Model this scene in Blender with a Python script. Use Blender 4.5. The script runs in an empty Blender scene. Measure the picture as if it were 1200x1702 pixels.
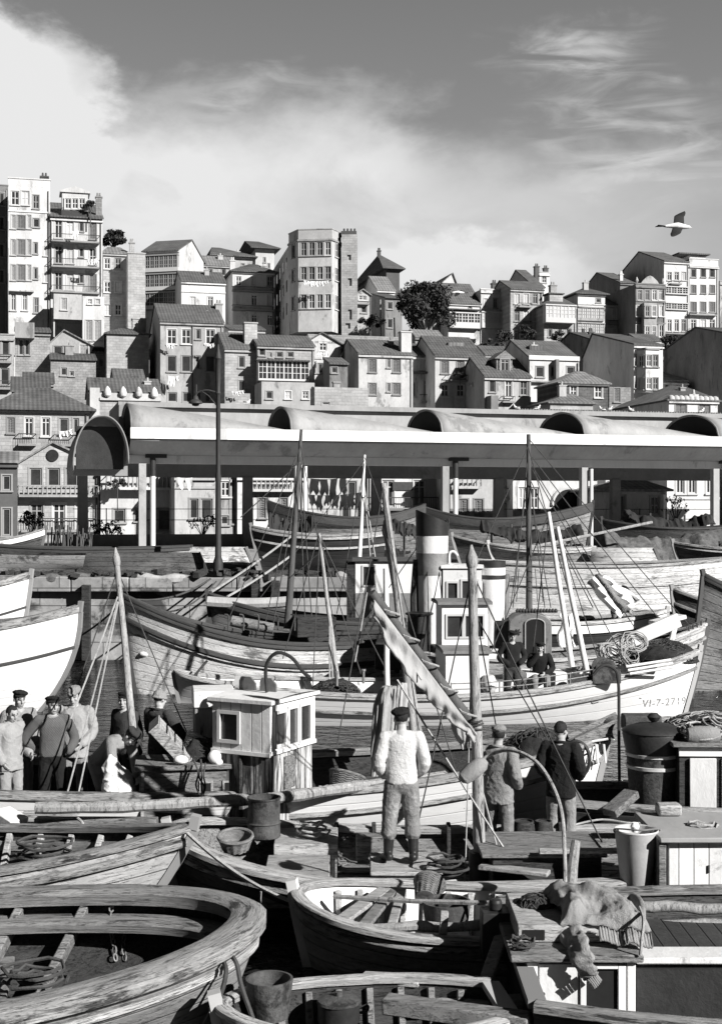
import bpy, bmesh, math, random
from mathutils import Vector, Matrix, Euler, noise as mnoise
random.seed(11)
S = bpy.context.scene
COL = S.collection
R = math.radians
FPX = 2200.0; CX = 600.0; CY = 851.0; CAMZ = 4.5      # photograph pixels, camera height above the water

# ------------------------------------------------------------------ pixel -> place
def at(px, py, d):
    return Vector(((px-CX)*d/FPX, d, CAMZ-(py-CY)*d/FPX))
def gz(px, py, z):
    return at(px, py, FPX*(CAMZ-z)/(py-CY))

# ------------------------------------------------------------------ materials (all grey: a black and white picture)
MATS = {}
class NT:
    def __init__(s, nt): s.nt = nt; s.x = 0
    def n(s, typ, ins=None, **kw):
        nd = s.nt.nodes.new(typ)
        for k, v in kw.items(): setattr(nd, k, v)
        if ins:
            for k, v in ins.items():
                sock = nd.inputs[k]
                if isinstance(v, bpy.types.NodeSocket): s.nt.links.new(v, sock)
                else: sock.default_value = v
        return nd
    def m(s, op, a, b=0.0, c=0.0, clamp=False):
        nd = s.nt.nodes.new('ShaderNodeMath'); nd.operation = op; nd.use_clamp = clamp
        for i, v in enumerate((a, b, c)):
            if isinstance(v, bpy.types.NodeSocket): s.nt.links.new(v, nd.inputs[i])
            else: nd.inputs[i].default_value = v
        return nd.outputs[0]
    def mr(s, v, a, b, c, d, smooth=False):
        nd = s.n('ShaderNodeMapRange', {0: v, 1: a, 2: b, 3: c, 4: d})
        if smooth: nd.interpolation_type = 'SMOOTHSTEP'
        return nd.outputs[0]
    def mix(s, f, a, b):
        return s.m('ADD', s.m('MULTIPLY', a, s.m('SUBTRACT', 1.0, f)), s.m('MULTIPLY', b, f))

def mat(name, base=.4, var=.2, scale=2., rough=.8, bump=.15, stretch=(1, 1, 1), dark=None, dthr=.58, dsc=1.0,
        planks=None, pl_axis='uv', pl_dark=.45, brick=None, tiles=None, metal=0., spec=.3, coord='Object', ptone=.12, knit=None, cracks=None):
    if name in MATS: return MATS[name]
    m = bpy.data.materials.new(name); m.use_nodes = True; MATS[name] = m
    t = NT(m.node_tree); bs = m.node_tree.nodes['Principled BSDF']
    tc = t.n('ShaderNodeTexCoord'); oi = t.n('ShaderNodeObjectInfo')
    off = t.m('MULTIPLY', oi.outputs['Random'], 60.)
    cmb = t.n('ShaderNodeCombineXYZ', {0: off, 1: off, 2: off}).outputs[0]
    src = tc.outputs['UV'] if coord == 'UV' else tc.outputs['Object']
    vec = t.n('ShaderNodeVectorMath', {0: src, 1: cmb}, operation='ADD').outputs[0]
    mp = t.n('ShaderNodeMapping', {'Vector': vec, 'Scale': stretch}).outputs[0]
    n1 = t.n('ShaderNodeTexNoise', {'Vector': mp, 'Scale': scale, 'Detail': 7., 'Roughness': .66}).outputs[0]
    n2 = t.n('ShaderNodeTexNoise', {'Vector': mp, 'Scale': scale*9, 'Detail': 4., 'Roughness': .7}).outputs[0]
    f = t.mr(n1, .25, .75, 1-var, 1+var)
    f = t.m('MULTIPLY', f, t.mr(n2, .25, .75, 1-var*.5, 1+var*.5))
    f = t.m('MULTIPLY', f, t.mr(oi.outputs['Random'], 0, 1, .86, 1.1))
    val = t.m('MULTIPLY', f, base)
    if dark is not None:
        n3 = t.n('ShaderNodeTexNoise', {'Vector': mp, 'Scale': scale*.8*dsc, 'Detail': 8., 'Roughness': .72, 'Distortion': .4}).outputs[0]
        k = t.mr(n3, dthr-.03, dthr+.07, 0, 1, True)
        val = t.mix(k, val, t.m('MULTIPLY', f, dark))
    hgt = t.m('ADD', t.m('MULTIPLY', n1, .6), t.m('MULTIPLY', n2, .4))
    if cracks:                                  # drying cracks and scuffed grain along the timber
        mp3 = t.n('ShaderNodeMapping', {'Vector': vec, 'Scale': cracks}).outputs[0]
        n4 = t.n('ShaderNodeTexNoise', {'Vector': mp3, 'Scale': 2.2, 'Detail': 5., 'Roughness': .6, 'Distortion': .25}).outputs[0]
        cr = t.mr(t.m('ABSOLUTE', t.m('SUBTRACT', n4, .5)), .004, .03, 0., 1., True)
        n5 = t.n('ShaderNodeTexNoise', {'Vector': mp, 'Scale': scale*2.3, 'Detail': 5., 'Roughness': .7}).outputs[0]
        cr = t.m('MAXIMUM', cr, t.mr(n5, .44, .56, 0., 1., True))
        val = t.m('MULTIPLY', val, t.mr(cr, 0, 1, .45, 1.))
        val = t.m('MULTIPLY', val, t.mr(n5, .3, .7, 1.12, .88))
        hgt = t.m('ADD', hgt, t.m('MULTIPLY', cr, .5))
    if planks:
        sx = t.n('ShaderNodeSeparateXYZ', {0: tc.outputs['UV'] if pl_axis == 'uv' else tc.outputs['Object']})
        c = sx.outputs[{'uv': 1, 'x': 0, 'y': 1, 'z': 2}[pl_axis]]
        q = t.m('DIVIDE', c, planks)
        fr = t.m('FRACT', q); fl = t.m('FLOOR', q)
        e = t.m('MINIMUM', fr, t.m('SUBTRACT', 1., fr))
        ln = t.mr(e, .02, .07, 0., 1., True)
        wn = t.n('ShaderNodeTexWhiteNoise', {'W': fl}, noise_dimensions='1D').outputs[0]
        val = t.m('MULTIPLY', val, t.mr(wn, 0, 1, 1-ptone, 1+ptone))
        val = t.m('MULTIPLY', val, t.mr(ln, 0, 1, pl_dark, 1.))
        hgt = t.m('ADD', hgt, t.m('MULTIPLY', ln, .8))
    if brick:
        bw, bh, mo = brick
        mp2 = t.n('ShaderNodeMapping', {'Vector': tc.outputs['Object'], 'Rotation': (R(90), 0, 0)}).outputs[0]
        bt = t.n('ShaderNodeTexBrick', {'Vector': mp2, 'Scale': 1., 'Mortar Size': .018, 'Mortar Smooth': .3, 'Bias': 0., 'Brick Width': bw, 'Row Height': bh,
                 'Color1': (.88, .88, .88, 1), 'Color2': (1.1, 1.1, 1.1, 1), 'Mortar': (mo, mo, mo, 1)})
        bw_ = t.n('ShaderNodeRGBToBW', {0: bt.outputs[0]}).outputs[0]
        val = t.m('MULTIPLY', val, bw_)
        hgt = t.m('ADD', hgt, t.m('MULTIPLY', t.m('SUBTRACT', 1., bt.outputs[1]), .6))
    if tiles:
        sx = t.n('ShaderNodeSeparateXYZ', {0: tc.outputs['Object']})
        w = t.m('SINE', t.m('MULTIPLY', sx.outputs[0], 6.283/tiles))
        w2 = t.m('FRACT', t.m('DIVIDE', sx.outputs[1], tiles*1.7))
        val = t.m('MULTIPLY', val, t.mr(w, -1, 1, .82, 1.12))
        val = t.m('MULTIPLY', val, t.mr(w2, 0, 1, .85, 1.12))
        hgt = t.m('ADD', hgt, t.m('MULTIPLY', w, .6))
    if knit:
        sx = t.n('ShaderNodeSeparateXYZ', {0: tc.outputs['Object']})
        w = t.m('MULTIPLY', t.m('SINE', t.m('MULTIPLY', sx.outputs[0], 6.283/knit)), t.m('SINE', t.m('MULTIPLY', sx.outputs[2], 6.283/knit)))
        hgt = t.m('ADD', hgt, t.m('MULTIPLY', w, .25))
    t.nt.links.new(val, bs.inputs['Base Color'])
    bs.inputs['Roughness'].default_value = rough; bs.inputs['Metallic'].default_value = metal
    bs.inputs['Specular IOR Level'].default_value = spec
    if bump:
        b = t.n('ShaderNodeBump', {'Height': hgt, 'Strength': min(1, bump*2.2), 'Distance': .03})
        t.nt.links.new(b.outputs[0], bs.inputs['Normal'])
    return m

def Mt(k): return MATS[k]
# plasters and masonry
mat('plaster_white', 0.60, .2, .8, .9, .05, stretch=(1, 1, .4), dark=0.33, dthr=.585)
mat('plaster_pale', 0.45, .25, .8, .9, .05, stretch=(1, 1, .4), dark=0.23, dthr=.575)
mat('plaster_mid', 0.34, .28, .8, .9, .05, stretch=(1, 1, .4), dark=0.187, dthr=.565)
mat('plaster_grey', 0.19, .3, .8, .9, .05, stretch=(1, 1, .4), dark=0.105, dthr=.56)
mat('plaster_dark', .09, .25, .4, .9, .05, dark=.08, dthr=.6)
mat('stone', .27, .4, .6, .95, .3, brick=(.55, .27, .75), dark=.17, dthr=.6)
mat('stone_pale', .38, .3, .5, .95, .3, brick=(.7, .3, .82), dark=.28, dthr=.62)
mat('stone_dark', .12, .35, .7, .95, .3, brick=(.6, .3, .6))
mat('quay_stone', .33, .4, .5, .95, .5, brick=(1.3, .55, .45), dark=.07, dthr=.53)
mat('quay_top', .34, .3, .6, .95, .3, dark=.16, dthr=.6)
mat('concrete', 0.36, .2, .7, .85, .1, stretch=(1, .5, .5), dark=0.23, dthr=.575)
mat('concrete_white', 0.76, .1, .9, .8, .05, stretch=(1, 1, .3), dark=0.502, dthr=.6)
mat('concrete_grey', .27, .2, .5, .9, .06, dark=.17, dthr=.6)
mat('tile', .11, .4, .8, .9, .3, tiles=.36, dark=.06, dthr=.6)
mat('tile_pale', .19, .4, .8, .9, .3, tiles=.42, dark=.14, dthr=.6)
mat('earth', .12, .5, .25, 1., .4)
# joinery
mat('frame_white', .54, .06, 3., .7, .0)
mat('frame_grey', .3, .1, 3., .7, .0)
mat('shutter', .24, .15, 2., .8, .1, stretch=(1, 1, 8))
mat('shutter_pale', .46, .12, 2., .8, .1, stretch=(1, 1, 8))
mat('curtain', .5, .25, 2.5, .9, .0, stretch=(4, 1, 1))
mat('iron', .045, .3, 5., .6, .1)
mat('glass', .035, .5, .8, .15, .0, spec=.5)
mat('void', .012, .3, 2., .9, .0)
# wood, paint, hulls
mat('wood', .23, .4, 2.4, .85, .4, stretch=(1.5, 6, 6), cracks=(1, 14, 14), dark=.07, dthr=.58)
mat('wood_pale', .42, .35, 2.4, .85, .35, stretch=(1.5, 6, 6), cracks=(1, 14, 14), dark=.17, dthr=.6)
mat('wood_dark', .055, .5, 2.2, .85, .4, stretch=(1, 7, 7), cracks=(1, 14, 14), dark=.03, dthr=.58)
mat('wood_v', .36, .4, 2.2, .85, .35, stretch=(8, 8, 1), dark=.10, dthr=.56)
mat('pole_wood', .36, .35, 2.5, .8, .25, stretch=(6, 6, 1), cracks=(14, 14, 1), dark=.13, dthr=.57)
mat('pole_dark', .09, .4, 2.5, .8, .25, stretch=(6, 6, 1))
mat('paint_white', .80, .07, 1.2, .6, .1, dark=.45, dthr=.68)
mat('paint_worn', .74, .14, 1.6, .7, .25, stretch=(1, 1, .45), dark=.2, dthr=.59)
mat('paint_board', .70, .08, 1.5, .65, .2, planks=.16, pl_axis='x', pl_dark=.5, dark=.25, dthr=.62)
mat('peel_board', .46, .4, 2.2, .85, .35, stretch=(4, 4, .4), planks=.17, pl_axis='x', pl_dark=.3, dark=.07, dthr=.49)
mat('dark_board', .05, .4, 2., .7, .3, planks=.15, pl_axis='x', pl_dark=.4)
mat('hull_white', .80, .08, .9, .55, .12, stretch=(.5, 1.4, 1), planks=.19, pl_dark=.86, dark=.55, dthr=.68, coord='UV', ptone=.03)
mat('hull_worn', .50, .25, 1.5, .75, .3, stretch=(1., 2., 1), cracks=(.8, 9, 1), planks=.17, pl_dark=.6, dark=.13, dthr=.555, coord='UV')
mat('hull_grey', .27, .35, 1.5, .8, .35, stretch=(1., 2., 1), cracks=(.8, 9, 1), planks=.17, pl_dark=.55, dark=.12, dthr=.57, coord='UV')
mat('hull_old', .72, .22, 1.5, .75, .3, stretch=(1., 2., 1), cracks=(.8, 9, 1), planks=.17, pl_dark=.65, dark=.24, dthr=.57, coord='UV')
mat('hull_brown', .10, .4, 1.5, .8, .35, stretch=(1., 2., 1), cracks=(.8, 9, 1), planks=.16, pl_dark=.5, dark=.06, dthr=.57, coord='UV')
mat('hull_black', .035, .5, 1.1, .7, .3, stretch=(.5, 2.4, 1), planks=.17, pl_dark=.6, coord='UV')
mat('rail_wood', .31, .4, 1.8, .8, .4, stretch=(1.2, 4, 1), cracks=(1, 16, 1), dark=.06, dthr=.545, coord='UV')
mat('rail_pale', .52, .3, 1.8, .8, .4, stretch=(1.2, 4, 1), cracks=(1, 16, 1), dark=.14, dthr=.57, coord='UV')
mat('rail_dark', .06, .5, 1.3, .7, .4, stretch=(.6, 5, 1), coord='UV')
mat('deck_wood', .24, .35, 1.4, .85, .3, stretch=(.8, 5, 1), cracks=(1, 14, 1), planks=.15, pl_axis='y', pl_dark=.4, dark=.14, dthr=.57)
mat('black_paint', .03, .4, 2., .5, .15)
mat('rusty_iron', .075, .6, 3., .75, .4, dark=.02, dthr=.55)
mat('grey_iron', .22, .3, 3., .55, .2, dark=.1, dthr=.6, metal=.2)
mat('zinc', .58, .15, 3., .5, .08, metal=.1)
mat('rope', .38, .4, 8., .95, .4)
mat('rope_dark', .07, .4, 8., .95, .4)
mat('wire', .03, .2, 8., .6, .0)
mat('net', .03, .7, 6., 1., 1.)
mat('net_brown', .11, .7, 5., 1., 1.)
mat('tarp_and_shade', .03, .4, 1.5, .8, .4)
mat('canvas', .40, .25, 2., .9, .4, stretch=(1, 1, .4), dark=.22, dthr=.6)
mat('laundry', .82, .1, 2., .9, .2)
mat('laundry_grey', .3, .2, 2., .9, .2)
mat('wicker', .2, .6, 12., .9, .8, stretch=(1, 1, 2.5))
mat('bark', .09, .4, 2., .95, .5, stretch=(4, 4, 1))
mat('bark_pale', .42, .3, 2., .95, .3, stretch=(4, 4, 1))
mat('leaf', .045, .7, .35, .8, .0)
mat('leaf_bush', .07, .7, .35, .8, .0)
# clothes and skin
mat('skin', .40, .1, 6., .55, .05)
mat('skin_dark', .06, .1, 6., .6, .0)
mat('hair', .02, .4, 12., .6, .4)
mat('cloth_white', .62, .08, 7., .95, .35, dark=.55, dthr=.66)
mat('cloth_light', .3, .14, 7., .95, .35, dark=.28, dthr=.58)
mat('cloth_mid', .25, .2, 7., .95, .4, dark=.16, dthr=.6)
mat('cloth_denim', .21, .3, 5., .95, .4, dark=.33, dthr=.58)
mat('cloth_dark', .045, .3, 7., .95, .4)
mat('cloth_black', .014, .3, 7., .95, .4)
mat('cloth_knit', .18, .2, 7., .95, .5, knit=.022)
mat('sweater', .30, .25, 9., .95, .6, dark=.2, dthr=.56)
mat('rubber', .025, .4, 5., .35, .15)
mat('bird_white', .78, .05, 4., .8, .0)
mat('bird_dark', .015, .2, 4., .7, .0)
mat('letter', .30, .3, 10., .8, .0, dark=.7, dthr=.55)

# ------------------------------------------------------------------ mesh builder
class MB:
    def __init__(s): s.v = []; s.f = []; s.uv = None
    def add(s, vs, fs):
        o = len(s.v); s.v += [Vector(p) for p in vs]; s.f += [[i+o for i in f] for f in fs]; return s
    def box(s, c, d, rot=None, top=1.0):
        c = Vector(c); hx, hy, hz = d[0]/2, d[1]/2, d[2]/2
        M = (rot if isinstance(rot, Matrix) else Euler(rot).to_matrix()) if rot is not None else Matrix.Identity(3)
        vs = []
        for z, k in ((-hz, 1.), (hz, top)):
            for x, y in ((-hx, -hy), (hx, -hy), (hx, hy), (-hx, hy)): vs.append(c+M @ Vector((x*k, y*k, z)))
        return s.add(vs, [(0, 3, 2, 1), (4, 5, 6, 7), (0, 1, 5, 4), (1, 2, 6, 5), (2, 3, 7, 6), (3, 0, 4, 7)])
    def bb(s, x0, x1, y0, y1, z0, z1):
        return s.box(((x0+x1)/2, (y0+y1)/2, (z0+z1)/2), (x1-x0, y1-y0, z1-z0))
    def beam(s, a, b, w, h, up=(0, 0, 1)):
        a, b = Vector(a), Vector(b); d = (b-a); L = d.length; x = d.normalized(); u = Vector(up)
        y = u.cross(x)
        if y.length < 1e-4: y = Vector((0, 1, 0)).cross(x)
        y.normalize(); z = x.cross(y)
        return s.box((a+b)/2, (L, w, h), Matrix((x, y, z)).transposed())
    def tube(s, pts, r, n=8, cap=True, flat=1.0):
        P = [Vector(p) for p in pts]; k = len(P)
        rr = r if isinstance(r, (list, tuple)) else [r]*k
        t = (P[1]-P[0]).normalized(); a = t.orthogonal().normalized(); o = len(s.v)
        for i in range(k):
            t2 = (P[min(i+1, k-1)]-P[max(i-1, 0)])
            t2 = t2.normalized() if t2.length > 1e-9 else t
            a = (a-t2*a.dot(t2)); a = a.normalized() if a.length > 1e-6 else t2.orthogonal().normalized()
            b = t2.cross(a)
            for j in range(n):
                th = 2*math.pi*j/n
                s.v.append(P[i]+(a*math.cos(th)+b*math.sin(th)*flat)*rr[i])
        for i in range(k-1):
            for j in range(n):
                j2 = (j+1) % n
                s.f.append([o+i*n+j, o+i*n+j2, o+(i+1)*n+j2, o+(i+1)*n+j])
        if cap:
            s.f.append([o+j for j in range(n)][::-1]); s.f.append([o+(k-1)*n+j for j in range(n)])
        return s
    def ell(s, c, r, rot=None, nu=14, nv=9):
        c = Vector(c); M = (rot if isinstance(rot, Matrix) else Euler(rot).to_matrix()) if rot is not None else Matrix.Identity(3)
        r = (r, r, r) if not isinstance(r, (tuple, list)) else r; o = len(s.v)
        s.v.append(c+M @ Vector((0, 0, -r[2])))
        for i in range(1, nv):
            ph = -math.pi/2+math.pi*i/nv
            for j in range(nu):
                th = 2*math.pi*j/nu
                s.v.append(c+M @ Vector((r[0]*math.cos(ph)*math.cos(th), r[1]*math.cos(ph)*math.sin(th), r[2]*math.sin(ph))))
        s.v.append(c+M @ Vector((0, 0, r[2]))); e = len(s.v)-1
        for j in range(nu):
            j2 = (j+1) % nu
            s.f.append([o, o+1+j2, o+1+j]); s.f.append([e, e-nu+j, e-nu+j2])
            for i in range(nv-2):
                a = o+1+i*nu
                s.f.append([a+j, a+j2, a+nu+j2, a+nu+j])
        return s
    def lathe(s, prof, n=24, c=(0, 0, 0), rot=None, cap=True):
        c = Vector(c); M = (rot if isinstance(rot, Matrix) else Euler(rot).to_matrix()) if rot is not None else Matrix.Identity(3)
        o = len(s.v); k = len(prof)
        for r, z in prof:
            for j in range(n):
                th = 2*math.pi*j/n; s.v.append(c+M @ Vector((r*math.cos(th), r*math.sin(th), z)))
        for i in range(k-1):
            for j in range(n):
                j2 = (j+1) % n; s.f.append([o+i*n+j, o+i*n+j2, o+(i+1)*n+j2, o+(i+1)*n+j])
        if cap:
            s.f.append([o+j for j in range(n)][::-1]); s.f.append([o+(k-1)*n+j for j in range(n)])
        return s
    def prism(s, poly, vec):
        n = len(poly); vec = Vector(vec); P = [Vector(p) for p in poly]
        return s.add(P+[p+vec for p in P], [list(range(n))[::-1], list(range(n, 2*n))]+[[i, (i+1) % n, n+(i+1) % n, n+i] for i in range(n)])
    def grid(s, fn, nu, nv):
        o = len(s.v)
        for i in range(nu+1):
            for j in range(nv+1): s.v.append(Vector(fn(i/nu, j/nv)))
        for i in range(nu):
            for j in range(nv):
                a = o+i*(nv+1)+j; s.f.append([a, a+nv+1, a+nv+2, a+1])
        return s
    def poly(s, *pts): return s.add(pts, [list(range(len(pts)))])
    def mesh(s, name, sharp=38, recalc=True):
        me = bpy.data.meshes.new(name)
        me.from_pydata([tuple(p) for p in s.v], [], s.f); me.update()
        if recalc:
            b = bmesh.new(); b.from_mesh(me); bmesh.ops.recalc_face_normals(b, faces=b.faces); b.to_mesh(me); b.free()
        me.polygons.foreach_set('use_smooth', [True]*len(me.polygons))
        me.set_sharp_from_angle(angle=R(sharp))
        return me
    def build(s, name, m, parent=None, loc=(0, 0, 0), rot=(0, 0, 0), sharp=38, bev=0, recalc=True, solid=0):
        return link(s.mesh(name, sharp, recalc), name, m, parent, loc, rot, bev, solid)

def link(me, name, m, parent=None, loc=(0, 0, 0), rot=(0, 0, 0), bev=0, solid=0):
    if m is not None and not me.materials: me.materials.append(Mt(m) if isinstance(m, str) else m)
    o = bpy.data.objects.new(name, me); COL.objects.link(o)
    o.parent = parent; o.location = loc; o.rotation_euler = rot
    if solid:
        md = o.modifiers.new('s', 'SOLIDIFY'); md.thickness = solid; md.offset = -1
    if bev:
        md = o.modifiers.new('b', 'BEVEL'); md.width = bev; md.segments = 2; md.limit_method = 'ANGLE'; md.angle_limit = R(40)
    return o
def tag(o, label, cat, group=None, kind=None):
    if label: o['label'] = label
    if cat: o['category'] = cat
    if group: o['group'] = group
    if kind: o['kind'] = kind
    return o
def thing(name, label, cat, loc=(0, 0, 0), rz=0., group=None):
    o = bpy.data.objects.new(name, None); COL.objects.link(o); o.empty_display_size = .2
    o.location = loc; o.rotation_euler = (0, 0, rz)
    return tag(o, label, cat, group)
def struct(name, mb, m, **kw):
    return tag(mb.build(name, m, **kw), None, None, kind='structure')
def sag(a, b, s=.1, n=10):
    a, b = Vector(a), Vector(b)
    return [a.lerp(b, i/n)-Vector((0, 0, s*4*(i/n)*(1-i/n))) for i in range(n+1)]
def rope(label, pts, r=.012, m='rope', name='rope', cat='rope', group=None):
    mb = MB().tube(pts, r, 6)
    return tag(mb.build(name, m), label, cat, group)
def smooth_path(pts, n=6):
    P = [Vector(p) for p in pts]; out = []
    for i in range(len(P)-1):
        a = P[max(i-1, 0)]; b = P[i]; c = P[i+1]; d = P[min(i+2, len(P)-1)]
        for k in range(n):
            t = k/n
            out.append(.5*((2*b)+(c-a)*t+(2*a-5*b+4*c-d)*t*t+(3*b-a-3*c+d)*t**3))
    out.append(P[-1]); return out

# ------------------------------------------------------------------ camera, sun, sky
cam = bpy.data.cameras.new('camera'); co = bpy.data.objects.new('camera', cam); COL.objects.link(co)
co.location = (0, 0, CAMZ); co.rotation_euler = (R(90), 0, 0)
cam.sensor_fit = 'VERTICAL'; cam.sensor_height = 36; cam.sensor_width = 36; cam.lens = 36*FPX/1702
cam.clip_start = .1; cam.clip_end = 6000
S.camera = co
SUN_EL = R(29); SUN_AZ = R(130)       # azimuth from +Y towards +X
sdir = Vector((math.sin(SUN_AZ)*math.cos(SUN_EL), math.cos(SUN_AZ)*math.cos(SUN_EL), math.sin(SUN_EL)))
sl = bpy.data.lights.new('sun', 'SUN'); sl.energy = 5.; sl.angle = R(.5); sl.color = (1, .985, .965)
so = bpy.data.objects.new('sun', sl); COL.objects.link(so); so.rotation_euler = sdir.to_track_quat('Z', 'Y').to_euler(); so.location = (30, -30, 40)
S.view_settings.view_transform = 'Standard'; S.view_settings.look = 'None'; S.view_settings.exposure = .6; S.view_settings.gamma = 1
S.cycles.max_bounces = 6; S.cycles.diffuse_bounces = 1; S.cycles.glossy_bounces = 3

def make_world():
    w = bpy.data.worlds.new('World'); S.world = w; w.use_nodes = True
    nt = w.node_tree; t = NT(nt); bg = nt.nodes['Background']
    sky = t.n('ShaderNodeTexSky', sky_type='NISHITA', sun_disc=False, sun_elevation=SUN_EL, sun_rotation=SUN_AZ)
    sep = t.n('ShaderNodeSeparateColor', {0: sky.outputs[0]})          # a red filter on the lens: blue sky goes dark
    red = t.m('ADD', t.m('MULTIPLY', sep.outputs[0], .6), t.m('MULTIPLY', sep.outputs[1], .4))
    tc = t.n('ShaderNodeTexCoord'); d = tc.outputs['Generated']
    x = t.n('ShaderNodeSeparateXYZ', {0: d})
    az = t.m('ARCTAN2', x.outputs[0], x.outputs[1]); el = t.m('ARCSINE', x.outputs[2])
    mp = t.n('ShaderNodeMapping', {'Vector': d, 'Scale': (1, 1, 1.7)}).outputs[0]
    big = t.n('ShaderNodeTexNoise', {'Vector': mp, 'Scale': 9., 'Detail': 7., 'Roughness': .58, 'Distortion': .5}).outputs[0]
    fine = t.n('ShaderNodeTexNoise', {'Vector': mp, 'Scale': 26., 'Detail': 6., 'Roughness': .6}).outputs[0]
    strm = t.n('ShaderNodeMapping', {'Vector': d, 'Rotation': (0, R(-14), 0), 'Scale': (1, 1, 5)}).outputs[0]
    wis = t.n('ShaderNodeTexNoise', {'Vector': strm, 'Scale': 14., 'Detail': 6., 'Roughness': .55, 'Distortion': .8}).outputs[0]
    wa = t.m('ADD', az, t.m('MULTIPLY', t.m('SUBTRACT', big, .5), .10))
    we = t.m('ADD', el, t.m('ADD', t.m('MULTIPLY', t.m('SUBTRACT', big, .5), .08), t.m('MULTIPLY', t.m('SUBTRACT', fine, .5), .035)))
    tot = None
    # clouds standing over the town: azimuth, elevation (degrees), half sizes, strength, edge softness
    def D(px, py): return math.atan((px-CX)/FPX), math.atan((CY-py)/FPX*math.cos(math.atan((px-CX)/FPX)))
    for px, py, rx, ry, k, soft in [(10, 215, 185, 170, .95, .28), (-120, 120, 200, 120, .75, .35), (60, 330, 420, 170, .55, .6), (330, 230, 260, 85, .42, .8),
                                    (600, 235, 150, 85, .45, .7), (480, 400, 620, 170, .62, .7), (700, 330, 420, 120, .28, .8), (1150, 300, 260, 60, .22, .9),
                                    (1300, 420, 420, 120, .30, .8)]:
        a0, e0 = D(px, py)
        r = t.m('ADD', t.m('POWER', t.m('ABSOLUTE', t.m('DIVIDE', t.m('SUBTRACT', wa, a0), rx/FPX)), 2.), t.m('POWER', t.m('ABSOLUTE', t.m('DIVIDE', t.m('SUBTRACT', we, e0), ry/FPX)), 2.))
        v = t.m('MULTIPLY', t.mr(t.m('SQRT', r), 1-soft, 1+soft*.45, 1, 0, True), k)
        tot = v if tot is None else t.m('ADD', tot, v)
    for px, py, rx, ry, k in [(960, 78, 170, 60, .7), (1050, 180, 200, 75, .7), (1120, 270, 200, 60, .55), (420, 150, 240, 40, .35)]:
        a0, e0 = D(px, py)
        r = t.m('ADD', t.m('POWER', t.m('ABSOLUTE', t.m('DIVIDE', t.m('SUBTRACT', wa, a0), rx/FPX)), 2.), t.m('POWER', t.m('ABSOLUTE', t.m('DIVIDE', t.m('SUBTRACT', we, e0), ry/FPX)), 2.))
        v = t.m('MULTIPLY', t.mr(t.m('SQRT', r), .1, 1.15, 1, 0, True), t.m('MULTIPLY', t.mr(wis, .36, .74, 0, 1, True), k))
        tot = t.m('ADD', tot, v)
    tot = t.m('MULTIPLY', tot, t.mr(big, .3, .68, .62, 1.08))
    # bright bank low on the right, with a crisp upper edge
    a0, e0 = D(770, 480)
    r = t.m('ADD', t.m('POWER', t.m('ABSOLUTE', t.m('DIVIDE', t.m('SUBTRACT', az, a0), 260/FPX)), 2.), t.m('POWER', t.m('ABSOLUTE', t.m('DIVIDE', t.m('SUBTRACT', t.m('ADD', el, t.m('MULTIPLY', t.m('ADD', t.m('MULTIPLY', t.m('SUBTRACT', fine, .5), 1.1), t.m('SUBTRACT', big, .5)), .045)), e0), 95/FPX)), 2.))
    bank = t.m('MULTIPLY', t.mr(t.m('SQRT', r), .66, 1.06, 1, 0, True), .45)
    tot = t.m('ADD', tot, bank)
    # outside the view the dome carries only faint scattered cloud, to keep ambient low
    away = t.mr(t.m('ABSOLUTE', az), .32, .6, 0, 1, True)
    tot = t.m('ADD', tot, t.m('MULTIPLY', away, t.mr(big, .5, .66, 0, .1, True)))
    tot = t.m('MINIMUM', tot, 1.)
    gr = t.mr(el, .04, .55, 3.3, .55)             # clear-sky falloff with the zenith lowered to deepen shadows, mixed with the physical sky
    clear = t.m('MULTIPLY', t.m('ADD', t.m('MULTIPLY', red, .2), t.m('MULTIPLY', gr, .65)), t.m('MULTIPLY', t.mr(away, 0, 1, 1, .16), t.mr(el, .42, .9, 1, .35)))  # clear sky beyond the frame and overhead is dimmed to cut ambient light
    val = t.mix(tot, clear, 5.4)
    nt.links.new(val, bg.inputs[0]); bg.inputs[1].default_value = .1
make_world()
# ------------------------------------------------------------------ setting: water, quay, hillside
def make_water():
    mb = MB(); mb.poly((-400, -60, 0), (400, -60, 0), (400, 60, 0), (-400, 60, 0))
    m = bpy.data.materials.new('water'); m.use_nodes = True; MATS['water'] = m
    t = NT(m.node_tree); b = m.node_tree.nodes['Principled BSDF']
    b.inputs['Base Color'].default_value = (.012, .012, .012, 1); b.inputs['Roughness'].default_value = .07; b.inputs['IOR'].default_value = 1.33
    tc = t.n('ShaderNodeTexCoord')
    mp = t.n('ShaderNodeMapping', {'Vector': tc.outputs['Object'], 'Scale': (1., 1.6, 1)}).outputs[0]
    n1 = t.n('ShaderNodeTexNoise', {'Vector': mp, 'Scale': 1.7, 'Detail': 3., 'Roughness': .55, 'Distortion': .9}).outputs[0]
    n2 = t.n('ShaderNodeTexNoise', {'Vector': mp, 'Scale': 6., 'Detail': 3., 'Roughness': .5, 'Distortion': .5}).outputs[0]
    h = t.m('ADD', t.m('MULTIPLY', n1, .75), t.m('MULTIPLY', n2, .25))
    bu = t.n('ShaderNodeBump', {'Height': h, 'Strength': 1., 'Distance': .42}).outputs[0]
    m.node_tree.links.new(bu, b.inputs['Normal'])
    struct('water', mb, 'water')
make_water()
QZ = 2.43; QY = 40.0
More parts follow.
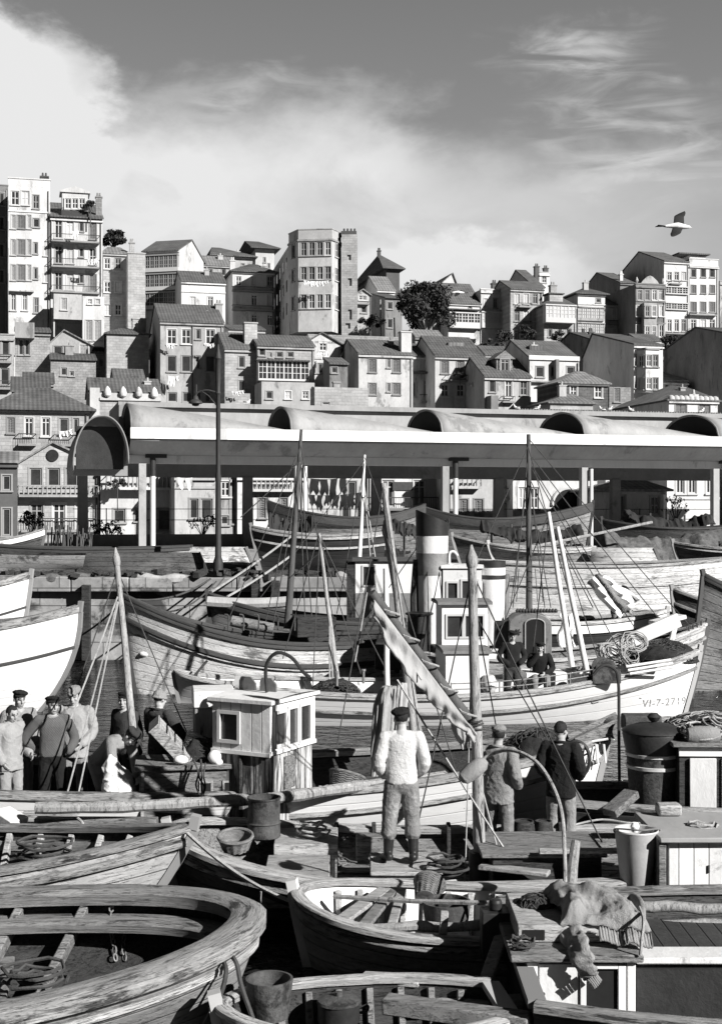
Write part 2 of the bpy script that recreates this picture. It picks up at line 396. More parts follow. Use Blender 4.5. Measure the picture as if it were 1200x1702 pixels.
def make_quay():
    mb = MB(); n = 60
    xs = [-60+120*i/n for i in range(n+1)]
    # coursed wall with slightly uneven face, leaning back
    mb.grid(lambda a, b: (-60+120*a, QY+.25*b+.08*mnoise.noise((a*40, b*5, 1)), -1.5+(QZ-.32+1.5)*b), 160, 12)
    o = struct('quay_wall', mb, 'quay_stone')
    k = MB()
    random.seed(5)
    x = -60
    while x < 60:
        w = random.uniform(1.1, 2.3)
        k.bb(x+.012, x+w-.012, QY-.03+random.uniform(-.03, .03), QY+.62, QZ-.34, QZ+.1+random.uniform(-.02, .02)); x += w
    struct('quay_kerb', k, 'quay_stone', bev=.03)
    t = MB(); t.poly((-200, QY+.6, QZ), (200, QY+.6, QZ), (200, 112, QZ), (-200, 112, QZ)); struct('quay_ground', t, 'quay_top')
    hz = [(108, QZ-.2), (118, 6), (135, 9.5), (150, 15), (165, 20), (180, 26), (200, 31), (230, 36), (300, 42), (420, 44)]
    def hill(a, b):
        k = b*(len(hz)-1); i = min(int(k), len(hz)-2); f = k-i
        y = hz[i][0]*(1-f)+hz[i+1][0]*f; z = hz[i][1]*(1-f)+hz[i+1][1]*f
        x = -170+340*a
        z += 5.*max(0, -x/60)*min(1, max(0, (y-112)/40))*(1 if y < 260 else .5)+.5*mnoise.noise((x*.08, y*.08, 0))*(y > 115)
        return (x, y, z)
    g = MB().grid(hill, 70, 54); struct('hillside', g, 'earth')
make_quay()

# ------------------------------------------------------------------ fish market hall on the quay
ANG = math.atan2(8, 30.74)
def make_market():
    P0 = at(242, 920, 66); P0.z = QZ
    root = thing('market_hall', 'long open fish market hall with arched concrete shell roof and white fascia', 'market hall', P0, ANG)
    L = 7.95; nb = 6; U0 = -.85; U1 = U0+nb*L
    zf = 8.6-QZ
    # fascia and coved soffit
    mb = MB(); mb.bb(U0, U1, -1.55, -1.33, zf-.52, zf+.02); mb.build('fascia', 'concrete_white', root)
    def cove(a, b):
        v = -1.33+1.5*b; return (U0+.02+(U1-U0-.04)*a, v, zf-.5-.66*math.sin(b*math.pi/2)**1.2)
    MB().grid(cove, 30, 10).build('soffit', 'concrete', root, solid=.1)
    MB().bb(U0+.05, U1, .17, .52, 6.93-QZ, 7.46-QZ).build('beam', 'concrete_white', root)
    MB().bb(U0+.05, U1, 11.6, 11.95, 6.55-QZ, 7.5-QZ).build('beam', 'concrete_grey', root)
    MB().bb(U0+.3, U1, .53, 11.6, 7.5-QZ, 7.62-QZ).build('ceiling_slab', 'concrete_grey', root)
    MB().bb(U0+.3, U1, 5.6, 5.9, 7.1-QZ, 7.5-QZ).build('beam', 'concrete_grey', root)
    # conoid shells: arched and open at the left end, flat at the right end
    V0, V1 = -1.33, 5.2
    for i in range(-0, nb):
        u0 = U0+i*L
        def sh(a, b, u0=u0):
            arch = math.sqrt(max(0, 1-(2*b-1)**2))
            return (u0+.05+a*(L+.55*arch*0), V0+(V1-V0)*b, zf-.02+1.3*arch*(1-a)**.8+.25*b+.06*arch)
        MB().grid(sh, 16, 22).build('roof_shell', 'concrete', root, solid=.09)
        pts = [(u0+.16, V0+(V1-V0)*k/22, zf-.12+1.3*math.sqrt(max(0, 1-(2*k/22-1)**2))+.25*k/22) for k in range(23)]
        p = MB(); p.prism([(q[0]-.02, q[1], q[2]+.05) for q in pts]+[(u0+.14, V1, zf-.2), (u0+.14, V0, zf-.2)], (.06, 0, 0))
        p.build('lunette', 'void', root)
        e = MB(); e.tube([(q[0]-.1, q[1], q[2]+.1) for q in pts], .045, 6); e.build('shell_rib', 'concrete_grey', root)
    # rear upstand and its coping
    MB().bb(U0+.2, U1, 5.3, 11.9, 7.62-QZ, 10.12-QZ).build('clerestory', 'concrete', root)
    MB().bb(U0-.1, U1, 5.0, 12.2, 10.14-QZ, 10.40-QZ).build('roof_slab', 'concrete', root)
    g = MB()
    for i in range(150):
        u = 22+i*.17
        g.tube([(u, 5.4, 10.44-QZ), (u, 12, 10.62-QZ)], .075, 6)
    g.build('roof_tiles', 'tile_pale', root)
    w = MB().prism([(U0-.1, 4.6, 10.2-QZ), (U0-.1, 4.6, 9.0-QZ), (U0-.1, 12, 9.0-QZ), (U0-.1, 12, 10.2-QZ)], (.25, 0, 0)); w.build('end_wall', 'concrete_grey', root)
    # end arch: short barrel vault turned to the front
    uc = -2.25; hw = 1.35
    def bar(a, b):
        th = math.pi*(a*1.06-.03)
        return (uc-hw*math.cos(th)-.25*(a > .5)*0, -1.4+7.5*b, 6.75-QZ+2.45*math.sin(th)-(.0 if a < .5 else -.35*(a-.5)*2))
    MB().grid(bar, 28, 6).build('end_vault', 'concrete_grey', root, solid=.07)
    MB().bb(uc-hw+.2, uc+hw-.2, -.5, -.3, 6.6-QZ, 8.7-QZ).build('vault_shade_panel', 'tarp_and_shade', root)  # near-black infill: the vault's inner shade is put into its colour
    MB().bb(uc-hw+.12, U0, .2, .5, 6.3-QZ, 6.8-QZ).build('beam', 'concrete_grey', root)
    # posts, with rain pipes at every second one
    for i in range(nb+1):
        u = i*L+.1
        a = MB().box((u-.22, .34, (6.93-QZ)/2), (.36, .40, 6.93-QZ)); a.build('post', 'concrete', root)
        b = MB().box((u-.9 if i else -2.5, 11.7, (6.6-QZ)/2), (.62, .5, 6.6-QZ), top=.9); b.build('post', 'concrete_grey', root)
        if i % 2 == 0:
            p = MB().tube([(u+.28, .05, 0), (u+.28, .05, 6.85-QZ)], .13, 10); pp = p.build('drain_pipe', 'paint_white', root)
            MB().tube([(u+.28, .05, 6.3-QZ), (u+.28, .05, 7.2-QZ)], .15, 10).bb(u-.1, u+.95, -.2, .12, 7.2-QZ, 7.38-QZ).build('hopper', 'black_paint', pp)
        else:
            MB().tube([(u+.1, .02, 0), (u+.1, .02, 6.85-QZ)], .1, 8).build('drain_pipe', 'paint_white', root)
    MB().bb(-3.5, U1, 12.3, 12.6, 0, .75).build('low_wall', 'concrete_grey', root)
    for i in range(26):
        if i % 3 == 0: continue
        MB().box((-3+i*1.9, 12.45, 1.5), (.06, .06, 1.6)).build('fence_post', 'iron', root)
    MB().tube([(-3, 12.45, 2.25), (U1, 12.45, 2.25)], .02, 5).tube([(-3, 12.45, 1.6), (U1, 12.45, 1.6)], .02, 5).build('fence_wire', 'iron', root)
make_market()

def make_lamp():
    b = at(363, 957, 41.0); b.z = QZ
    h = at(363, 572, 41.0).z-QZ
    t = thing('street_lamp', 'tall dark street lamp post with one hanging lamp on the quay edge', 'street lamp', b)
    MB().lathe([(.16, 0), (.16, .5), (.1, .7), (.085, 3), (.1, 3.1), (.075, 3.3), (.07, h*.78), (.1, h*.79), (.07, h*.8), (.09, h*.86), (.09, h-.5), (.12, h-.45), (.06, h-.2), (.015, h)], 12).build('post', 'iron', t)
    k = 41/FPX
    z = at(363, 655, 41).z-QZ
    MB().tube(smooth_path([(-.05, 0, z+.05), (-.35, 0, z+.12), (-.62, 0, z+.06), (-.70, 0, z-.05)]), .03, 7).tube([(-.05, 0, z-.35), (-.3, 0, z-.05), (-.5, 0, z+.08)], .018, 6).tube([(-.68, 0, z+.3), (-.68, 0, z-.1)], .03, 6).build('arm', 'iron', t)
    MB().lathe([(.03, .1), (.08, .06), (.1, -.02), (.21, -.1), (.22, -.15), (.12, -.17), (.1, -.22), (.02, -.24)], 16, (-.70, 0, z-.14)).build('lamp_shade', 'iron', t)
make_lamp()
# ------------------------------------------------------------------ houses
WCACHE = {}
def win_mesh(kind, w, h, var):
    key = (kind, round(w, 1), round(h, 1), var)
    if key in WCACHE: return WCACHE[key]
    w, h = key[1], key[2]
    f = MB(); b = .09; dp = .06
    f.bb(-w/2, -w/2+b, -dp, dp, 0, h); f.bb(w/2-b, w/2, -dp, dp, 0, h)
    f.bb(-w/2+b, w/2-b, -dp, dp, 0, b); f.bb(-w/2+b, w/2-b, -dp, dp, h-b, h)
    f.bb(-w/2-.14, w/2+.14, -.27, -.125, -.13, -.02)
    f.bb(-w/2-.11, -w/2-.01, -.155, -.125, -.02, h+.1); f.bb(w/2+.01, w/2+.11, -.155, -.125, -.02, h+.1); f.bb(-w/2-.01, w/2+.01, -.155, -.125, h+.01, h+.1)
    p = MB(); pm = 'glass'; fm = 'frame_white'
    if kind in 'wpgd':
        if kind != 'd': f.bb(-.045, .045, -dp*.8, dp*.8, b, h-b)
        if kind == 'w': f.bb(-w/2+b, w/2-b, -dp*.7, dp*.7, h*.5-.035, h*.5+.035)
        if kind == 'p': f.bb(-w/2+b, w/2-b, -dp*.7, dp*.7, h*.74-.035, h*.74+.035)
        if kind == 'g':
            for k in (.33, .66): f.bb(-w/2+b, w/2-b, -dp*.7, dp*.7, h*k-.03, h*k+.03)
        p.bb(-w/2+b*.5, w/2-b*.5, -.005, .02, b*.5, h-b*.5)
        if kind == 'd': fm = 'frame_grey'
        if var == 1 and kind in 'wp':
            pm = 'glass'; p.bb(-w/2+b, -w*.12, .03, .05, b, h-b); p.bb(w*.12, w/2-b, .03, .05, b, h-b)
        if var == 2 and kind in 'wp': pm = 'curtain'
        if var == 3: fm = 'frame_grey'
    else:                                    # closed shutters
        for s in (-1, 1):
            k = int(h/.16)
            for i in range(k):
                f.box((s*w/4, -.02, b+(h-2*b)*(i+.5)/k), (w/2-b, .05, .1), (R(28), 0, 0))
        p.bb(-w/2+b*.5, w/2-b*.5, .03, .05, b*.5, h-b*.5)
        fm = pm = 'shutter' if kind == 's' else 'shutter_pale'
    a = f.mesh('window'); a.materials.append(Mt(fm)); c = p.mesh('pane'); c.materials.append(Mt(pm))
    WCACHE[key] = (a, c); return a, c
def add_window(root, kind, u, v, z, w, h, rz=0.):
    var = random.choice([0, 0, 1, 2, 3]) if kind in 'wp' else (random.choice([0, 3]) if kind == 'd' else 0)
    a, c = win_mesh(kind, w, h, var)
    k = link(a, 'door' if kind == 'p' and h > 1.9 else 'window', None, root, (u, v, z), (0, 0, rz)); k.scale = (w/max(.1, round(w, 1)), 1, h/max(.1, round(h, 1)))
    link(c, 'pane', None, k)
def facade(mb, A, B, z0, z1, ops, depth=.24):
    A = Vector((A[0], A[1], 0)); B = Vector((B[0], B[1], 0)); L = (B-A).length; x = (B-A)/L; n = Vector((-x.y, x.x, 0))   # n points inwards
    xs = sorted({0., L} | {v for o in ops for v in o[:2]}); zs = sorted({z0, z1} | {v for o in ops for v in o[2:4]})
    P = lambda u, z, k=0.: A+x*u+n*k+Vector((0, 0, z))
    for i in range(len(xs)-1):
        for j in range(len(zs)-1):
            cu, cz = (xs[i]+xs[i+1])/2, (zs[j]+zs[j+1])/2
            if any(o[0] < cu < o[1] and o[2] < cz < o[3] for o in ops): continue
            mb.poly(P(xs[i], zs[j]), P(xs[i+1], zs[j]), P(xs[i+1], zs[j+1]), P(xs[i], zs[j+1]))
    for a, b, c, d in [o[:4] for o in ops]:
        for p, q in (((a, c), (b, c)), ((b, c), (b, d)), ((b, d), (a, d)), ((a, d), (a, c))):
            mb.poly(P(*p), P(*q), P(q[0], q[1], depth), P(p[0], p[1], depth))
        mb.poly(P(a, c, depth), P(b, c, depth), P(b, d, depth), P(a, d, depth))

class House:
    def __init__(s, label, x0, x1, yt, yb, d, D=8., tone='plaster_pale', ang=None, drop=4., name='house', cat='house'):
        s.ang = ANG if ang is None else ang; s.d = d
        b = at(x0, yb, d); s.z0 = b.z-drop; s.P = Vector((b.x, d, s.z0))
        s.root = thing(name, label, cat, s.P, s.ang)
        s.ux = Vector((math.cos(s.ang), math.sin(s.ang), 0)); s.vx = Vector((-math.sin(s.ang), math.cos(s.ang), 0))
        s.W = s.F(x1, yt)[0]; s.H = s.F(x0, yt)[1]; s.D = D; s.tone = tone; s.ops = []; s.wins = []
        s.yt = yt; s.x0 = x0; s.x1 = x1
    def F(s, px, py, v=0.):
        d = Vector(((px-CX)/FPX, 1, (CY-py)/FPX)); C = Vector((0, 0, CAMZ))
        t = ((s.P-C).dot(s.vx)+v)/d.dot(s.vx); p = C+d*t-s.P
        return p.dot(s.ux), p.z
    def win(s, kind, y0, y1, cxs, w, v=0.):
        for cx in cxs:
            ua, z1 = s.F(cx-w/2, y0, v); ub, z0 = s.F(cx+w/2, y1, v)
            ua = max(ua, .08); ub = min(ub, s.W-.08)
            if ub-ua < .2 or z1-z0 < .2: continue
            s.ops.append((ua, ub, z0, z1)); s.wins.append((kind, (ua+ub)/2, .12, z0, ub-ua, z1-z0))
        return s
    def done(s, roof=None, h=0., cornice=True, over=.3, tile='tile', walls=True):
        R_, W, D, H = s.root, s.W, s.D, s.H
        mb = MB(); facade(mb, (0, 0), (W, 0), 0, H, s.ops)
        hb = H
        if roof and roof[0] == 'shed': hb = s.F(s.x0, roof[1], D)[1]
        mb.poly((0, 0, 0), (0, D, 0), (0, D, hb), (0, 0, H)); mb.poly((W, 0, 0), (W, D, 0), (W, D, hb), (W, 0, H))
        mb.poly((0, D, 0), (W, D, 0), (W, D, hb), (0, D, hb))
        if roof is None or roof[0] == 'flat': mb.poly((0, 0, H), (W, 0, H), (W, D, H), (0, D, H))
        rf = MB(); o = over; t = .16
        if roof:
            k = roof[0]
            if k == 'gf':
                v = D*(roof[2] if len(roof) > 2 else .5); zr = s.F((s.x0+s.x1)/2, roof[1], v)[1]; zr = max(zr, H+.4)
                mb.poly((0, 0, H), (0, D, H), (0, v, zr)); mb.poly((W, 0, H), (W, D, H), (W, v, zr))
                sl = (zr-H)/v
                rf.prism([(-.12, -o, H-o*sl+.02), (-.12, v, zr+.02), (-.12, D+o, H-o*sl+.02), (-.12, D+o, H-o*sl+t), (-.12, v, zr+t+.04), (-.12, -o, H-o*sl+t)], (W+.24, 0, 0))
            elif k == 'gs':
                ua, za = s.F(roof[1], roof[2], 0)
                mb.poly((0, 0, H), (W, 0, H), (ua, 0, za)); mb.poly((0, D, H), (W, D, H), (ua, D, za))
                s1 = (za-H)/ua; s2 = (za-H)/(W-ua)
                rf.prism([(-o, -.25, H-o*s1+.02), (ua, -.25, za+.02), (W+o, -.25, H-o*s2+.02), (W+o, -.25, H-o*s2+t), (ua, -.25, za+t), (-o, -.25, H-o*s1+t)], (0, D+.4, 0))
            elif k == 'hip':
                v = D/2; u0, zr = s.F(roof[1], roof[3], v); u1 = s.F(roof[2], roof[3], v)[0]; zr = max(zr, H+.4)
                u0 = min(max(u0, .3), W-.3); u1 = min(max(u1, u0+.05), W-.05)
                e = [(-o, -o, H), (W+o, -o, H), (W+o, D+o, H), (-o, D+o, H)]; eb = [(p[0], p[1], H-.14) for p in e]
                r0, r1 = (u0, v, zr), (u1, v, zr); n = len(rf.v)
                rf.add(e+eb+[r0, r1], [(0, 1, 9, 8), (1, 2, 9), (2, 3, 8, 9), (3, 0, 8), (4, 5, 1, 0), (5, 6, 2, 1), (6, 7, 3, 2), (7, 4, 0, 3), (4, 7, 6, 5)])
            elif k == 'shed':
                rf.prism([(-.12, -o, H), (-.12, D+.1, hb), (-.12, D+.1, hb+t), (-.12, -o, H+t)], (W+.24, 0, 0))
            elif k == 'flat':
                zt = s.F(s.x0, roof[1])[1]
                mb.bb(0, W, 0, .25, H+.005, zt); mb.bb(0, .25, .26, D, H+.005, zt); mb.bb(W-.25, W, .26, D, H+.005, zt)
                rf.bb(-.08, W+.08, -.08, .33, zt+.004, zt+.14); tile = s.tone
        s.wall = mb.build('wall', s.tone, R_)
        s.roof = rf.build('roof', tile, R_) if rf.v else None
        for w in s.wins: add_window(R_, *w)
        if s.wins and W > 3 and len(s.wins) > 2: MB().tube([(W-.22, -.09, 0), (W-.22, -.09, H-.4)], .055, 5).build('drain_pipe', random.choice(['iron', 'frame_grey']), R_)
        if roof and roof[0] in ('gf', 'hip') and s.d > 115 and W > 3.5 and random.random() < .6:
            cw = random.uniform(.5, .9); cu = random.uniform(.15, .8)*W; zc = H+random.uniform(.9, 1.5)
            cm = MB().bb(cu, cu+cw, D*.3, D*.3+cw*.8, H-.5, zc+.5).bb(cu-.06, cu+cw+.06, D*.3-.06, D*.3+cw*.8+.06, zc+.501, zc+.6); cm.lathe([(.12, zc+.6), (.09, zc+.95)], 8, (cu+cw/2, D*.3+cw*.4, 0)); cm.build('chimney', random.choice(['plaster_pale', 'stone', 'plaster_mid']), s.roof)
        if cornice and not (roof and roof[0] == 'gs'):
            MB().bb(-.06, W+.06, -.22, -.005, H-.34, H-.17).build('cornice', s.tone, R_)
        return s
    def course(s, *ys):
        for y in ys:
            z = s.F(s.x0, y)[1]; MB().bb(-.03, s.W+.03, -.1, -.004, z-.09, z+.09).build('string_course', s.tone, s.root)
        return s
    def balcony(s, xa, xb, ytop, ybot, proj=.8, style='bars', m='iron'):
        u0, z1 = s.F(xa, ytop, -proj); u1, z0 = s.F(xb, ybot, -proj)
        sl = MB().bb(u0, u1, -proj, -.005, z0-.1, z0+.08).build('balcony', 'concrete_grey' if m == 'iron' else s.tone, s.root)
        r = MB(); h = z1-z0
        if style == 'solid': r.bb(u0, u1, -proj, -proj+.1, z0+.09, z1); r.bb(u0, u0+.1, -proj+.11, -.01, z0+.09, z1); r.bb(u1-.1, u1, -proj+.11, -.01, z0+.09, z1)
        else:
            st = .16 if style == 'bars' else .3; wd = .022 if style == 'bars' else .15
            r.bb(u0, u1, -proj, -proj+max(.05, wd), z1-.07, z1)
            n = max(2, int((u1-u0)/st))
            for i in range(n+1):
                u = u0+(u1-u0)*i/n
                if style == 'bars': r.box((u, -proj+.03, (z0+z1)/2), (wd, wd, h-.1))
                else: r.lathe([(.05, z0+.08), (.075, z0+.1+h*.3), (.04, z0+h*.65), (.07, z1-.08)], 6, (u, -proj+.08, 0))
            for u in (u0+.02, u1-.02): r.bb(u-.02, u+.02, -proj+.06, -.01, z1-.06, z1)
        r.build('railing', m, sl); return s
    def chimney(s, xa, xb, yt, yb, v=None, m=None, pots=True):
        v = s.D*.5 if v is None else v
        u0, z1 = s.F(xa, yt, v); u1, z0 = s.F(xb, yb, v); w = u1-u0
        c = MB().bb(u0, u1, v, v+min(1.6, w*.9), z0-1.5, z1-.15).bb(u0-.08, u1+.08, v-.08, v+min(1.6, w*.9)+.08, z1-.145, z1)
        if pots:
            for k in (.3, .7): c.lathe([(.14, z1), (.1, z1+.45)], 8, (u0+w*k, v+min(.5, w*.4), 0))
        c.build('chimney', m or s.tone, s.roof or s.root); return s
    def box(s, name, xa, xb, yt, yb, proj, m, depth=None, v=0.):
        u0, z1 = s.F(xa, yt, v-proj); u1, z0 = s.F(xb, yb, v-proj)
        MB().bb(u0, u1, v-proj, v-.004 if depth is None else v-proj+depth, z0, z1).build(name, m, s.root); return s
    def gallery(s, xa, xb, yt, yb, n, proj=.7, m='frame_white', rows=1, fill='glass', lower=.3):
        "glazed timber gallery standing out of the wall"
        u0, z1 = s.F(xa, yt, -proj); u1, z0 = s.F(xb, yb, -proj); h = (z1-z0)
        g = MB(); g.bb(u0, u1, -proj, -.006, z0, z0+.15); g.bb(u0-.08, u1+.08, -proj-.1, -.006, z1-.16, z1)
        zl = z0+.15+h*lower*.6
        g.bb(u0, u1, -proj+.01, -proj+.07, z0+.151, zl)
        g.bb(u0, u0+.08, -proj+.08, -.006, z0+.151, z1-.161); g.bb(u1-.08, u1, -proj+.08, -.006, z0+.151, z1-.161)
        for i in range(n+1):
            u = u0+(u1-u0)*i/n; g.bb(max(u0, u-.07), min(u1, u+.07), -proj, -proj+.09, zl+.001, z1-.162)
        for i in range(n):
            ua = u0+(u1-u0)*i/n+.071; ub = u0+(u1-u0)*(i+1)/n-.071; um = (ua+ub)/2
            g.bb(um-.03, um+.03, -proj+.02, -proj+.06, zl+.001, z1-.162)
            for k in (1, 2): g.bb(ua, um-.031, -proj+.02, -proj+.06, zl+(z1-.16-zl)*k/3-.03, zl+(z1-.16-zl)*k/3+.03); g.bb(um+.031, ub, -proj+.02, -proj+.06, zl+(z1-.16-zl)*k/3-.03, zl+(z1-.16-zl)*k/3+.03)
        o = g.build('gallery', m, s.root)
        MB().bb(u0+.09, u1-.09, -proj+.065, -proj+.075, zl, z1-.17).build('pane', fill, o); return s

def laundry(label, pa, pb, d, n, h=.9, m='laundry'):
    "clothes pegged on a line between two points of the picture at depth d"
    a, b = at(*pa, d), at(*pb, d); mb = MB(); mb.tube(sag(a, b, .12, 8), .012, 4)
    L = (b-a).length; u = 0.02
    for i in range(n):
        w = L/n*random.uniform(.6, .95); x0 = u; x1 = min(.98, u+w/L); hh = h*random.uniform(.5, 1.1); dx = (b-a)
        def f(s, t, x0=x0, x1=x1, hh=hh, ph=random.random()*6):
            p = a+dx*(x0+(x1-x0)*s); sagz = .12*4*(x0+(x1-x0)*s)*(1-(x0+(x1-x0)*s))
            return p+Vector((.05*math.sin(t*5+ph), .08*math.sin(s*7+ph)*t-.02, -sagz-hh*t*(.85+.15*math.sin(s*9+ph))))
        mb.grid(f, 6, 5); u += L/n/L
    return tag(mb.build('laundry', m), label, 'laundry')

random.seed(21)
h = House('dark side of a tall block cut by the left edge', -60, 14, 304, 560, 158, 12, 'plaster_grey', ang=R(24), name='apartment_house', cat='apartment house', drop=6)
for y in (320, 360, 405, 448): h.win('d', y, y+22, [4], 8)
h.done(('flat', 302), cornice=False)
G = None
# ---- left cliff of tall houses
h = House('pale tall apartment tower with columns of shuttered windows at far left edge', 15, 84, 308, 560, 152, 12, 'plaster_white', cat='apartment house', name='apartment_house', drop=6)
h.win('w', 317, 341, [26, 43], 13).win('w', 324, 347, [60.5], 10).win('S', 357, 380, [23, 49], 7).win('s', 358, 380, [36], 12).win('d', 363, 378, [61], 10)
for y in (398, 440): h.win('S', y, y+26, [23, 49], 7).win('s', y, y+26, [36], 12).win('d', y+5, y+24, [60], 6)
h.win('p', 488, 516, [23, 42], 8).win('w', 495, 520, [61], 7).win('w', 410, 425, [76], 3.5).win('w', 455, 469, [76], 3.5)
h.win('d', 562, 590, [32, 48], 10)
h.done(('flat', 296), cornice=False).course(350).chimney(68, 81, 292, 312, v=5, m='plaster_dark')
h.box('bay_floor', 15, 57, 481, 485, .55, 'plaster_pale').box('drain_pipe', 83, 84, 352, 480, .12, 'frame_grey')
for y in (325, 360, 405, 448): 
    for v in (2.5, 6): MB().bb(-.05, -.004, v, v+1.1, h.F(15, y+14)[1], h.F(15, y)[1]).build('side_window', 'glass', h.root)
h = House('apartment house with three long iron balconies and a dormer on the roof', 85, 171, 361, 585, 153, 10, 'plaster_white', cat='apartment house', name='apartment_house', drop=6)
for y in (366, 408, 452): h.win('p', y, y+30, [98, 117], 12).win('d', y+4, y+19, [136], 7).win('s' if y != 408 else 'w', y+4, y+32, [155], 11)
h.win('d', 500, 514, [100], 9)
h.done(('shed', 338), over=.4)
for y0, y1 in ((387, 403), (428, 445), (473, 487)): h.balcony(87, 166, y0, y1, 1.0)
dm = MB(); u0, z0 = h.F(104, 354, .3); u1, z1 = h.F(147, 322, .3); um = (u0+u1)/2
dm.bb(u0, u1, .3, 3.2, z0, z1); dm.prism([(u0-.25, .1, z1+.01), (u1+.25, .1, z1+.01), (u1+.25, .1, z1+.2), (um, .1, z1+.75), (u0-.25, .1, z1+.2)], (0, 3, 0))
dmo = dm.build('dormer', 'plaster_pale', h.roof); MB().bb(u0-.1, u1+.1, -.2, .29, z0-.4, z0+.25).build('dormer_balcony', 'iron', dmo)
for c in (114, 125.5, 137): add_window(h.root, 'w', h.F(c, 340, .25)[0], .25, h.F(c, 347, .25)[1], .68, 1.2)
h.chimney(160, 170, 326, 358, v=1.5, m='stone')
h.box('drain_pipe', 86, 87, 362, 480, .12, 'frame_grey')
h = House('small pale annex with lattice shutters projecting below the balcony house', 138, 174, 492, 575, 150, 3, 'plaster_white', drop=0)
h.win('w', 497, 505.5, [150, 163], 7).win('S', 532, 566, [148.5, 163], 11).done(cornice=False)
h = House('blank plastered box jutting from the wall under the lowest iron balcony', 90, 137, 488, 530, 148.5, 3.4, 'plaster_pale', drop=0)
h.win('S', 495, 515, [107], 10).done(cornice=False)
h.box('prop', 89.5, 92, 530, 560, 0, 'plaster_pale', .3, v=.4)
h = House('stone house with six small windows beside a blank stone tower', 172, 215, 420, 552, 162, 8, 'stone_pale')
for y in (429, 468, 506): h.win('w', y, y+18, [179, 197], 10)
h.done(('hip', 180, 200, 410), tile='tile_pale')
h = House('narrow blank stone tower house between stone house and glazed galleries', 213, 242, 422, 562, 160, 9, 'stone_pale'); h.done(('flat', 421), cornice=False).chimney(216, 224, 402, 422, v=3)
h = House('flat fronted house with three tiers of dark glazed galleries', 239, 298, 418, 530, 174, 9, 'plaster_white', ang=R(-14))
h.done(('gf', 403), over=.5)
for y in (424, 455, 486): h.gallery(242, 295, y, y+27, 7, .5, 'frame_grey', lower=.15).box('sill_band', 241, 296, y+22, y+26, .56, 'frame_white')
h = House('low white house with tiled roof beside the glazed gallery house', 302, 375, 467, 515, 166, 8, 'plaster_white')
h.win('p', 493, 509, [321, 350], 9).done(('gf', 454)).course(484)
h = House('pale villa wing with hipped tiled roof, lower of the two on the ridge', 356, 420, 424, 470, 196, 15, 'plaster_pale')
h.win('w', 431, 443, [368], 7).win('d', 438, 442, [404], 5).done(('hip', 352, 366, 411), over=.7)
h = House('hip roofed villa rising behind on the ridge left of grey corner tower', 425, 456, 412, 470, 207, 24, 'plaster_pale')
h.win('d', 428, 436, [440], 3).win('d', 438, 446, [447], 3).done(('hip', 400, 430, 400), over=.9)
h = House('white house with two full width balconies left of grey corner tower', 387, 456, 450, 560, 178, 11, 'plaster_white')
h.win('w', 459, 475, [397, 423, 449], 9).win('p', 490, 508, [397, 423, 449], 9).win('p', 523, 541, [397, 423, 449], 9)
h.done(('hip', 415, 428, 439), over=.5).balcony(387, 456, 475, 485, .8).balcony(387, 456, 506, 516, .8)
h.chimney(383, 391, 432, 452, v=2)

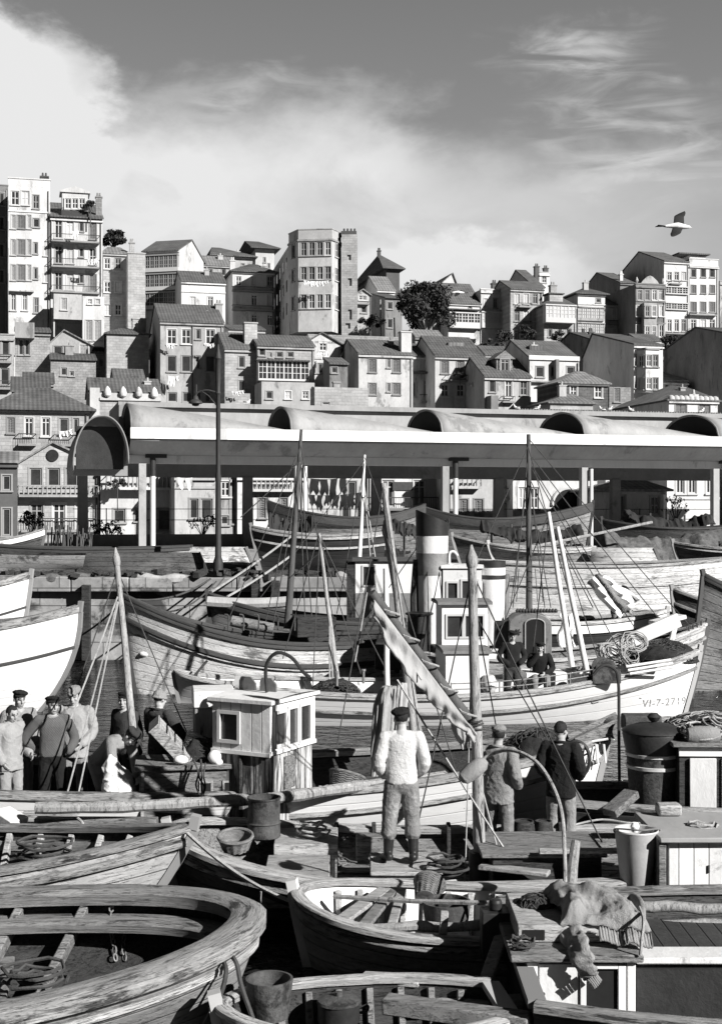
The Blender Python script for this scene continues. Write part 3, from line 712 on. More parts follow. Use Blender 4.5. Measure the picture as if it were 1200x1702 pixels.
# ---- corner tower with bevelled front
def tower():
    d = 168.; b = at(480, 590, d); z0 = b.z-6
    t = thing('apartment_house', 'grey prow shaped apartment tower with canted corners and laundry below windows', 'apartment house', (b.x, d, z0), 0)
    T = lambda px, py, dd: at(px, py, dd)-Vector((b.x, d, z0))
    A = T(496, 400, d+.5); B = T(552, 400, d+.0); C = T(567, 400, d+2.5); W = T(480, 400, d+3.2); BL = T(452, 400, d+22); E = T(568, 400, d+22)
    A.y -= 0; zt = T(496, 400, d).z; zb = T(496, 551, d).z
    mb = MB()
    def rects(P, Q, rows, fr, w):
        L = (Q.xy-P.xy).length; return [(L*f-w/2, L*f+w/2, T(500, y1, d).z, T(500, y0, d).z) for y0, y1 in rows for f in fr], L
    rows = [(402, 424), (443, 464), (489, 512)]
    walls = [(A, B, (.16, .40, .64, .88), .72, 'w'), (B, C, (.5,), .9, 'w'), (W, A, (.5,), .9, 'd')]
    tops = []
    for P, Q, fr, w, kd in walls:
        ops, L = rects(P, Q, rows, fr, w); facade(mb, P.xy, Q.xy, zb, zt, ops)
        x = (Q-P); x.z = 0; x.normalize(); n = Vector((-x.y, x.x, 0)); rz = math.atan2(x.y, x.x)
        for o in ops:
            p = P+x*(o[0]+o[1])/2+n*.12; add_window(t, kd, p.x, p.y, o[2], o[1]-o[0], o[3]-o[2], rz)
    zl = T(452, 443, d+22).z
    mb.poly((W.x, W.y, 0), (BL.x, BL.y, 0), (BL.x, BL.y, zt), (W.x, W.y, zt))
    mb.poly((W.x, W.y, 0), (W.x, W.y, zb), (A.x+.4, A.y+3, zb), (A.x+.4, A.y+3, 0))
    plan = [W, A, B, C, E, BL]
    mb.poly(*[(p.x, p.y, zt) for p in plan]); mb.poly(*[(p.x, p.y, zb) for p in (W, A, B, C)])
    mb.poly((BL.x, BL.y, 0), (E.x, E.y, 0), (E.x, E.y, zt), (BL.x, BL.y, zt)); mb.poly((C.x, C.y, 0), (E.x, E.y, 0), (E.x, E.y, zt), (C.x, C.y, zt))
    mb.build('wall', 'plaster_pale', t)
    zp = T(496, 381, d).z
    k = MB(); pl = [W, A, B, C, C+Vector((-.3, 3.5, 0)), W+Vector((.6, 3.5, 0))]
    k.prism([(p.x, p.y, zt+.25) for p in pl], (0, 0, zp-zt-.25)); k.build('parapet', 'plaster_pale', t)
    ctr = sum((p for p in pl), Vector())/6
    k = MB(); k.prism([(ctr.x+(p.x-ctr.x)*1.05, ctr.y+(p.y-ctr.y)*1.05, zt+.005) for p in pl], (0, 0, .24)); k.build('cornice', 'plaster_mid', t)
    k = MB(); k.prism([(ctr.x+(p.x-ctr.x)*1.02, ctr.y+(p.y-ctr.y)*1.02, zp+.005) for p in pl], (0, 0, .12)); k.build('coping', 'plaster_mid', t)
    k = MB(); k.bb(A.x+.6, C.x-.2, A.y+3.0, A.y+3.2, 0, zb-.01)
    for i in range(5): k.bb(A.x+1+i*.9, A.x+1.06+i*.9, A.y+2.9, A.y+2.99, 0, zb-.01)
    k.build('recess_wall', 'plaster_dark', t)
    for j in range(5):                                        # shaded flank: rows of windows along the lane
        for i, y in enumerate((0, 1, 2)):
            f = .1+.18*j; p = W.lerp(BL, f); dirv = (BL-W); dirv.z = 0; dirv.normalize(); z = zt-1.9-3.0*i-f*.3
            q = MB(); q.box((p.x-.03, p.y, z), (.06, .9, 1.5), (0, 0, math.atan2(dirv.y, dirv.x)-R(90))); q.build('side_window', 'glass', t)
    # rear roof falling away along the lane is level; stone stair tower on the right
    s = MB(); P = T(568, 388, d+1.2); Q = T(594, 388, d+1.2); zs = T(568, 389, d+1).z
    facade(s, P.xy, Q.xy, 0, zs, [(.7, 1.2, zs-3.3, zs-2.6), (.8, 1.3, zs-6.6, zs-5.6), (.8, 1.3, zs-10.9, zs-9.6), (.5, 1.1, 9.5, 10.2)])
    s.poly((P.x, P.y, 0), (P.x, P.y+6, 0), (P.x, P.y+6, zs), (P.x, P.y, zs)); s.poly((Q.x, Q.y, 0), (Q.x, Q.y+6, 0), (Q.x, Q.y+6, zs), (Q.x, Q.y, zs)); s.poly((P.x, P.y, zs), (Q.x, Q.y, zs), (Q.x, Q.y+6, zs), (P.x, P.y+6, zs))
    s.build('stair_tower', 'stone_pale', t)
    c = MB(); c.bb(P.x-.1, Q.x-.1, P.y+.3, P.y+2, zs+.005, zs+.5)
    for i in range(4): c.lathe([(.15, zs+.5), (.12, zs+.95)], 8, (P.x+.3+i*.45, P.y+1, 0))
    c.build('chimney', 'plaster_dark', t)
tower()

# ---- front row above the market
h = House('three storey grey house with drain pipe, laundry and tiled roof behind market', 267, 372, 534, 690, 146, 12, 'plaster_mid')
h.win('w', 547, 572, [286, 310, 350], 15).win('d', 547, 564, [330], 8).win('d', 591, 618, [286, 310, 350], 15).win('d', 591, 613, [330], 8).win('d', 652, 668, [287, 312], 15).win('d', 652, 668, [331, 346], 8)
h.done(('gf', 509), over=.15).chimney(359, 370, 504, 530, v=4.5).box('drain_pipe', 319.5, 321, 536, 690, .14, 'iron')
h = House('stone front house with a big square chimney and sparse windows', 374, 430, 580, 690, 143, 9, 'stone_pale')
h.win('d', 592, 611, [402], 10).win('d', 632, 650, [402], 10).done(('gf', 556), over=.1).chimney(407, 428, 535, 585, v=1.2, m='stone_pale', pots=False)
h = House('house with a row of white latticed sash windows under tiled eave', 428, 523, 574, 690, 143, 8, 'stone_pale')
h.win('d', 577, 591, [436], 10).win('d', 585, 594, [465, 483], 10).win('d', 586, 594, [450], 4)
h.done(('gf', 560), over=.2).gallery(430, 514, 597, 634, 6, 1.0, 'frame_white', lower=.05).box('eave', 427, 516, 596, 601, 1.4, 'tile')
h = House('plain flat roofed annex with three little windows in front of latticed house', 435, 523, 634, 700, 137, 4, 'plaster_pale')
h.win('d', 650, 663, [448], 11).win('w', 650, 663, [479, 508], 10).done(cornice=False)
h = House('small white gable house with one laundry window below grey corner tower', 508, 566, 570, 690, 147, 10, 'plaster_pale')
h.win('w', 567, 582, [517], 8).win('w', 567, 583, [537], 12).win('d', 604, 620, [520, 533, 549], 8)
h.done(('gs', 535, 554), over=.5, tile='tile').course(595)
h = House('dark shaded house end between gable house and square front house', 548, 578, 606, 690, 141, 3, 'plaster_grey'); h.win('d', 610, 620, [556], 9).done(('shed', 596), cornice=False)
h = House('square pale house with large plain chimney right of grey corner tower', 596, 686, 588, 690, 142, 10, 'plaster_pale')
h.win('s', 597, 619, [619, 659], 12).win('d', 597, 611, [646], 5).win('s', 637, 656, [619, 659], 12).win('d', 637, 651, [646], 5)
h.done(('gf', 568), over=.12).chimney(667, 684, 550, 592, v=.6, m='plaster_white', pots=False)
h = House('low garden wall with a chimney pot above the market roof', 523, 612, 643, 690, 134, 2, 'stone_pale', name='garden_wall', cat='wall')
h.win('d', 668, 673, [542], 12).done(cornice=False).chimney(555, 565, 634, 648, v=.2, pots=False)
h = House('narrow house with one tall balcony door left of the plant balcony', 686, 723, 592, 690, 148, 8, 'plaster_pale')
h.win('w', 597, 614, [704], 12).win('p', 632, 659, [711], 13).win('d', 636, 659, [689], 4).done(('gf', 574), over=.1).box('lean_to', 686, 723, 617, 621, .9, 'tile').balcony(700, 722, 655, 668, .6)
h = House('tiled house with a plant filled balcony and six windows', 723, 803, 592, 690, 145, 10, 'plaster_pale')
h.win('s', 600, 621, [739, 765, 791], 12).win('w', 639, 659, [739, 765, 791], 12)
h.done(('gf', 563), over=.15).balcony(745, 782, 622, 633, .8).box('skylight', 745, 771, 569, 579, 0, 'tile_pale', 1., v=2.5)
h = House('low house with a gabled dormer and three tall windows above market', 805, 882, 626, 690, 140, 9, 'plaster_pale')
h.win('d', 633, 652, [818], 10).win('p', 633, 660, [845], 11).win('w', 633, 657, [870], 11)
h.done(('gf', 598), over=.2); u0, z0 = h.F(825, 618, 1.5); u1, z1 = h.F(851, 597, 1.5)
dm = MB().bb(u0, u1, 1.5, 4, z0-.2, z1).prism([(u0-.3, 1.3, z1), (u1+.3, 1.3, z1), ((u0+u1)/2, 1.3, z1+.9)], (0, 3, 0)); dm.build('dormer', 'stone', h.roof)
add_window(h.root, 'p', (u0+u1)/2, 1.42, z0+.05, .95, 1.3)
h.balcony(836, 856, 658, 668, .6).box('chimney_stack', 816, 828, 657, 690, 1.5, 'plaster_grey')
h = House('parapet fronted pale house with tiled roof and low dormer', 880, 962, 595, 690, 142, 11, 'plaster_white')
h.win('d', 609, 627, [897], 13).win('d', 609, 626, [920], 9).win('d', 609, 622, [948], 13).win('d', 645, 672, [899], 10)
h.done(('gf', 570), cornice=False, over=0).box('parapet', 879, 963, 590, 600, .2, 'plaster_white').box('stack', 924, 929, 597, 690, .8, 'plaster_grey').box('ledge', 880, 925, 632, 636, .5, 'plaster_mid').box('roof_hatch', 880, 907, 574, 584, 0, 'tile', 1.2, v=2.2)
h = House('dark rubble stone house with hipped roof in front of parapet house', 930, 1010, 635, 700, 134, 6, 'stone_dark')
h.win('w', 641, 659, [953], 11).win('w', 641, 661, [994], 12).done(('hip', 955, 968, 617), over=.3, tile='tile_pale')
h = House('low tiled shed with ragged roof just above the market ridge', 914, 985, 668, 700, 126, 5, 'stone_pale', name='shed', cat='shed'); h.done(('hip', 942, 950, 654), cornice=False, tile='tile_pale')
h = House('dark gable ended house with twin chimneys left of the bay window house', 985, 1004, 566, 690, 152, 13, 'plaster_grey')
h.done(('gf', 556), over=.1).chimney(967, 973, 552, 566, v=7, m='plaster_dark').chimney(979, 986, 551, 568, v=5, m='plaster_dark')
h = House('white house with two storey bay window and large blank side wall', 1053, 1101, 573, 690, 140, 13, 'plaster_white')
h.win('d', 590, 608, [1059], 6).win('d', 629, 645, [1059], 6).done(('gf', 560, .8), over=.2)
u0, z1 = h.F(1069, 581, -1.); u1, z0 = h.F(1098, 652, -1.)
P = [(u0-.3, 0), (u0+.25, -1), (u1-.3, -1), (u1+.1, 0)]; mb = MB(); ws = []
for a, b in zip(P, P[1:]):
    L = math.hypot(b[0]-a[0], b[1]-a[1]); ops = []
    for y0, y1 in ((590, 609), (628, 647)):
        zz0, zz1 = h.F(1080, y1, -1)[1], h.F(1080, y0, -1)[1]
        for f in ((.5,) if L < 1.3 else (.25, .75)): ops.append((max(.05, L*f-.3), min(L-.05, L*f+.3), zz0, zz1)); ws.append((a, b, L, f, zz0, zz1))
    facade(mb, a, b, z0, z1, ops, .15)
mb.poly(*[(p[0], p[1], z0) for p in P]); mb.poly(*[(p[0], p[1], z1) for p in P]); bay = mb.build('bay', 'plaster_white', h.root)
MB().prism([(p[0]+(.1 if i > 1 else -.1), p[1]-.15, z1+.01) for i, p in enumerate(P)], (0, 0, .2)).build('bay_roof', 'plaster_mid', h.root)
for a, b, L, f, zz0, zz1 in ws:
    dx, dy = (b[0]-a[0])/L, (b[1]-a[1])/L
    add_window(h.root, 'w', a[0]+dx*L*f-dy*.08, a[1]+dy*L*f+dx*.08, zz0, .58, zz1-zz0, math.atan2(dy, dx))
h = House('small stone annex in shadow at foot of the blank side wall', 1012, 1048, 643, 690, 137, 3, 'stone', name='annex'); h.win('s', 645, 668, [1025], 10).done(cornice=False)
h = House('little white house with sloping roof and black side wall behind bay window house', 1142, 1164, 616, 690, 150, 13, 'plaster_white'); h.win('d', 625, 641, [1151], 6).done(('shed', 588), over=.2, tile='tile_pale')
h = House('low white outbuilding with sloping tiles beside the black side wall', 1100, 1142, 634, 690, 146, 6, 'plaster_white'); h.win('d', 639, 643, [1108], 5).done(('shed', 620), tile='tile_pale')
h = House('tall dark gable end wall at the right edge of the town', 1214, 1260, 556, 700, 140, 15, 'plaster_grey'); h.done(('gf', 549), over=.1)
h = House('white house with scalloped parapet and long dark tiled roof at lower right', 1111, 1192, 664, 720, 126, 13, 'plaster_white')
h.win('s', 672, 690, [1131, 1170], 18).done(('hip', 1112, 1140, 641), cornice=True)
mb = MB()
for i in range(10):
    u = (i+.5)*h.W/10; mb.lathe([(.34, 0), (.34, .1), (.28, .3), (.1, .42)], 10, (u, .0, h.H)); 
mb.box((h.W/2, 0, h.H+.3), (1., .3, .5)).lathe([(.2, .5), (.1, 1.)], 8, (h.W/2, 0, h.H)); mb.build('parapet', 'plaster_pale', h.root)

# ---- lower left cluster
h = House('hipped tile roof house with open balcony doors left of the market', -12, 148, 678, 800, 107, 9, 'stone_pale')
h.win('s', 694, 720, [19], 12).win('p', 694, 725, [49, 77], 14).win('d', 695, 722, [107], 15).win('d', 695, 720, [127], 9).win('s', 754, 785, [19], 14)
h.done(('hip', 42, 84, 644), over=.6).balcony(31, 61, 720, 739, .6).balcony(90, 124, 722, 740, .6)
h = House('rough rubble house with small dark holes and shallow gable roof', 85, 160, 597, 690, 139, 8, 'stone')
h.win('d', 611, 624, [107], 10).win('d', 617, 625, [120], 7).done(('gf', 590), cornice=False)
h = House('shed like attic with pale gable on top of rubble house', 84, 150, 571, 600, 143, 5, 'plaster_mid', drop=2)
h.win('d', 575, 598, [97, 113], 14).win('S', 573, 590, [140], 14).done(('gs', 107, 550), over=.4, cornice=False, tile='tile_pale')
h = House('blank patched stone building with flat top behind the pot parapet', 178, 248, 553, 650, 149, 9, 'stone_pale'); h.done(('hip', 200, 212, 545), cornice=False).chimney(221, 243, 528, 556, v=3, pots=False)
h = House('old house with stacked shadowed balconies at the left edge', -20, 24, 560, 700, 137, 7, 'plaster_mid')
h.win('d', 566, 590, [10], 12).win('d', 612, 640, [9], 14).done(('flat', 556)).balcony(-10, 20, 588, 602, .7).balcony(-10, 20, 632, 646, .7)
h = House('rubble walled house with timber doors below the far left tower', 26, 84, 552, 690, 141, 6, 'stone')
h.win('d', 564, 590, [36, 46], 8).done(('shed', 545)).box('lean_to', 25, 58, 535, 562, 1.0, 'plaster_mid').chimney(66, 77, 572, 600, v=.5, pots=False)
h = House('sloping tiled shed roof just above the hipped house on the left', 20, 84, 652, 690, 122, 5, 'stone_dark', name='shed', cat='shed'); h.done(('shed', 628), cornice=False)
h = House('long low house with ornamental pots along its parapet', 150, 268, 655, 700, 124, 7, 'stone_pale')
h.done(('gf', 632), cornice=False, over=0, tile='tile'); z = h.H
mb = MB().bb(0.9, h.W, -.25, -.01, z-.55, z-.3); mb.bb(.9, h.W, -.12, -.005, z-.29, z+.15); mb.build('parapet', 'plaster_pale', h.root)
for i in range(4):
    MB().lathe([(.12, 0), (.3, .15), (.36, .45), (.25, .8), (.05, 1.05)], 12, (1.6+i*1.45, -.3, z-.28)).build('ornament', 'plaster_white', h.root)
MB().bb(0, .9, -.12, .2, z-3, z+.6).build('pier', 'plaster_pale', h.root)

# ---- upper right terrace
h = House('white glazed gallery house partly behind the big tree', 745, 798, 503, 575, 178, 9, 'plaster_white')
h.win('d', 505, 513, [781], 5).done(('gf', 474)).gallery(748, 798, 518, 546, 5, .8, 'frame_white', lower=.5).box('eave', 745, 799, 512, 516, 1.2, 'tile')
h = House('white house with flat parapet and pale enclosed gallery on the terrace', 799, 847, 483, 575, 179, 9, 'plaster_white')
h.win('p', 496, 512, [807, 823, 842], 6).done(('flat', 481)).gallery(801, 847, 517, 546, 5, .5, 'frame_white', fill='curtain', lower=.4).chimney(818, 826, 470, 484, v=3, m='plaster_dark')
h = House('stone house with two small bowed balconies between white gallery houses', 848, 901, 480, 575, 176, 8, 'stone_pale')
for y, k in ((488, 'p'), (517, 'p'), (548, 'p')): h.win(k, y, y+17, [859, 874, 889], 8)
h.done(('gf', 470)).balcony(863, 884, 503, 510, .7).balcony(863, 884, 533, 540, .7)
h = House('tall gable ended house rising behind the stone house with bowed balconies', 889, 905, 478, 560, 202, 16, 'plaster_white'); h.win('d', 483, 490, [900], 5).done(('gf', 452), over=.2)
h = House('slender white house with two chimneys highest on the right ridge', 896, 913, 455, 540, 212, 9, 'plaster_white'); h.win('w', 458, 470, [904], 7).done(('flat', 453)).chimney(889, 896, 442, 460, v=0, m='plaster_dark').chimney(904, 911, 445, 458, v=3, m='plaster_dark')
h = House('dark roofed house with broad white overhanging gallery', 904, 957, 507, 575, 174, 9, 'stone_pale')
h.win('d', 547, 560, [914, 930], 6).win('d', 546, 560, [945], 8).done(('hip', 915, 938, 494))
h.gallery(907, 957, 505, 537, 4, 1.1, 'frame_white', fill='curtain', lower=.35).box('turret', 913, 935, 489, 503, -2., 'stone_pale', 2.).box('turret_roof', 911, 938, 486, 489, -1.8, 'tile', 2.5).chimney(915, 925, 473, 488, v=5)
h = House('house with grey slatted gallery front and white top storey', 960, 1005, 487, 575, 178, 10, 'plaster_white')
h.win('d', 496, 503, [994], 7).done(('hip', 968, 980, 479), over=.5).gallery(960, 1004, 509, 534, 6, .4, 'plaster_mid', fill='shutter_pale', lower=.2).gallery(960, 1004, 535, 558, 6, .4, 'plaster_mid', fill='shutter_pale', lower=.2).course(505)
h = House('low two storey house with shuttered windows left of the ornate house', 1006, 1054, 506, 575, 181, 8, 'stone_pale')
h.win('S', 514, 530, [1012, 1029, 1046], 8).win('S', 546, 562, [1013, 1030, 1047], 8).done(('gf', 497)).balcony(1013, 1050, 532, 539, .5)
h = House('ornate dark stone house with crested parapet and central bay', 1056, 1105, 474, 575, 176, 17, 'plaster_grey')
h.win('p', 482, 499, [1063, 1075, 1087, 1098], 7).win('w', 508, 526, [1061, 1099], 8).win('w', 540, 560, [1061, 1099], 8)
h.done(('flat', 472)).course(500, 536).box('bay', 1070, 1091, 503, 562, .9, 'plaster_mid')
mb = MB(); u, z = h.F(1080, 471)
mb.prism([(u-1.3, 0, z), (u+1.3, 0, z), (u+1.0, 0, z+.4), (u+.4, 0, z+.9), (u, 0, z+1.05), (u-.4, 0, z+.9), (u-1, 0, z+.4)], (0, .3, 0))
for q in (-1.9, 1.9): mb.lathe([(.1, z), (.25, z+.3), (.05, z+.8)], 8, (u+q, .1, 0))
mb.build('crest', 'plaster_mid', h.root)
for c in (1075, 1086): add_window(h.root, 'w', h.F(c, 515, -.95)[0], -.93, h.F(c, 526, -.95)[1], .6, 1.4); add_window(h.root, 'w', h.F(c, 545, -.95)[0], -.93, h.F(c, 560, -.95)[1], .6, 1.4)
h = House('tall white house with glazed galleries and dark sloping gable side', 1103, 1144, 434, 575, 194, 16, 'plaster_white', cat='apartment house', name='apartment_house')
h.win('p', 452, 466, [1112, 1124, 1136], 7).win('p', 531, 551, [1112, 1124, 1136], 7).win('d', 558, 566, [1122, 1136], 6)
h.done(('gf', 423), over=.2).gallery(1106, 1143, 475, 490, 4, .3, 'frame_white', lower=.05).gallery(1106, 1143, 502, 516, 4, .3, 'frame_white', lower=.05).balcony(1115, 1133, 466, 472, .6).balcony(1104, 1144, 551, 555, .6)
h = House('tall white house with rows of three windows, rightmost on the skyline', 1145, 1193, 441, 575, 195, 14, 'plaster_white', cat='apartment house', name='apartment_house')
h.win('d', 447, 461, [1152, 1168, 1183], 8).win('s', 474, 488, [1152, 1168, 1183], 8).win('s', 502, 519, [1152, 1168, 1183], 9).win('p', 531, 549, [1152, 1168, 1183], 9)
h.done(('flat', 430)).course(441).balcony(1146, 1192, 519, 524, .7).balcony(1146, 1192, 546, 551, .7).box('attic', 1146, 1172, 424, 441, -4, 'plaster_white', 6).box('attic_roof', 1128, 1180, 419, 424, -3.5, 'tile', 8)
h = House('half hidden house behind the right edge of the terrace', 1196, 1240, 470, 575, 202, 9, 'plaster_mid'); h.win('w', 480, 495, [1205], 8).win('w', 520, 535, [1205], 8).done(('flat', 468))
h = House('house with dark side gable left of the ornate crested house', 1030, 1056, 470, 560, 196, 16, 'plaster_grey'); h.done(('gf', 457), over=.2).chimney(1030, 1035, 455, 474, v=1, m='plaster_white')
h = House('big dark hipped house on the skyline right of the corner tower', 642, 664, 446, 545, 214, 22, 'plaster_dark'); h.done(('hip', 628, 645, 424), over=.8).chimney(628, 633, 416, 430, v=9)
h = House('little white house with pitched tiled roof left of the big tree', 627, 656, 482, 560, 186, 9, 'plaster_white'); h.done(('gf', 462), over=.2, tile='tile_pale')
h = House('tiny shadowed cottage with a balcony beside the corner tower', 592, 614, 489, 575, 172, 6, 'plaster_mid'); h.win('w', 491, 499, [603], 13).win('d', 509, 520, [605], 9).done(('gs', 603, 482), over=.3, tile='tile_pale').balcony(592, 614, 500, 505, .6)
h = House('grey two storey house under the edge of the big tree crown', 640, 668, 496, 575, 176, 7, 'plaster_grey'); h.win('d', 502, 514, [648], 8).win('d', 530, 545, [648], 8).done(('shed', 490), cornice=False)
h = House('white gabled house whose roof shows above the big tree', 735, 758, 470, 560, 190, 9, 'plaster_white'); h.done(('gs', 752, 455), over=.3, tile='tile_pale', cornice=False)
h = House('long rubble retaining wall under the big tree on the slope', 512, 770, 555, 640, 160, 1., 'stone', name='retaining_wall', cat='wall'); h.done(cornice=False)

# ---- street fronts seen through the open market
Z0 = dict(drop=.6)
h = House('dark house at the left edge beside the market', -40, 30, 768, 902, 88, 6, 'plaster_dark', **Z0); h.win('d', 790, 815, [12], 14).win('d', 845, 890, [12], 14).done(('gf', 755), tile='tile_pale')
h = House('house with gabled attic, round window and white balustrade terrace', 30, 166, 772, 902, 92, 8, 'stone_pale', **Z0)
h.win('d', 778, 808, [60, 90, 120], 20).win('p', 837, 884, [62, 99, 137], 20).done(('gs', 88, 737), over=.4, cornice=False, tile='tile_pale').balcony(32, 164, 806, 824, .9, 'balusters', 'concrete').balcony(36, 160, 861, 882, .3)
MB().lathe([(.42, 0), (.42, .08), (.3, .1)], 18, (h.F(88, 757)[0], -.02, h.F(88, 757)[1]), (R(90), 0, 0)).build('round_window', 'glass', h.root)
h = House('white street house with balustrade balcony behind first market bay', 168, 291, 778, 902, 93, 8, 'plaster_white', **Z0)
h.win('d', 846, 868, [199], 19).win('d', 846, 866, [234], 18).win('d', 846, 882, [274], 22).done(('flat', 772)).balcony(178, 286, 790, 812, .9, 'balusters', 'concrete')
h = House('grey shop front with wide dark windows behind the street lamp', 291, 358, 790, 902, 91, 7, 'plaster_pale', **Z0)
h.win('d', 829, 862, [323], 14).win('d', 829, 862, [344], 19).done(('gf', 775)).course(810)
h = House('narrow house with pale door between shop front and white house', 358, 394, 780, 902, 92, 7, 'plaster_mid', **Z0); h.win('w', 800, 825, [375], 15).win('d', 857, 872, [374], 13).win('d', 795, 870, [388], 8).done(('flat', 770))
h = House('white house with balustraded terrace and two shuttered windows in second bay', 395, 512, 790, 902, 92, 8, 'plaster_white', **Z0)
h.win('s', 828, 861, [436, 472], 11).done(('flat', 788)).balcony(420, 492, 797, 815, .6, 'balusters', 'concrete')
h = House('house draped with washing behind the second market bay', 512, 614, 780, 902, 93, 8, 'plaster_pale', **Z0); h.win('d', 800, 825, [585], 14).win('d', 835, 880, [575, 600], 14).done(('flat', 772))
h = House('white house with long iron balcony and shop sign on its front', 615, 745, 775, 902, 94, 8, 'plaster_white', **Z0)
h.win('p', 798, 842, [645, 697], 19).win('d', 862, 885, [640], 24).win('d', 860, 885, [700], 20).done(('flat', 770)).balcony(615, 742, 826, 846, .7).course(850)
u, z = h.F(669, 808); MB().bb(u-.75, u+.75, -.1, -.02, z-.3, z+.3).build('shop_sign', 'iron', h.root)
h = House('ornate pale house with panelled doors behind the rain pipe', 748, 822, 775, 902, 92, 8, 'plaster_pale', **Z0)
h.win('s', 830, 868, [770, 795], 14).done(('flat', 770)).balcony(762, 800, 795, 810, .6, 'balusters', 'concrete')
h = House('pale house with small latticed balcony behind third bay', 822, 852, 775, 902, 94, 8, 'plaster_white', **Z0); h.win('d', 792, 808, [832], 14).win('d', 838, 858, [832], 16).done(('flat', 770)).balcony(820, 848, 811, 830, .6, 'balusters', 'concrete')
h = House('white villa with one large arched window behind the third bay', 852, 992, 780, 902, 93, 8, 'plaster_white', **Z0)
h.win('w', 810, 845, [868, 888], 13).done(('flat', 776)).course(795)
u, z = h.F(944, 845); mb = MB(); mb.prism([(u+1.15*math.cos(a), 0, z+.2+1.15*math.sin(a)) for a in [math.pi*i/14 for i in range(15)]]+[(u-1.15, 0, z-.9), (u+1.15, 0, z-.9)], (0, -.06, 0)); mb.build('arched_window', 'glass', h.root)
mb = MB().tube([(u+1.25*math.cos(a), -.05, z+.2+1.25*math.sin(a)) for a in [math.pi*i/14 for i in range(15)]], .14, 6)
for i in range(7): mb.box((u-1.0+i*.33, -.12, z-.55), (.08, .05, .7))
mb.build('arch_surround', 'frame_white', h.root)
h = House('small hip roofed lodge with a dark door in the fourth bay', 1020, 1102, 813, 902, 88, 6, 'plaster_pale', name='lodge', **Z0)
h.win('d', 823, 860, [1031], 14).win('w', 825, 855, [1088], 14).done(('hip', 1045, 1055, 793), tile='tile_pale', over=.5)
h = House('taller white house with shuttered windows behind the hip roofed lodge', 1108, 1200, 775, 902, 96, 8, 'plaster_white', **Z0); h.win('p', 788, 820, [1130, 1150, 1180], 13).done(('flat', 770)).course(828)
h = House('plain grey house behind the lodge roof', 1005, 1106, 778, 902, 98, 6, 'plaster_mid', **Z0); h.win('w', 800, 830, [1013], 9).done(('flat', 770))

# ---- odd small houses filling the slope
for lab, x0, x1, yt, yb, d, D, tone, rf, wn in [
    ('narrow stone house wedged left of the blank patched building', 150, 177, 585, 650, 152, 6, 'stone', ('gf', 574), [('d', 596, 610, [158, 169], 7)]),
    ('tiny white house under the balcony house left of the corner tower', 380, 440, 548, 580, 158, 4, 'plaster_pale', ('shed', 541), [('d', 554, 564, [392, 425], 7)]),
    ('small tiled roofed house at the foot of the corner tower', 447, 500, 584, 640, 150, 6, 'plaster_mid', ('gf', 570), [('w', 590, 602, [460, 478], 8)]),
    ('stone shed tucked against the retaining wall under the big tree', 690, 735, 560, 600, 156, 4, 'stone', ('gf', 551), [('d', 566, 576, [702], 7)]),
    ('low stone house between the plant balcony house and gabled dormer', 806, 850, 590, 630, 150, 5, 'stone_pale', ('gf', 578), [('d', 597, 610, [820, 838], 8)]),
    ('small pale house below the terrace next to the parapet house', 960, 985, 580, 640, 157, 6, 'plaster_pale', ('gf', 568), [('w', 590, 604, [972], 8)]),
    ('white cottage at the foot of the ornate dark house', 1060, 1100, 566, 600, 168, 5, 'plaster_white', ('gf', 558), [('d', 571, 580, [1070, 1090], 6)]),
    ('stone cottage half hidden by the dark right gable', 1150, 1196, 584, 640, 158, 6, 'stone_pale', ('gf', 570), [('w', 592, 606, [1162, 1182], 9)]),
    ('grey shed roofed house between hipped house and rubble house', 40, 90, 636, 690, 128, 5, 'stone', ('gf', 622), [('d', 642, 654, [55, 75], 9)]),
    ('small pale gabled house behind the ornamental pot parapet', 190, 240, 628, 680, 138, 5, 'plaster_mid', ('gf', 616), [('d', 634, 642, [205, 225], 7)]),
    ('pale house showing between the hipped villa and white balcony house', 335, 388, 440, 500, 188, 7, 'plaster_mid', ('gf', 428), [('d', 447, 458, [350, 372], 7)]),
    ('low terrace house left of the white gallery by the big tree', 716, 748, 520, 575, 181, 6, 'plaster_mid', ('gf', 508), [('d', 526, 540, [725, 740], 6)])]:
    h = House(lab, x0, x1, yt, yb, d, D, tone)
    for w_ in wn: h.win(*w_)
    h.done(rf, over=.25, tile=random.choice(['tile', 'tile_pale']))
# ---- washing
laundry('small white washing under the top left window of the grey house', (276, 571), (293, 571), 145.4, 4, .5)
laundry('small white washing under the top right window of the grey house', (340, 570), (357, 570), 145.6, 4, .5)
laundry('white shirts hanging under the middle window of the grey house', (280, 624), (298, 624), 145.2, 3, 1.1)
laundry('washing strung below the windows of the grey corner tower', (505, 466), (548, 466), 166.5, 9, .7)
laundry('towels drying on the gable house below the corner tower', (528, 584), (546, 584), 146.2, 4, .8)
laundry('white clothes on the middle long iron balcony', (146, 430), (165, 428), 151.6, 4, .8)
laundry('white cloth over the top long iron balcony', (121, 384), (132, 382), 151.6, 2, 1.)
laundry('row of small washing by the lower window of the stone front house', (386, 650), (406, 648), 142.4, 5, .5)
laundry('washing on the narrow house balcony left of the plant balcony', (778, 634), (792, 634), 143.5, 4, .5)
laundry('big white sheets drying in the second market bay', (514, 795), (580, 792), 86, 4, 2.0)
laundry('lower row of pale sheets drying in the second market bay', (512, 822), (602, 818), 85, 7, 1.2)
laundry('two pennant shaped cloths hanging in the first market bay', (293, 792), (325, 792), 88, 2, .9)
laundry('towels on the open balcony of the hipped left house', (98, 716), (122, 712), 105.6, 4, .8)
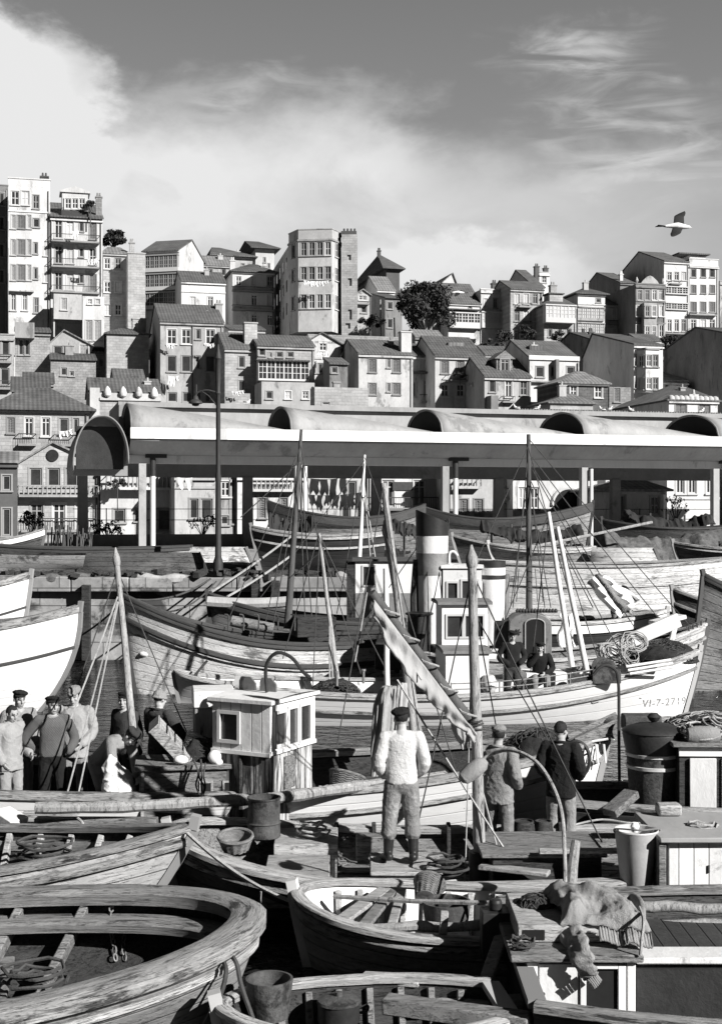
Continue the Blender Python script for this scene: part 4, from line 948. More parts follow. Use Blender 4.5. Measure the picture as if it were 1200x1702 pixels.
# ------------------------------------------------------------------ trees and shrubs
def tree(label, px, py, d, rx, rz_, base_py, n=3500, leaf=.26, m='leaf', name='tree', trunk='bark', tr=.22, lumps=16, cat='tree', seed=1, lean=.0):
    rng = random.Random(seed); c = at(px, py, d); b = at(px+lean, base_py, d)
    t = thing(name, label, cat, b); C = c-b
    tm = MB(); fork = Vector((C.x*.5, 0, max(.4, C.z-rz_*.75)))
    tm.tube(smooth_path([(0, 0, -1.5), (0, 0, .2), fork*.6+Vector((.1, 0, 0)), fork], 4), [tr*(1.25-.5*i/12) for i in range(13)], 8)
    cl = []
    for i in range(lumps):
        th = rng.uniform(0, 6.283); ph = rng.uniform(-.45, 1.25); k = rng.uniform(.5, .82)
        p = C+Vector((rx*k*math.cos(th)*math.cos(ph), rx*k*math.sin(th)*math.cos(ph), rz_*k*math.sin(ph)))
        cl.append((p, rng.uniform(.20, .42)*min(rx, rz_)))
        mid = fork.lerp(p, .5)+Vector((rng.uniform(-.3, .3), rng.uniform(-.3, .3), .3))
        tm.tube(smooth_path([fork-Vector((0, 0, .2)), mid, p], 4), [tr*.5*(1-i/9.5) for i in range(9)], 5)
    tm.build('trunk', trunk, t)
    mb = MB()
    for i in range(n):
        p, r = cl[rng.randrange(len(cl))]
        q = Vector((rng.gauss(0, 1), rng.gauss(0, 1), rng.gauss(0, 1))).normalized()*r*rng.random()**.4
        q.z *= .8; pos = p+q; s = leaf*rng.uniform(.6, 1.3)
        M = Euler((rng.uniform(-1.2, 1.2), rng.uniform(-1.2, 1.2), rng.uniform(0, 6.3))).to_matrix()
        o = len(mb.v); mb.v += [pos+M @ Vector(v) for v in ((-s, 0, 0), (0, -s*.45, .04), (s, 0, 0), (0, s*.45, .04))]; mb.f.append([o, o+1, o+2, o+3])
    me = mb.mesh('crown', recalc=False); link(me, 'crown', m, t)
    return t
tree('large dark broad crowned tree among the houses on the slope', 706, 516, 166, 4.1, 3.9, 562, 9000, .26, seed=3, trunk='bark_pale', lumps=38, tr=.28, lean=8)
tree('dark tree top showing above the stone house on the left', 189, 398, 176, 1.7, 1.5, 430, 1500, .26, seed=4)
tree('dark bushy tree between the bay window house and right dark gable', 1120, 580, 160, 3.0, 1.8, 605, 2600, .25, seed=5)
tree('small bush on the roof terrace beside the right chimney of balcony house', 151, 343, 153.5, .7, .8, 356, 500, .16, seed=6, tr=.06, lumps=7)
tree('thin young tree on the terrace in front of the stone house', 876, 555, 166, 1.5, 1.2, 578, 800, .16, seed=7, tr=.08, name='shrub', cat='shrub')
tree('spindly young tree left of the thin tree on the terrace', 838, 560, 166, 1.3, 1.1, 580, 500, .16, seed=8, tr=.08, name='shrub', cat='shrub')
tree('straggly shrub under the overhanging white gallery', 935, 562, 166, 2.2, 1.0, 580, 800, .16, seed=9, tr=.06, name='shrub', cat='shrub')
tree('low hedge like shrub on the slope below the terrace', 800, 575, 158, 4.0, 1.0, 585, 1500, .2, seed=10, tr=.06, name='shrub', cat='shrub', m='leaf_bush')
tree('dark scrub covering the slope left of the retaining wall', 560, 590, 156, 2.5, 1.5, 605, 1500, .2, seed=12, tr=.06, name='shrub', cat='shrub', m='leaf_bush')
tree('shrub spilling over the walled terrace right of the hipped shed', 615, 538, 166, 2.2, 1.2, 556, 1200, .2, seed=13, tr=.06, name='shrub', cat='shrub')
tree('bare branched street tree behind the market by the shop front', 337, 872, 82, 1.1, .8, 902, 160, .1, seed=14, tr=.06, lumps=14, name='street_tree')
tree('bare street tree behind the market left bay', 180, 880, 82, 1.2, .8, 902, 250, .12, seed=15, tr=.06, lumps=14, name='street_tree')
tree('little street tree in front of the gabled balustrade house', 52, 868, 84, 1.0, 1.1, 902, 260, .12, seed=16, tr=.05, lumps=14, name='street_tree')
tree('bare street tree beside the hip roofed lodge', 1122, 845, 84, .9, .9, 902, 120, .1, seed=17, tr=.06, lumps=14, name='street_tree')
tree('potted plants overflowing the balcony of the six window house', 764, 625, 144.2, 1.1, .45, 633, 500, .12, seed=18, tr=.04, lumps=12, name='balcony_plants', cat='plants', m='leaf_bush')
tree('hanging plants on the balustrade behind first market bay', 196, 806, 91.6, .8, .5, 815, 500, .1, seed=19, tr=.03, lumps=10, name='balcony_plants', cat='plants', m='leaf_bush')
for i, (px, y0, y1, d) in enumerate([(632, 498, 560, 168), (655, 528, 560, 166)]):
    a, b = at(px, y0, d), at(px+1, y1, d)
    tag(MB().tube([(b.x, b.y, b.z-1), (a.x, a.y, a.z)], .1, 7).build('utility_pole', 'pole_wood'), ['tall pale pole standing left of the big tree', 'short pale pole close to the trunk of the big tree'][i], 'pole')
# ------------------------------------------------------------------ boats
def uvmesh(name, V, F, UV, m, parent, sharp=40, solid=0, bev=0):
    me = bpy.data.meshes.new(name); me.from_pydata([tuple(p) for p in V], [], F); me.update()
    ul = me.uv_layers.new(name='UVMap')
    for p in me.polygons:
        for li in p.loop_indices: ul.data[li].uv = UV[me.loops[li].vertex_index]
    b = bmesh.new(); b.from_mesh(me); bmesh.ops.recalc_face_normals(b, faces=b.faces); b.to_mesh(me); b.free()
    me.polygons.foreach_set('use_smooth', [True]*len(me.polygons)); me.set_sharp_from_angle(angle=R(sharp))
    return link(me, name, m, parent, solid=solid, bev=bev)

class Boat:
    def __init__(s, name, label, cat, bow, stern, beam, zb, zm, zs, k=.5, tw=.5, rake=.5, srake=.1, tm=.42, pe=2., qe=.9, ps=2.2, mh='hull_white', mi='wood', mr='rail_wood',
                 th=.05, rw=.12, rh=.08, strakes=(), deck=None, md='deck_wood', ribs=0, thwarts=(), mrib='wood', ve=1.1, flip=False, z0=0., group=None, floor=None, rail_out=.03, stem=True, heel=0., e0=.38, rexp=1.15):
        B = Vector((bow[0], bow[1], 0)); A = Vector((stern[0], stern[1], 0)); s.L = (B-A).length; mid = (A+B)/2
        s.rz = math.atan2(B.y-A.y, B.x-A.x)
        s.root = thing(name, label, cat, (mid.x, mid.y, z0), s.rz, group)
        s.M = Matrix.Translation((mid.x, mid.y, z0)) @ Matrix.Rotation(s.rz, 4, 'Z'); s.Mi = s.M.inverted()
        s.beam, s.zb, s.zm, s.zs, s.k, s.tw, s.rake, s.srake, s.tm, s.pe, s.qe, s.ps, s.th, s.ve, s.e0, s.rexp = beam, zb, zm, zs, k, tw, rake, srake, tm, pe, qe, ps, th, ve, e0, rexp
        nt, ns = 40, 10; V = []; F = []; UV = []
        Hm = (zm+k)*1.15
        def sheet(off):
            o = len(V)
            for i in range(nt+1):
                t = i/nt; t = 1-(1-t)**1.25 if True else t
                for j in range(2*ns+1):
                    sd = -1 if j < ns else 1; q = abs(j-ns)/ns
                    V.append(s.pt(t, sd, q, off)); UV.append((t*s.L, q*Hm))
            for i in range(nt):
                for j in range(2*ns):
                    a = o+i*(2*ns+1)+j; F.append([a, a+1, a+2*ns+2, a+2*ns+1])
            return o
        o = sheet(0.)
        if tw > 0.02: F.append([o+j for j in range(2*ns+1)])
        if flip: R_ = Matrix.Rotation(math.pi, 4, 'X') @ Matrix.Translation((0, 0, -zm)); V = [R_ @ p for p in V]
        s.hull = uvmesh('hull', V, F, UV, mh, s.root)
        if not flip:
            V = []; F = []; UV = []; o = sheet(th)
            if tw > 0.02: F.append([o+j for j in range(2*ns+1)])
            uvmesh('inner_planking', V, F, UV, mi, s.root)
            s.sweep('rail', 0, -rw+rail_out, rail_out, -.01, rh, mr, cap=True)
            if tw > .02:
                a = s.pt(0, -1, 1); b = s.pt(0, 1, 1); MB().bb(a.x-.04, a.x+.1, a.y+.06, b.y-.06, a.z-.01, a.z+rh-.004).build('transom_rail', mr, s.root)
            for i in range(ribs):
                t = .1+.8*i/max(1, ribs-1)
                for sd in (-1, 1):
                    pts = [s.pt(t, sd, .35+.6*j/6, th+.03) for j in range(7)]
                    MB().tube(pts, .035, 5).build('rib', mrib, s.root)
            for t in thwarts:
                p = s.pt(t, 1, .8, th); MB().bb(p.x-.11, p.x+.11, -p.y, p.y, p.z-.05, p.z).build('thwart', mrib, s.root, bev=.008)
            if deck is not None: s.deck(deck, md)
            if floor is not None: s.deck(floor, 'wood_dark', 'floor_boards')
        for dr, w, h, m in strakes: s.strake(dr, w, h, m, flip)
        if stem:
            pts = [s.pt(1, 1, q) for q in [i/8 for i in range(9)]]
            if flip: pts = [R_ @ p for p in pts]
            mb = MB()
            for a, b in zip(pts, pts[1:]): mb.beam(a+Vector((.02, 0, 0)), b+Vector((.02, 0, 0)), .09, .1, (0, 1, 0))
            if not flip: mb.beam(pts[-1], pts[-1]+Vector((.03, 0, rh+.08)), .1, .12, (0, 1, 0))
            mb.build('stem', mr if not flip else mh, s.root)
    def zr(s, t):
        return s.zm+(s.zb-s.zm)*((t-s.tm)/(1-s.tm))**2 if t > s.tm else s.zm+(s.zs-s.zm)*((s.tm-t)/s.tm)**2
    def hb(s, t):
        if t > s.tm: return s.beam/2*max(0, 1-((t-s.tm)/(1-s.tm))**s.pe)**s.qe
        return s.beam/2*(s.tw+(1-s.tw)*max(0, 1-((s.tm-t)/s.tm)**s.ps))
    def pt(s, t, sd, q, off=0.):
        z = s.zr(t); bf = max(0, (t-.45)/.55); e = s.e0+(s.ve-s.e0)*bf**1.6
        y = s.hb(t)*q**e
        w = max(0, (t-s.tm)/(1-s.tm))**3; w2 = max(0, (s.tm-t)/s.tm)**3
        x = -s.L/2+s.L*t-s.rake*(1-q)**s.rexp*w+s.srake*(1-q)*w2
        zz = -s.k+(z+s.k)*q
        if off:
            y = max(0., y-off); x = x-off*1.2*w+off*w2; zz += off*(1-q)
        return Vector((x, sd*y, zz))
    def q_at(s, t, z): return min(1., max(0., (z+s.k)/(s.zr(t)+s.k)))
    def rail(s, t, sd): return s.pt(t, sd, 1)
    def path(s, dr, n=36):
        ts = [1-(1-i/n)**1.5 for i in range(n+1)]
        q = lambda t: s.q_at(t, s.zr(t)-dr)
        P = [s.pt(t, -1, q(t)) for t in ts]
        return P+[s.pt(t, 1, q(t)) for t in ts[::-1]][1 if s.hb(1) < .01 else 0:]
    def sweep(s, name, dr, w0, w1, h0, h1, m, cap=False, P=None, flip=False):
        P = P or s.path(dr); V = []; F = []; UV = []; n = len(P); u = 0
        for i in range(n):
            d = P[min(i+1, n-1)]-P[max(i-1, 0)]; d.z = 0; d = d.normalized() if d.length > 1e-6 else Vector((0, 1, 0)); nn = Vector((d.y, -d.x, 0))
            if i: u += (P[i]-P[i-1]).length
            hw = (w1-w0)
            for a, b, v in ((w0, h0, 0), (w1, h0, .1), (w1, h1*.75+h0*.25, .2), (w1-hw*.2, h1, .3), (w0+hw*.2, h1, .3+hw), (w0, h1*.75+h0*.25, .4+hw)):
                V.append(P[i]+nn*a+Vector((0, 0, b))); UV.append((u, v))
        for i in range(n-1):
            for j in range(6):
                j2 = (j+1) % 6; F.append([i*6+j, i*6+j2, i*6+6+j2, i*6+6+j])
        F.append([5, 4, 3, 2, 1, 0]); F.append([(n-1)*6+j for j in range(6)])
        if flip: R_ = Matrix.Rotation(math.pi, 4, 'X') @ Matrix.Translation((0, 0, -s.zm)); V = [R_ @ p for p in V]
        return uvmesh(name, V, F, UV, m, s.root, 50)
    def strake(s, dr, w, h, m, flip=False): s.sweep('rubbing_strake', dr, -.015, w, -h/2, h/2, m, flip=flip)
    def deck(s, z, m, name='deck', t0=.0, t1=.97):
        mb = MB(); n = 24
        def f(a, b):
            t = t0+(t1-t0)*a; q = s.q_at(t, z); p = s.pt(t, 1, q, s.th); return (p.x, (2*b-1)*p.y, z+.03*(1-(2*b-1)**2))
        mb.grid(f, n, 6); mb.build(name, m, s.root)
    def lo(s, p): return s.Mi @ Vector(p)
    def px(s, x, y, d): return s.Mi @ at(x, y, d)
    def part(s, mb, name, m, parent=None, **kw): return mb.build(name, m, parent or s.root, **kw)
    def mast(s, name, p0, p1, r0, r1, m='pole_wood', finial=False):
        a, b = s.lo(p0), s.lo(p1); mb = MB(); n = 10
        mb.tube([a.lerp(b, i/n)+Vector((.004*math.sin(i*1.1)*min(i, n-i)/3, 0, 0)) for i in range(n+1)], [r0+(r1-r0)*i/n for i in range(n+1)], 12)
        if finial:
            d = (b-a).normalized(); mb.lathe([(r1*1.1, -.02), (r1*1.35, .03), (r1*1.3, .1), (r1*.7, .17), (r1*.25, .24)], 12, b, d.to_track_quat('Z', 'Y').to_matrix())
        return mb.build(name, m, s.root)
    def line(s, p0, p1, sg=.0, r=.012, m='rope_dark', name='stay'):
        return MB().tube(sag(s.lo(p0), s.lo(p1), sg), r, 5).build(name, m, s.root)

def cabin(parent, name, c, w, dp, h, rz, m, front=(), right=(), roof='paint_white', over=.06, mf='frame_white', left=(), rh=.06, camber=.04):
    "deck house standing on its base centre c; window rectangles (u0,u1,z0,z1) on the front, right and left faces"
    mb = MB(); F = [(-w/2, -dp/2), (w/2, -dp/2), (w/2, dp/2), (-w/2, dp/2)]
    faces = [(F[0], F[1], front), (F[1], F[2], right), (F[2], F[3], ()), (F[3], F[0], left)]
    for A, B, ops in faces: facade(mb, A, B, 0, h, list(ops), .05)
    o = mb.build(name, m, parent, c, (0, 0, rz))
    for A, B, ops in faces:
        L = math.hypot(B[0]-A[0], B[1]-A[1]); dx, dy = (B[0]-A[0])/L, (B[1]-A[1])/L
        for a, b, z0, z1 in ops:
            f = MB(); k = .045
            f.bb(a-k, a, -.025, .03, z0-k, z1+k); f.bb(b, b+k, -.025, .03, z0-k, z1+k); f.bb(a, b, -.025, .03, z1, z1+k); f.bb(a, b, -.025, .03, z0-k, z0)
            fo = f.build('window', mf, o, (A[0], A[1], 0), (0, 0, math.atan2(dy, dx)))
            MB().bb(a, b, .02, .026, z0, z1).build('pane', 'glass', fo)
    r = MB(); r.grid(lambda a, b: ((a-.5)*(w+2*over), (b-.5)*(dp+2*over), h+rh+camber*(1-(2*b-1)**2)), 2, 8)
    r.bb(-w/2-over, w/2+over, -dp/2-over, dp/2+over, h+.003, h+rh)
    r.build('roof', roof, o)
    return o

# ---- the white trawler with the registration number on its bow
vi = Boat('trawler', 'white trawler with registration number VI 7 2719 on its bow', 'trawler', (7.5, 29.35), (-2.7, 28.7), 2.9, 1.42, .64, .8, .6, .6, .55, .2, pe=2.3, qe=.85,
          mh='hull_white', mi='paint_worn', mr='rail_pale', rw=.14, rh=.06, strakes=[(.36, .05, .07, 'rail_wood'), (.04, .03, .05, 'rail_pale')], deck=.38, ve=.95)
def number(b, txt, t0, zc, h, m):
    cu = bpy.data.curves.new('t', 'FONT'); cu.body = txt; cu.size = h*1.4; cu.extrude = 0; cu.space_character = 1.15
    ob = bpy.data.objects.new('t', cu); COL.objects.link(ob); bpy.context.view_layer.update()
    me = bpy.data.meshes.new_from_object(ob.evaluated_get(bpy.context.evaluated_depsgraph_get())); bpy.data.objects.remove(ob)
    bm = bmesh.new(); bm.from_mesh(me); bmesh.ops.triangulate(bm, faces=bm.faces); bmesh.ops.subdivide_edges(bm, edges=[e for e in bm.edges if e.calc_length() > .06], cuts=2)
    for v in bm.verts:
        x = -b.L/2+b.L*t0+v.co.x; z = zc+v.co.y
        t = t0+v.co.x/b.L
        for _ in range(4):
            q = b.q_at(t, z); p = b.pt(t, -1, q); t += (x-p.x)/b.L
        v.co = b.pt(t, -1, b.q_at(t, z))+Vector((0, -.008, 0))
    bm.to_mesh(me); bm.free(); me.materials.clear(); link(me, 'registration_number', m, b.root)
number(vi, 'VI-7-2719', .862, .25, .17, 'letter')
c = vi.px(772, 1130, 28.4)
k = cabin(vi.root, 'deckhouse', (vi.px(770, 1130, 28.6).x, -.35, .38), .92, 1.3, 1.12, 0, 'paint_white', right=[(.2, .75, .1, .95)], front=[], roof='grey_iron')
MB().bb(.47, .84, -.55, .55, 1.0, 1.1).bb(.79, .85, -.55, -.49, 0, .99).build('porch', 'paint_white', k)
# two tier wheelhouse behind it
k = cabin(vi.root, 'wheelhouse', (vi.px(768, 1060, 29.4).x, .55, .42), 1.0, 1.1, 2.05, 0, 'paint_white', front=[(.12, .44, 1.35, 1.8), (.52, .9, 1.35, 1.8)], right=[(.1, .45, 1.35, 1.8), (.55, .95, 1.35, 1.8)], roof='grey_iron', over=.1)
s_ = MB(); x0 = vi.px(912, 1080, 28.4).x
s_.bb(x0-.42, x0+.48, -.35, .45, .38, 1.0); vi.part(s_, 'engine_casing', 'paint_white', bev=.02)
vi.part(MB().bb(x0-1.1, x0-.44, -.2, .4, .38, .78), 'hatch', 'paint_worn', bev=.02)
# guard rail along the waist
mb = MB()
for zz in (.28, .16):
    mb.tube([vi.rail(.44+.3*i/12, -1)+Vector((0, .06, zz)) for i in range(13)], .012, 5)
for i in range(7): p = vi.rail(.44+.05*i, -1)+Vector((0, .06, 0)); mb.tube([p, p+Vector((0, 0, .3))], .014, 5)
vi.part(mb, 'guard_rail', 'grey_iron')
vi.mast('pole', at(530, 886, 29.6), at(562, 1140, 29.4), .035, .06, 'pole_wood')
vi.mast('pole', at(911, 851, 29.2), at(950, 1108, 29.0), .045, .065, 'paint_white')
vi.mast('pole', at(926, 876, 28.8), at(976, 1122, 28.2), .045, .065, 'paint_white')
vi.line(at(530, 886, 29.6), at(640, 1110, 29.4), .05); vi.line(at(530, 886, 29.6), at(470, 1095, 29.4), .02)
for dx in (0, 6, 14): vi.line(at(548, 1040, 29.4), at(548+dx, 1140, 29.3), .0, .02, 'rope', 'halyard')
for px_, py_ in ((604, 1136), (560, 1140), (640, 1140)):
    p = vi.px(px_, py_, 27.8); vi.part(MB().tube([p, p+Vector((0, 0, .28))], .03, 7).lathe([(.05, .26), (.05, .3)], 8, p), 'bollard', 'grey_iron')
# dark winch and frame forward
p = vi.px(1003, 1110, 28.3); q = MB().lathe([(.07, -.22), (.22, -.2), (.22, -.17), (.1, -.15), (.1, .15), (.22, .17), (.22, .2), (.07, .22)], 16, p, (R(90), 0, 0)); q.bb(p.x-.3, p.x+.3, p.y-.28, p.y-.24, p.z-.3, p.z); q.bb(p.x-.3, p.x+.3, p.y+.24, p.y+.28, p.z-.3, p.z); vi.part(q, 'winch', 'rusty_iron')
mb = MB()
for i in range(3): a = vi.px(1040+i*3, 1108+i*6, 28.2); mb.tube([a, a+Vector((1.0, .1, .13))], .028, 7)
vi.part(mb, 'stanchion_bar', 'paint_white')

# ---- steam trawler behind: funnels, casing, raised bow
st = Boat('steam_trawler', 'pale steam trawler with tall black topped funnel moored behind the white trawler', 'trawler', (8.35, 31.95), (.9, 32.3), 2.5, 1.78, 1.0, 1.2, .7, .6, .6, .2, pe=2.2, qe=.8,
          mh='hull_worn', mi='wood', mr='rail_pale', rw=.16, rh=.07, strakes=[(.3, .05, .08, 'rail_wood')], deck=.75)
def funnel(b, pxl, pxr, yt, yb, d, bands, slope=.12, name='funnel', z_base=.75):
    k = d/FPX; r = (pxr-pxl)/2*k; c = b.lo(at((pxl+pxr)/2, yb, d)); zt = at(0, yt, d).z; c.z = z_base; H = zt-z_base
    f = MB(); n = 28; prof = [(r*1.06, 0), (r*1.06, .12), (r*.98, .16), (r, H*.99)]
    zs_ = sorted({0., *[b_[0]*H for b_ in bands], H})
    fo = None
    for i, (a, m) in enumerate(bands):
        z0 = a*H+(.004 if i else 0); z1 = bands[i+1][0]*H if i+1 < len(bands) else H
        mb = MB(); o = 0
        for zz in (z0, z1):
            rr = r*(1.0+.015*(i % 2))*(.90+.14*zz/H)
            for j in range(n):
                th = 6.2832*j/n; cut = -slope*math.cos(th)*(zz >= H-.001); mb.v.append(Vector((rr*math.cos(th), rr*math.sin(th), zz+cut)))
        for j in range(n): mb.f.append([j, (j+1) % n, n+(j+1) % n, n+j])
        if i == len(bands)-1:
            for j in range(n): th = 6.2832*j/n; mb.v.append(Vector((rr*.9*math.cos(th), rr*.9*math.sin(th), H-slope*math.cos(th)))); mb.v.append(Vector((rr*.9*math.cos(th), rr*.9*math.sin(th), H-.5)))
            for j in range(n):
                j2 = (j+1) % n; mb.f.append([n+j, n+j2, 2*n+2*j2, 2*n+2*j]); mb.f.append([2*n+2*j, 2*n+2*j2, 2*n+2*j2+1, 2*n+2*j+1])
            mb.f.append([2*n+2*j+1 for j in range(n)])
        if fo is None: fo = mb.build(name, m, b.root, c)
        else: mb.build('painted_band', m, fo)
    return fo
f = funnel(st, 692, 744, 858, 1050, 32.0, [(0, 'paint_worn'), (.61, 'grey_iron'), (.755, 'paint_worn'), (.87, 'black_paint')], .16)
MB().tube([(-.38, -.05, .2), (-.40, -.05, 1.7), (-.36, -.05, 2.6)], [.14, .13, .1], 8).build('steam_pipe', 'rusty_iron', f)
for a in (-1.9, -1.1): MB().tube([(.36*math.cos(a), .36*math.sin(a), 2.35), (.5*math.cos(a)+.1, -.9, .4)], .012, 5).build('guy_wire', 'wire', f)
funnel(st, 797, 839, 932, 1010, 32.0, [(0, 'paint_worn'), (.78, 'black_paint'), (.83, 'paint_white'), (.92, 'black_paint')], .0, z_base=1.3)
funnel(st, 834, 846, 955, 1010, 32.3, [(0, 'grey_iron'), (.9, 'grey_iron')], .0, name='vent_pipe', z_base=1.2)
k = cabin(st.root, 'wheelhouse', (st.px(767, 1000, 32.2).x, -.1, .75), .92, 1.0, 2.4, 0, 'paint_white', front=[(.12, .34, 1.55, 2.05), (.46, .82, 1.6, 2.1)], right=[(.15, .45, 1.55, 2.05), (.55, .85, 1.55, 2.05)], roof='paint_worn', over=.05)
MB().tube(smooth_path([(-.3, -.3, 2.5), (-.3, -.3, 2.75), (-.2, -.3, 2.8), (-.1, -.3, 2.7)]), .03, 7).build('vent_pipe', 'paint_white', k)
# engine casing with arched doorway
x0 = st.px(882, 1050, 31.3).x
cs = MB(); arch = lambda w, h, n=8: [(-w/2, 0), (-w/2, h-w*.25)]+[(-w/2*math.cos(math.pi*i/n), h-w*.25+w*.25*math.sin(math.pi*i/n)) for i in range(1, n)]+[(w/2, h-w*.25), (w/2, 0)]
cs.prism([(x0+u, -.75, .75+z) for u, z in arch(1.0, 1.35)], (0, 1.1, 0)); ck = st.part(cs, 'engine_casing', 'grey_iron', bev=.015)
MB().prism([(x0+.1+u, -.765, .95+z) for u, z in arch(.44, 1.0)], (0, .01, 0)).build('doorway', 'void', ck)
MB().tube([(x0+.1+u, -.77, .95+z) for u, z in arch(.46, 1.02)], .02, 5).build('door_frame', 'frame_grey', ck)
MB().lathe([(.012, 0), (.012, .02)], 6, (x0-.3, -.76, 1.65), (R(90), 0, 0)).box((x0-.3, -.76, 1.65), (.16, .02, .025)).box((x0-.3, -.76, 1.65), (.16, .02, .025), (0, R(60), 0)).box((x0-.3, -.76, 1.65), (.16, .02, .025), (0, R(120), 0)).build('star_badge', 'iron', ck)
xb = st.px(842, 1030, 31.8).x; st.part(MB().bb(xb-.3, xb+.22, -.5, .8, .75, 1.9), 'casing', 'black_paint', bev=.03)
mb = MB()
for i in range(14): mb.lathe([(.035, 0), (.05, .05), (.02, .1)], 7, (x0-.3+i*.07, -.6, 2.1))
st.part(mb, 'belaying_rack', 'iron')
tm = st.mast('mast', at(878, 722, 33.0), at(879, 1035, 32.6), .05, .085, 'pole_dark')
for a, b_ in (((884, 775), (1075, 1075)), ((884, 780), (1012, 1000)), ((882, 800), (985, 1010)), ((884, 760), (1120, 1060)), ((876, 770), (852, 1010)), ((880, 790), (905, 1010)), ((872, 830), (848, 1008)), ((884, 830), (915, 1010))):
    st.line(at(*a, 32.9), at(*b_, 31.9), .04, .013)
for y in (940, 958, 975): st.line(at(850, y, 32.5), at(912, y+4, 32.5), .0, .01)
for i, (a, b_) in enumerate([((858, 1000), (862, 945)), ((893, 1000), (889, 945)), ((902, 1000), (896, 930))]): st.line(at(*a, 32.6), at(*b_, 32.6), 0, .01)
# furled white jib and bow timber
mb = MB(); A, B2 = st.px(985, 960, 31.6), st.px(1046, 1012, 31.4)
mb.grid(lambda a, b: A.lerp(B2, a)+Vector(((b-.5)*.42*(.7+.5*a)+.02*math.sin(a*9), (.10+.05*a)*math.sin(b*11+a*5), (b-.5)*.40*(.7+.5*a)+.02*math.sin(a*14+b*4))), 10, 8); st.part(mb, 'furled_jib', 'laundry', solid=.015)
st.part(MB().beam(st.px(1000, 1085, 30.9), st.px(1128, 1030, 31.2), .1, .34, (0, 0, 1)), 'bow_timber', 'paint_worn', bev=.02)
mb = MB().beam(st.px(1085, 1036, 31.5), st.px(1132, 1024, 31.7), .5, .1); mb.beam(st.px(1113, 1072, 31.2), st.px(1122, 1038, 31.2), .12, .1, (0, 1, 0)); st.part(mb, 'catwalk', 'paint_worn', bev=.02)
mb = MB()
for i in range(4): p = st.rail(.93+.015*i, -1); mb.tube([p, p+Vector((0, 0, .18))], .02, 6)
mb.tube([st.rail(.92+.02*i, -1)+Vector((0, 0, .18)) for i in range(4)], .015, 6); st.part(mb, 'bow_rail', 'rusty_iron')
st.part(MB().bb(st.px(735, 1090, 31).x-1.6, st.px(735, 1090, 31).x, -.9, .6, .75, 1.35), 'boiler_house', 'black_paint', bev=.03)
mb = MB(); p = st.px(655, 1010, 31.6); mb.lathe([(.32, 0), (.34, .04), (.3, .06)], 18, (p.x+.6, p.y, 2.05)); mb.lathe([(.28, 0), (.28, 1.3)], 18, (p.x+.6, p.y, .75)); st.part(mb, 'water_tank', 'black_paint')

# ---- big old grey hull with bow to the left
og = Boat('fishing_boat', 'large weathered grey wooden hull with black wale, bow pointing left', 'fishing boat', (-5.9, 32.7), (1.1, 34.4), 2.7, 2.42, 1.22, 1.3, .8, .6, .5, .2, tm=.35, pe=2.6, qe=.8,
          mh='hull_old', mi='wood_dark', mr='rail_dark', rw=.12, rh=.08, strakes=[(.06, .03, .1, 'rail_dark'), (.52, .06, .11, 'rail_dark'), (.62, .045, .05, 'rail_pale')], deck=.7, ve=.72)
og.mast('mast', at(501, 714, 34.0), at(478, 1045, 33.6), .04, .10, 'pole_dark')
for a, b_ in (((500, 770), (455, 1035)), ((500, 770), (520, 1050)), ((498, 790), (508, 1050)), ((500, 765), (400, 860))): og.line(at(*a, 33.9), at(*b_, 33.4), .03, .014)
og.part(MB().tube([og.px(385, 1032, 33.2), og.px(455, 1045, 33.2)], .14, 12), 'roller', 'wood', bev=0)
for px_ in (380, 405, 430, 462, 490): p = og.px(px_, 1048, 32.8); og.part(MB().tube(smooth_path([p, p+Vector((0, 0, .35)), p+Vector((.1, 0, .4))]), .02, 6), 'thole_hook', 'rusty_iron')
og.part(MB().box(og.px(520, 1040, 33.6), (1.0, 1.0, .5)), 'hatch', 'wood_dark', bev=.02)
og.part(MB().lathe([(.09, 0), (.05, .02)], 10, og.lo(at(216, 1025, 32.95)), (R(90), 0, 0)), 'hawse_hole', 'void')
og.part(MB().tube(smooth_path([og.px(236, 1086, 32.8), og.px(238, 1076, 32.75), og.px(240, 1084, 32.7)]), .03, 6), 'bow_ring', 'rusty_iron')
tag(MB().ell(at(242, 1087, 32.62), (.16, .1, .08)).build('fender', 'laundry'), 'small white fender hanging on the grey bow', 'fender')

b13 = Boat('dinghy', 'small white dinghy with outboard tiller lying under the grey hull', 'dinghy', (-4.4, 31.2), (-1.95, 31.4), 1.15, .72, .5, .5, .25, .7, .2, .05, qe=.6, mh='hull_white', mi='paint_white', mr='rail_pale', rw=.1, thwarts=(.3, .62))
b13.part(MB().beam(b13.px(345, 1098, 31.2), b13.px(322, 1125, 31.1), .05, .05).beam(b13.px(318, 1122, 31.1), b13.px(330, 1132, 31.1), .25, .03), 'tiller', 'wood_dark')

dk = Boat('fishing_boat', 'dark decked boat with white wheelhouse moored along the quay wall', 'fishing boat', (-4.25, 36.7), (2.8, 36.9), 2.3, 2.2, 1.45, 1.4, .7, .6, .5, .2, tm=.35, qe=.8,
          mh='hull_grey', mi='wood', mr='rail_dark', rw=.14, rh=.08, strakes=[(.1, .04, .14, 'rail_dark')], deck=1.0)
k = cabin(dk.root, 'wheelhouse', (dk.px(640, 1000, 36.6).x, .0, 1.0), 1.62, 1.25, 2.15, -dk.rz, 'paint_white', front=[(.22, .52, 1.5, 2.0)], roof='rail_wood', over=.09)
MB().bb(-.815, .815, -.63, -.626, 0, 1.28).build('painted_band', 'grey_iron', k)
MB().bb(-1.05, -.82, -.6, .6, 0, 2.1).build('side_box', 'wood_dark', k)
dk.part(MB().bb(dk.px(675, 1060, 36).x, dk.px(575, 1060, 36).x, .72, 1.0, 1.0, 1.62), 'bulwark_box', 'wood_dark', bev=.02)
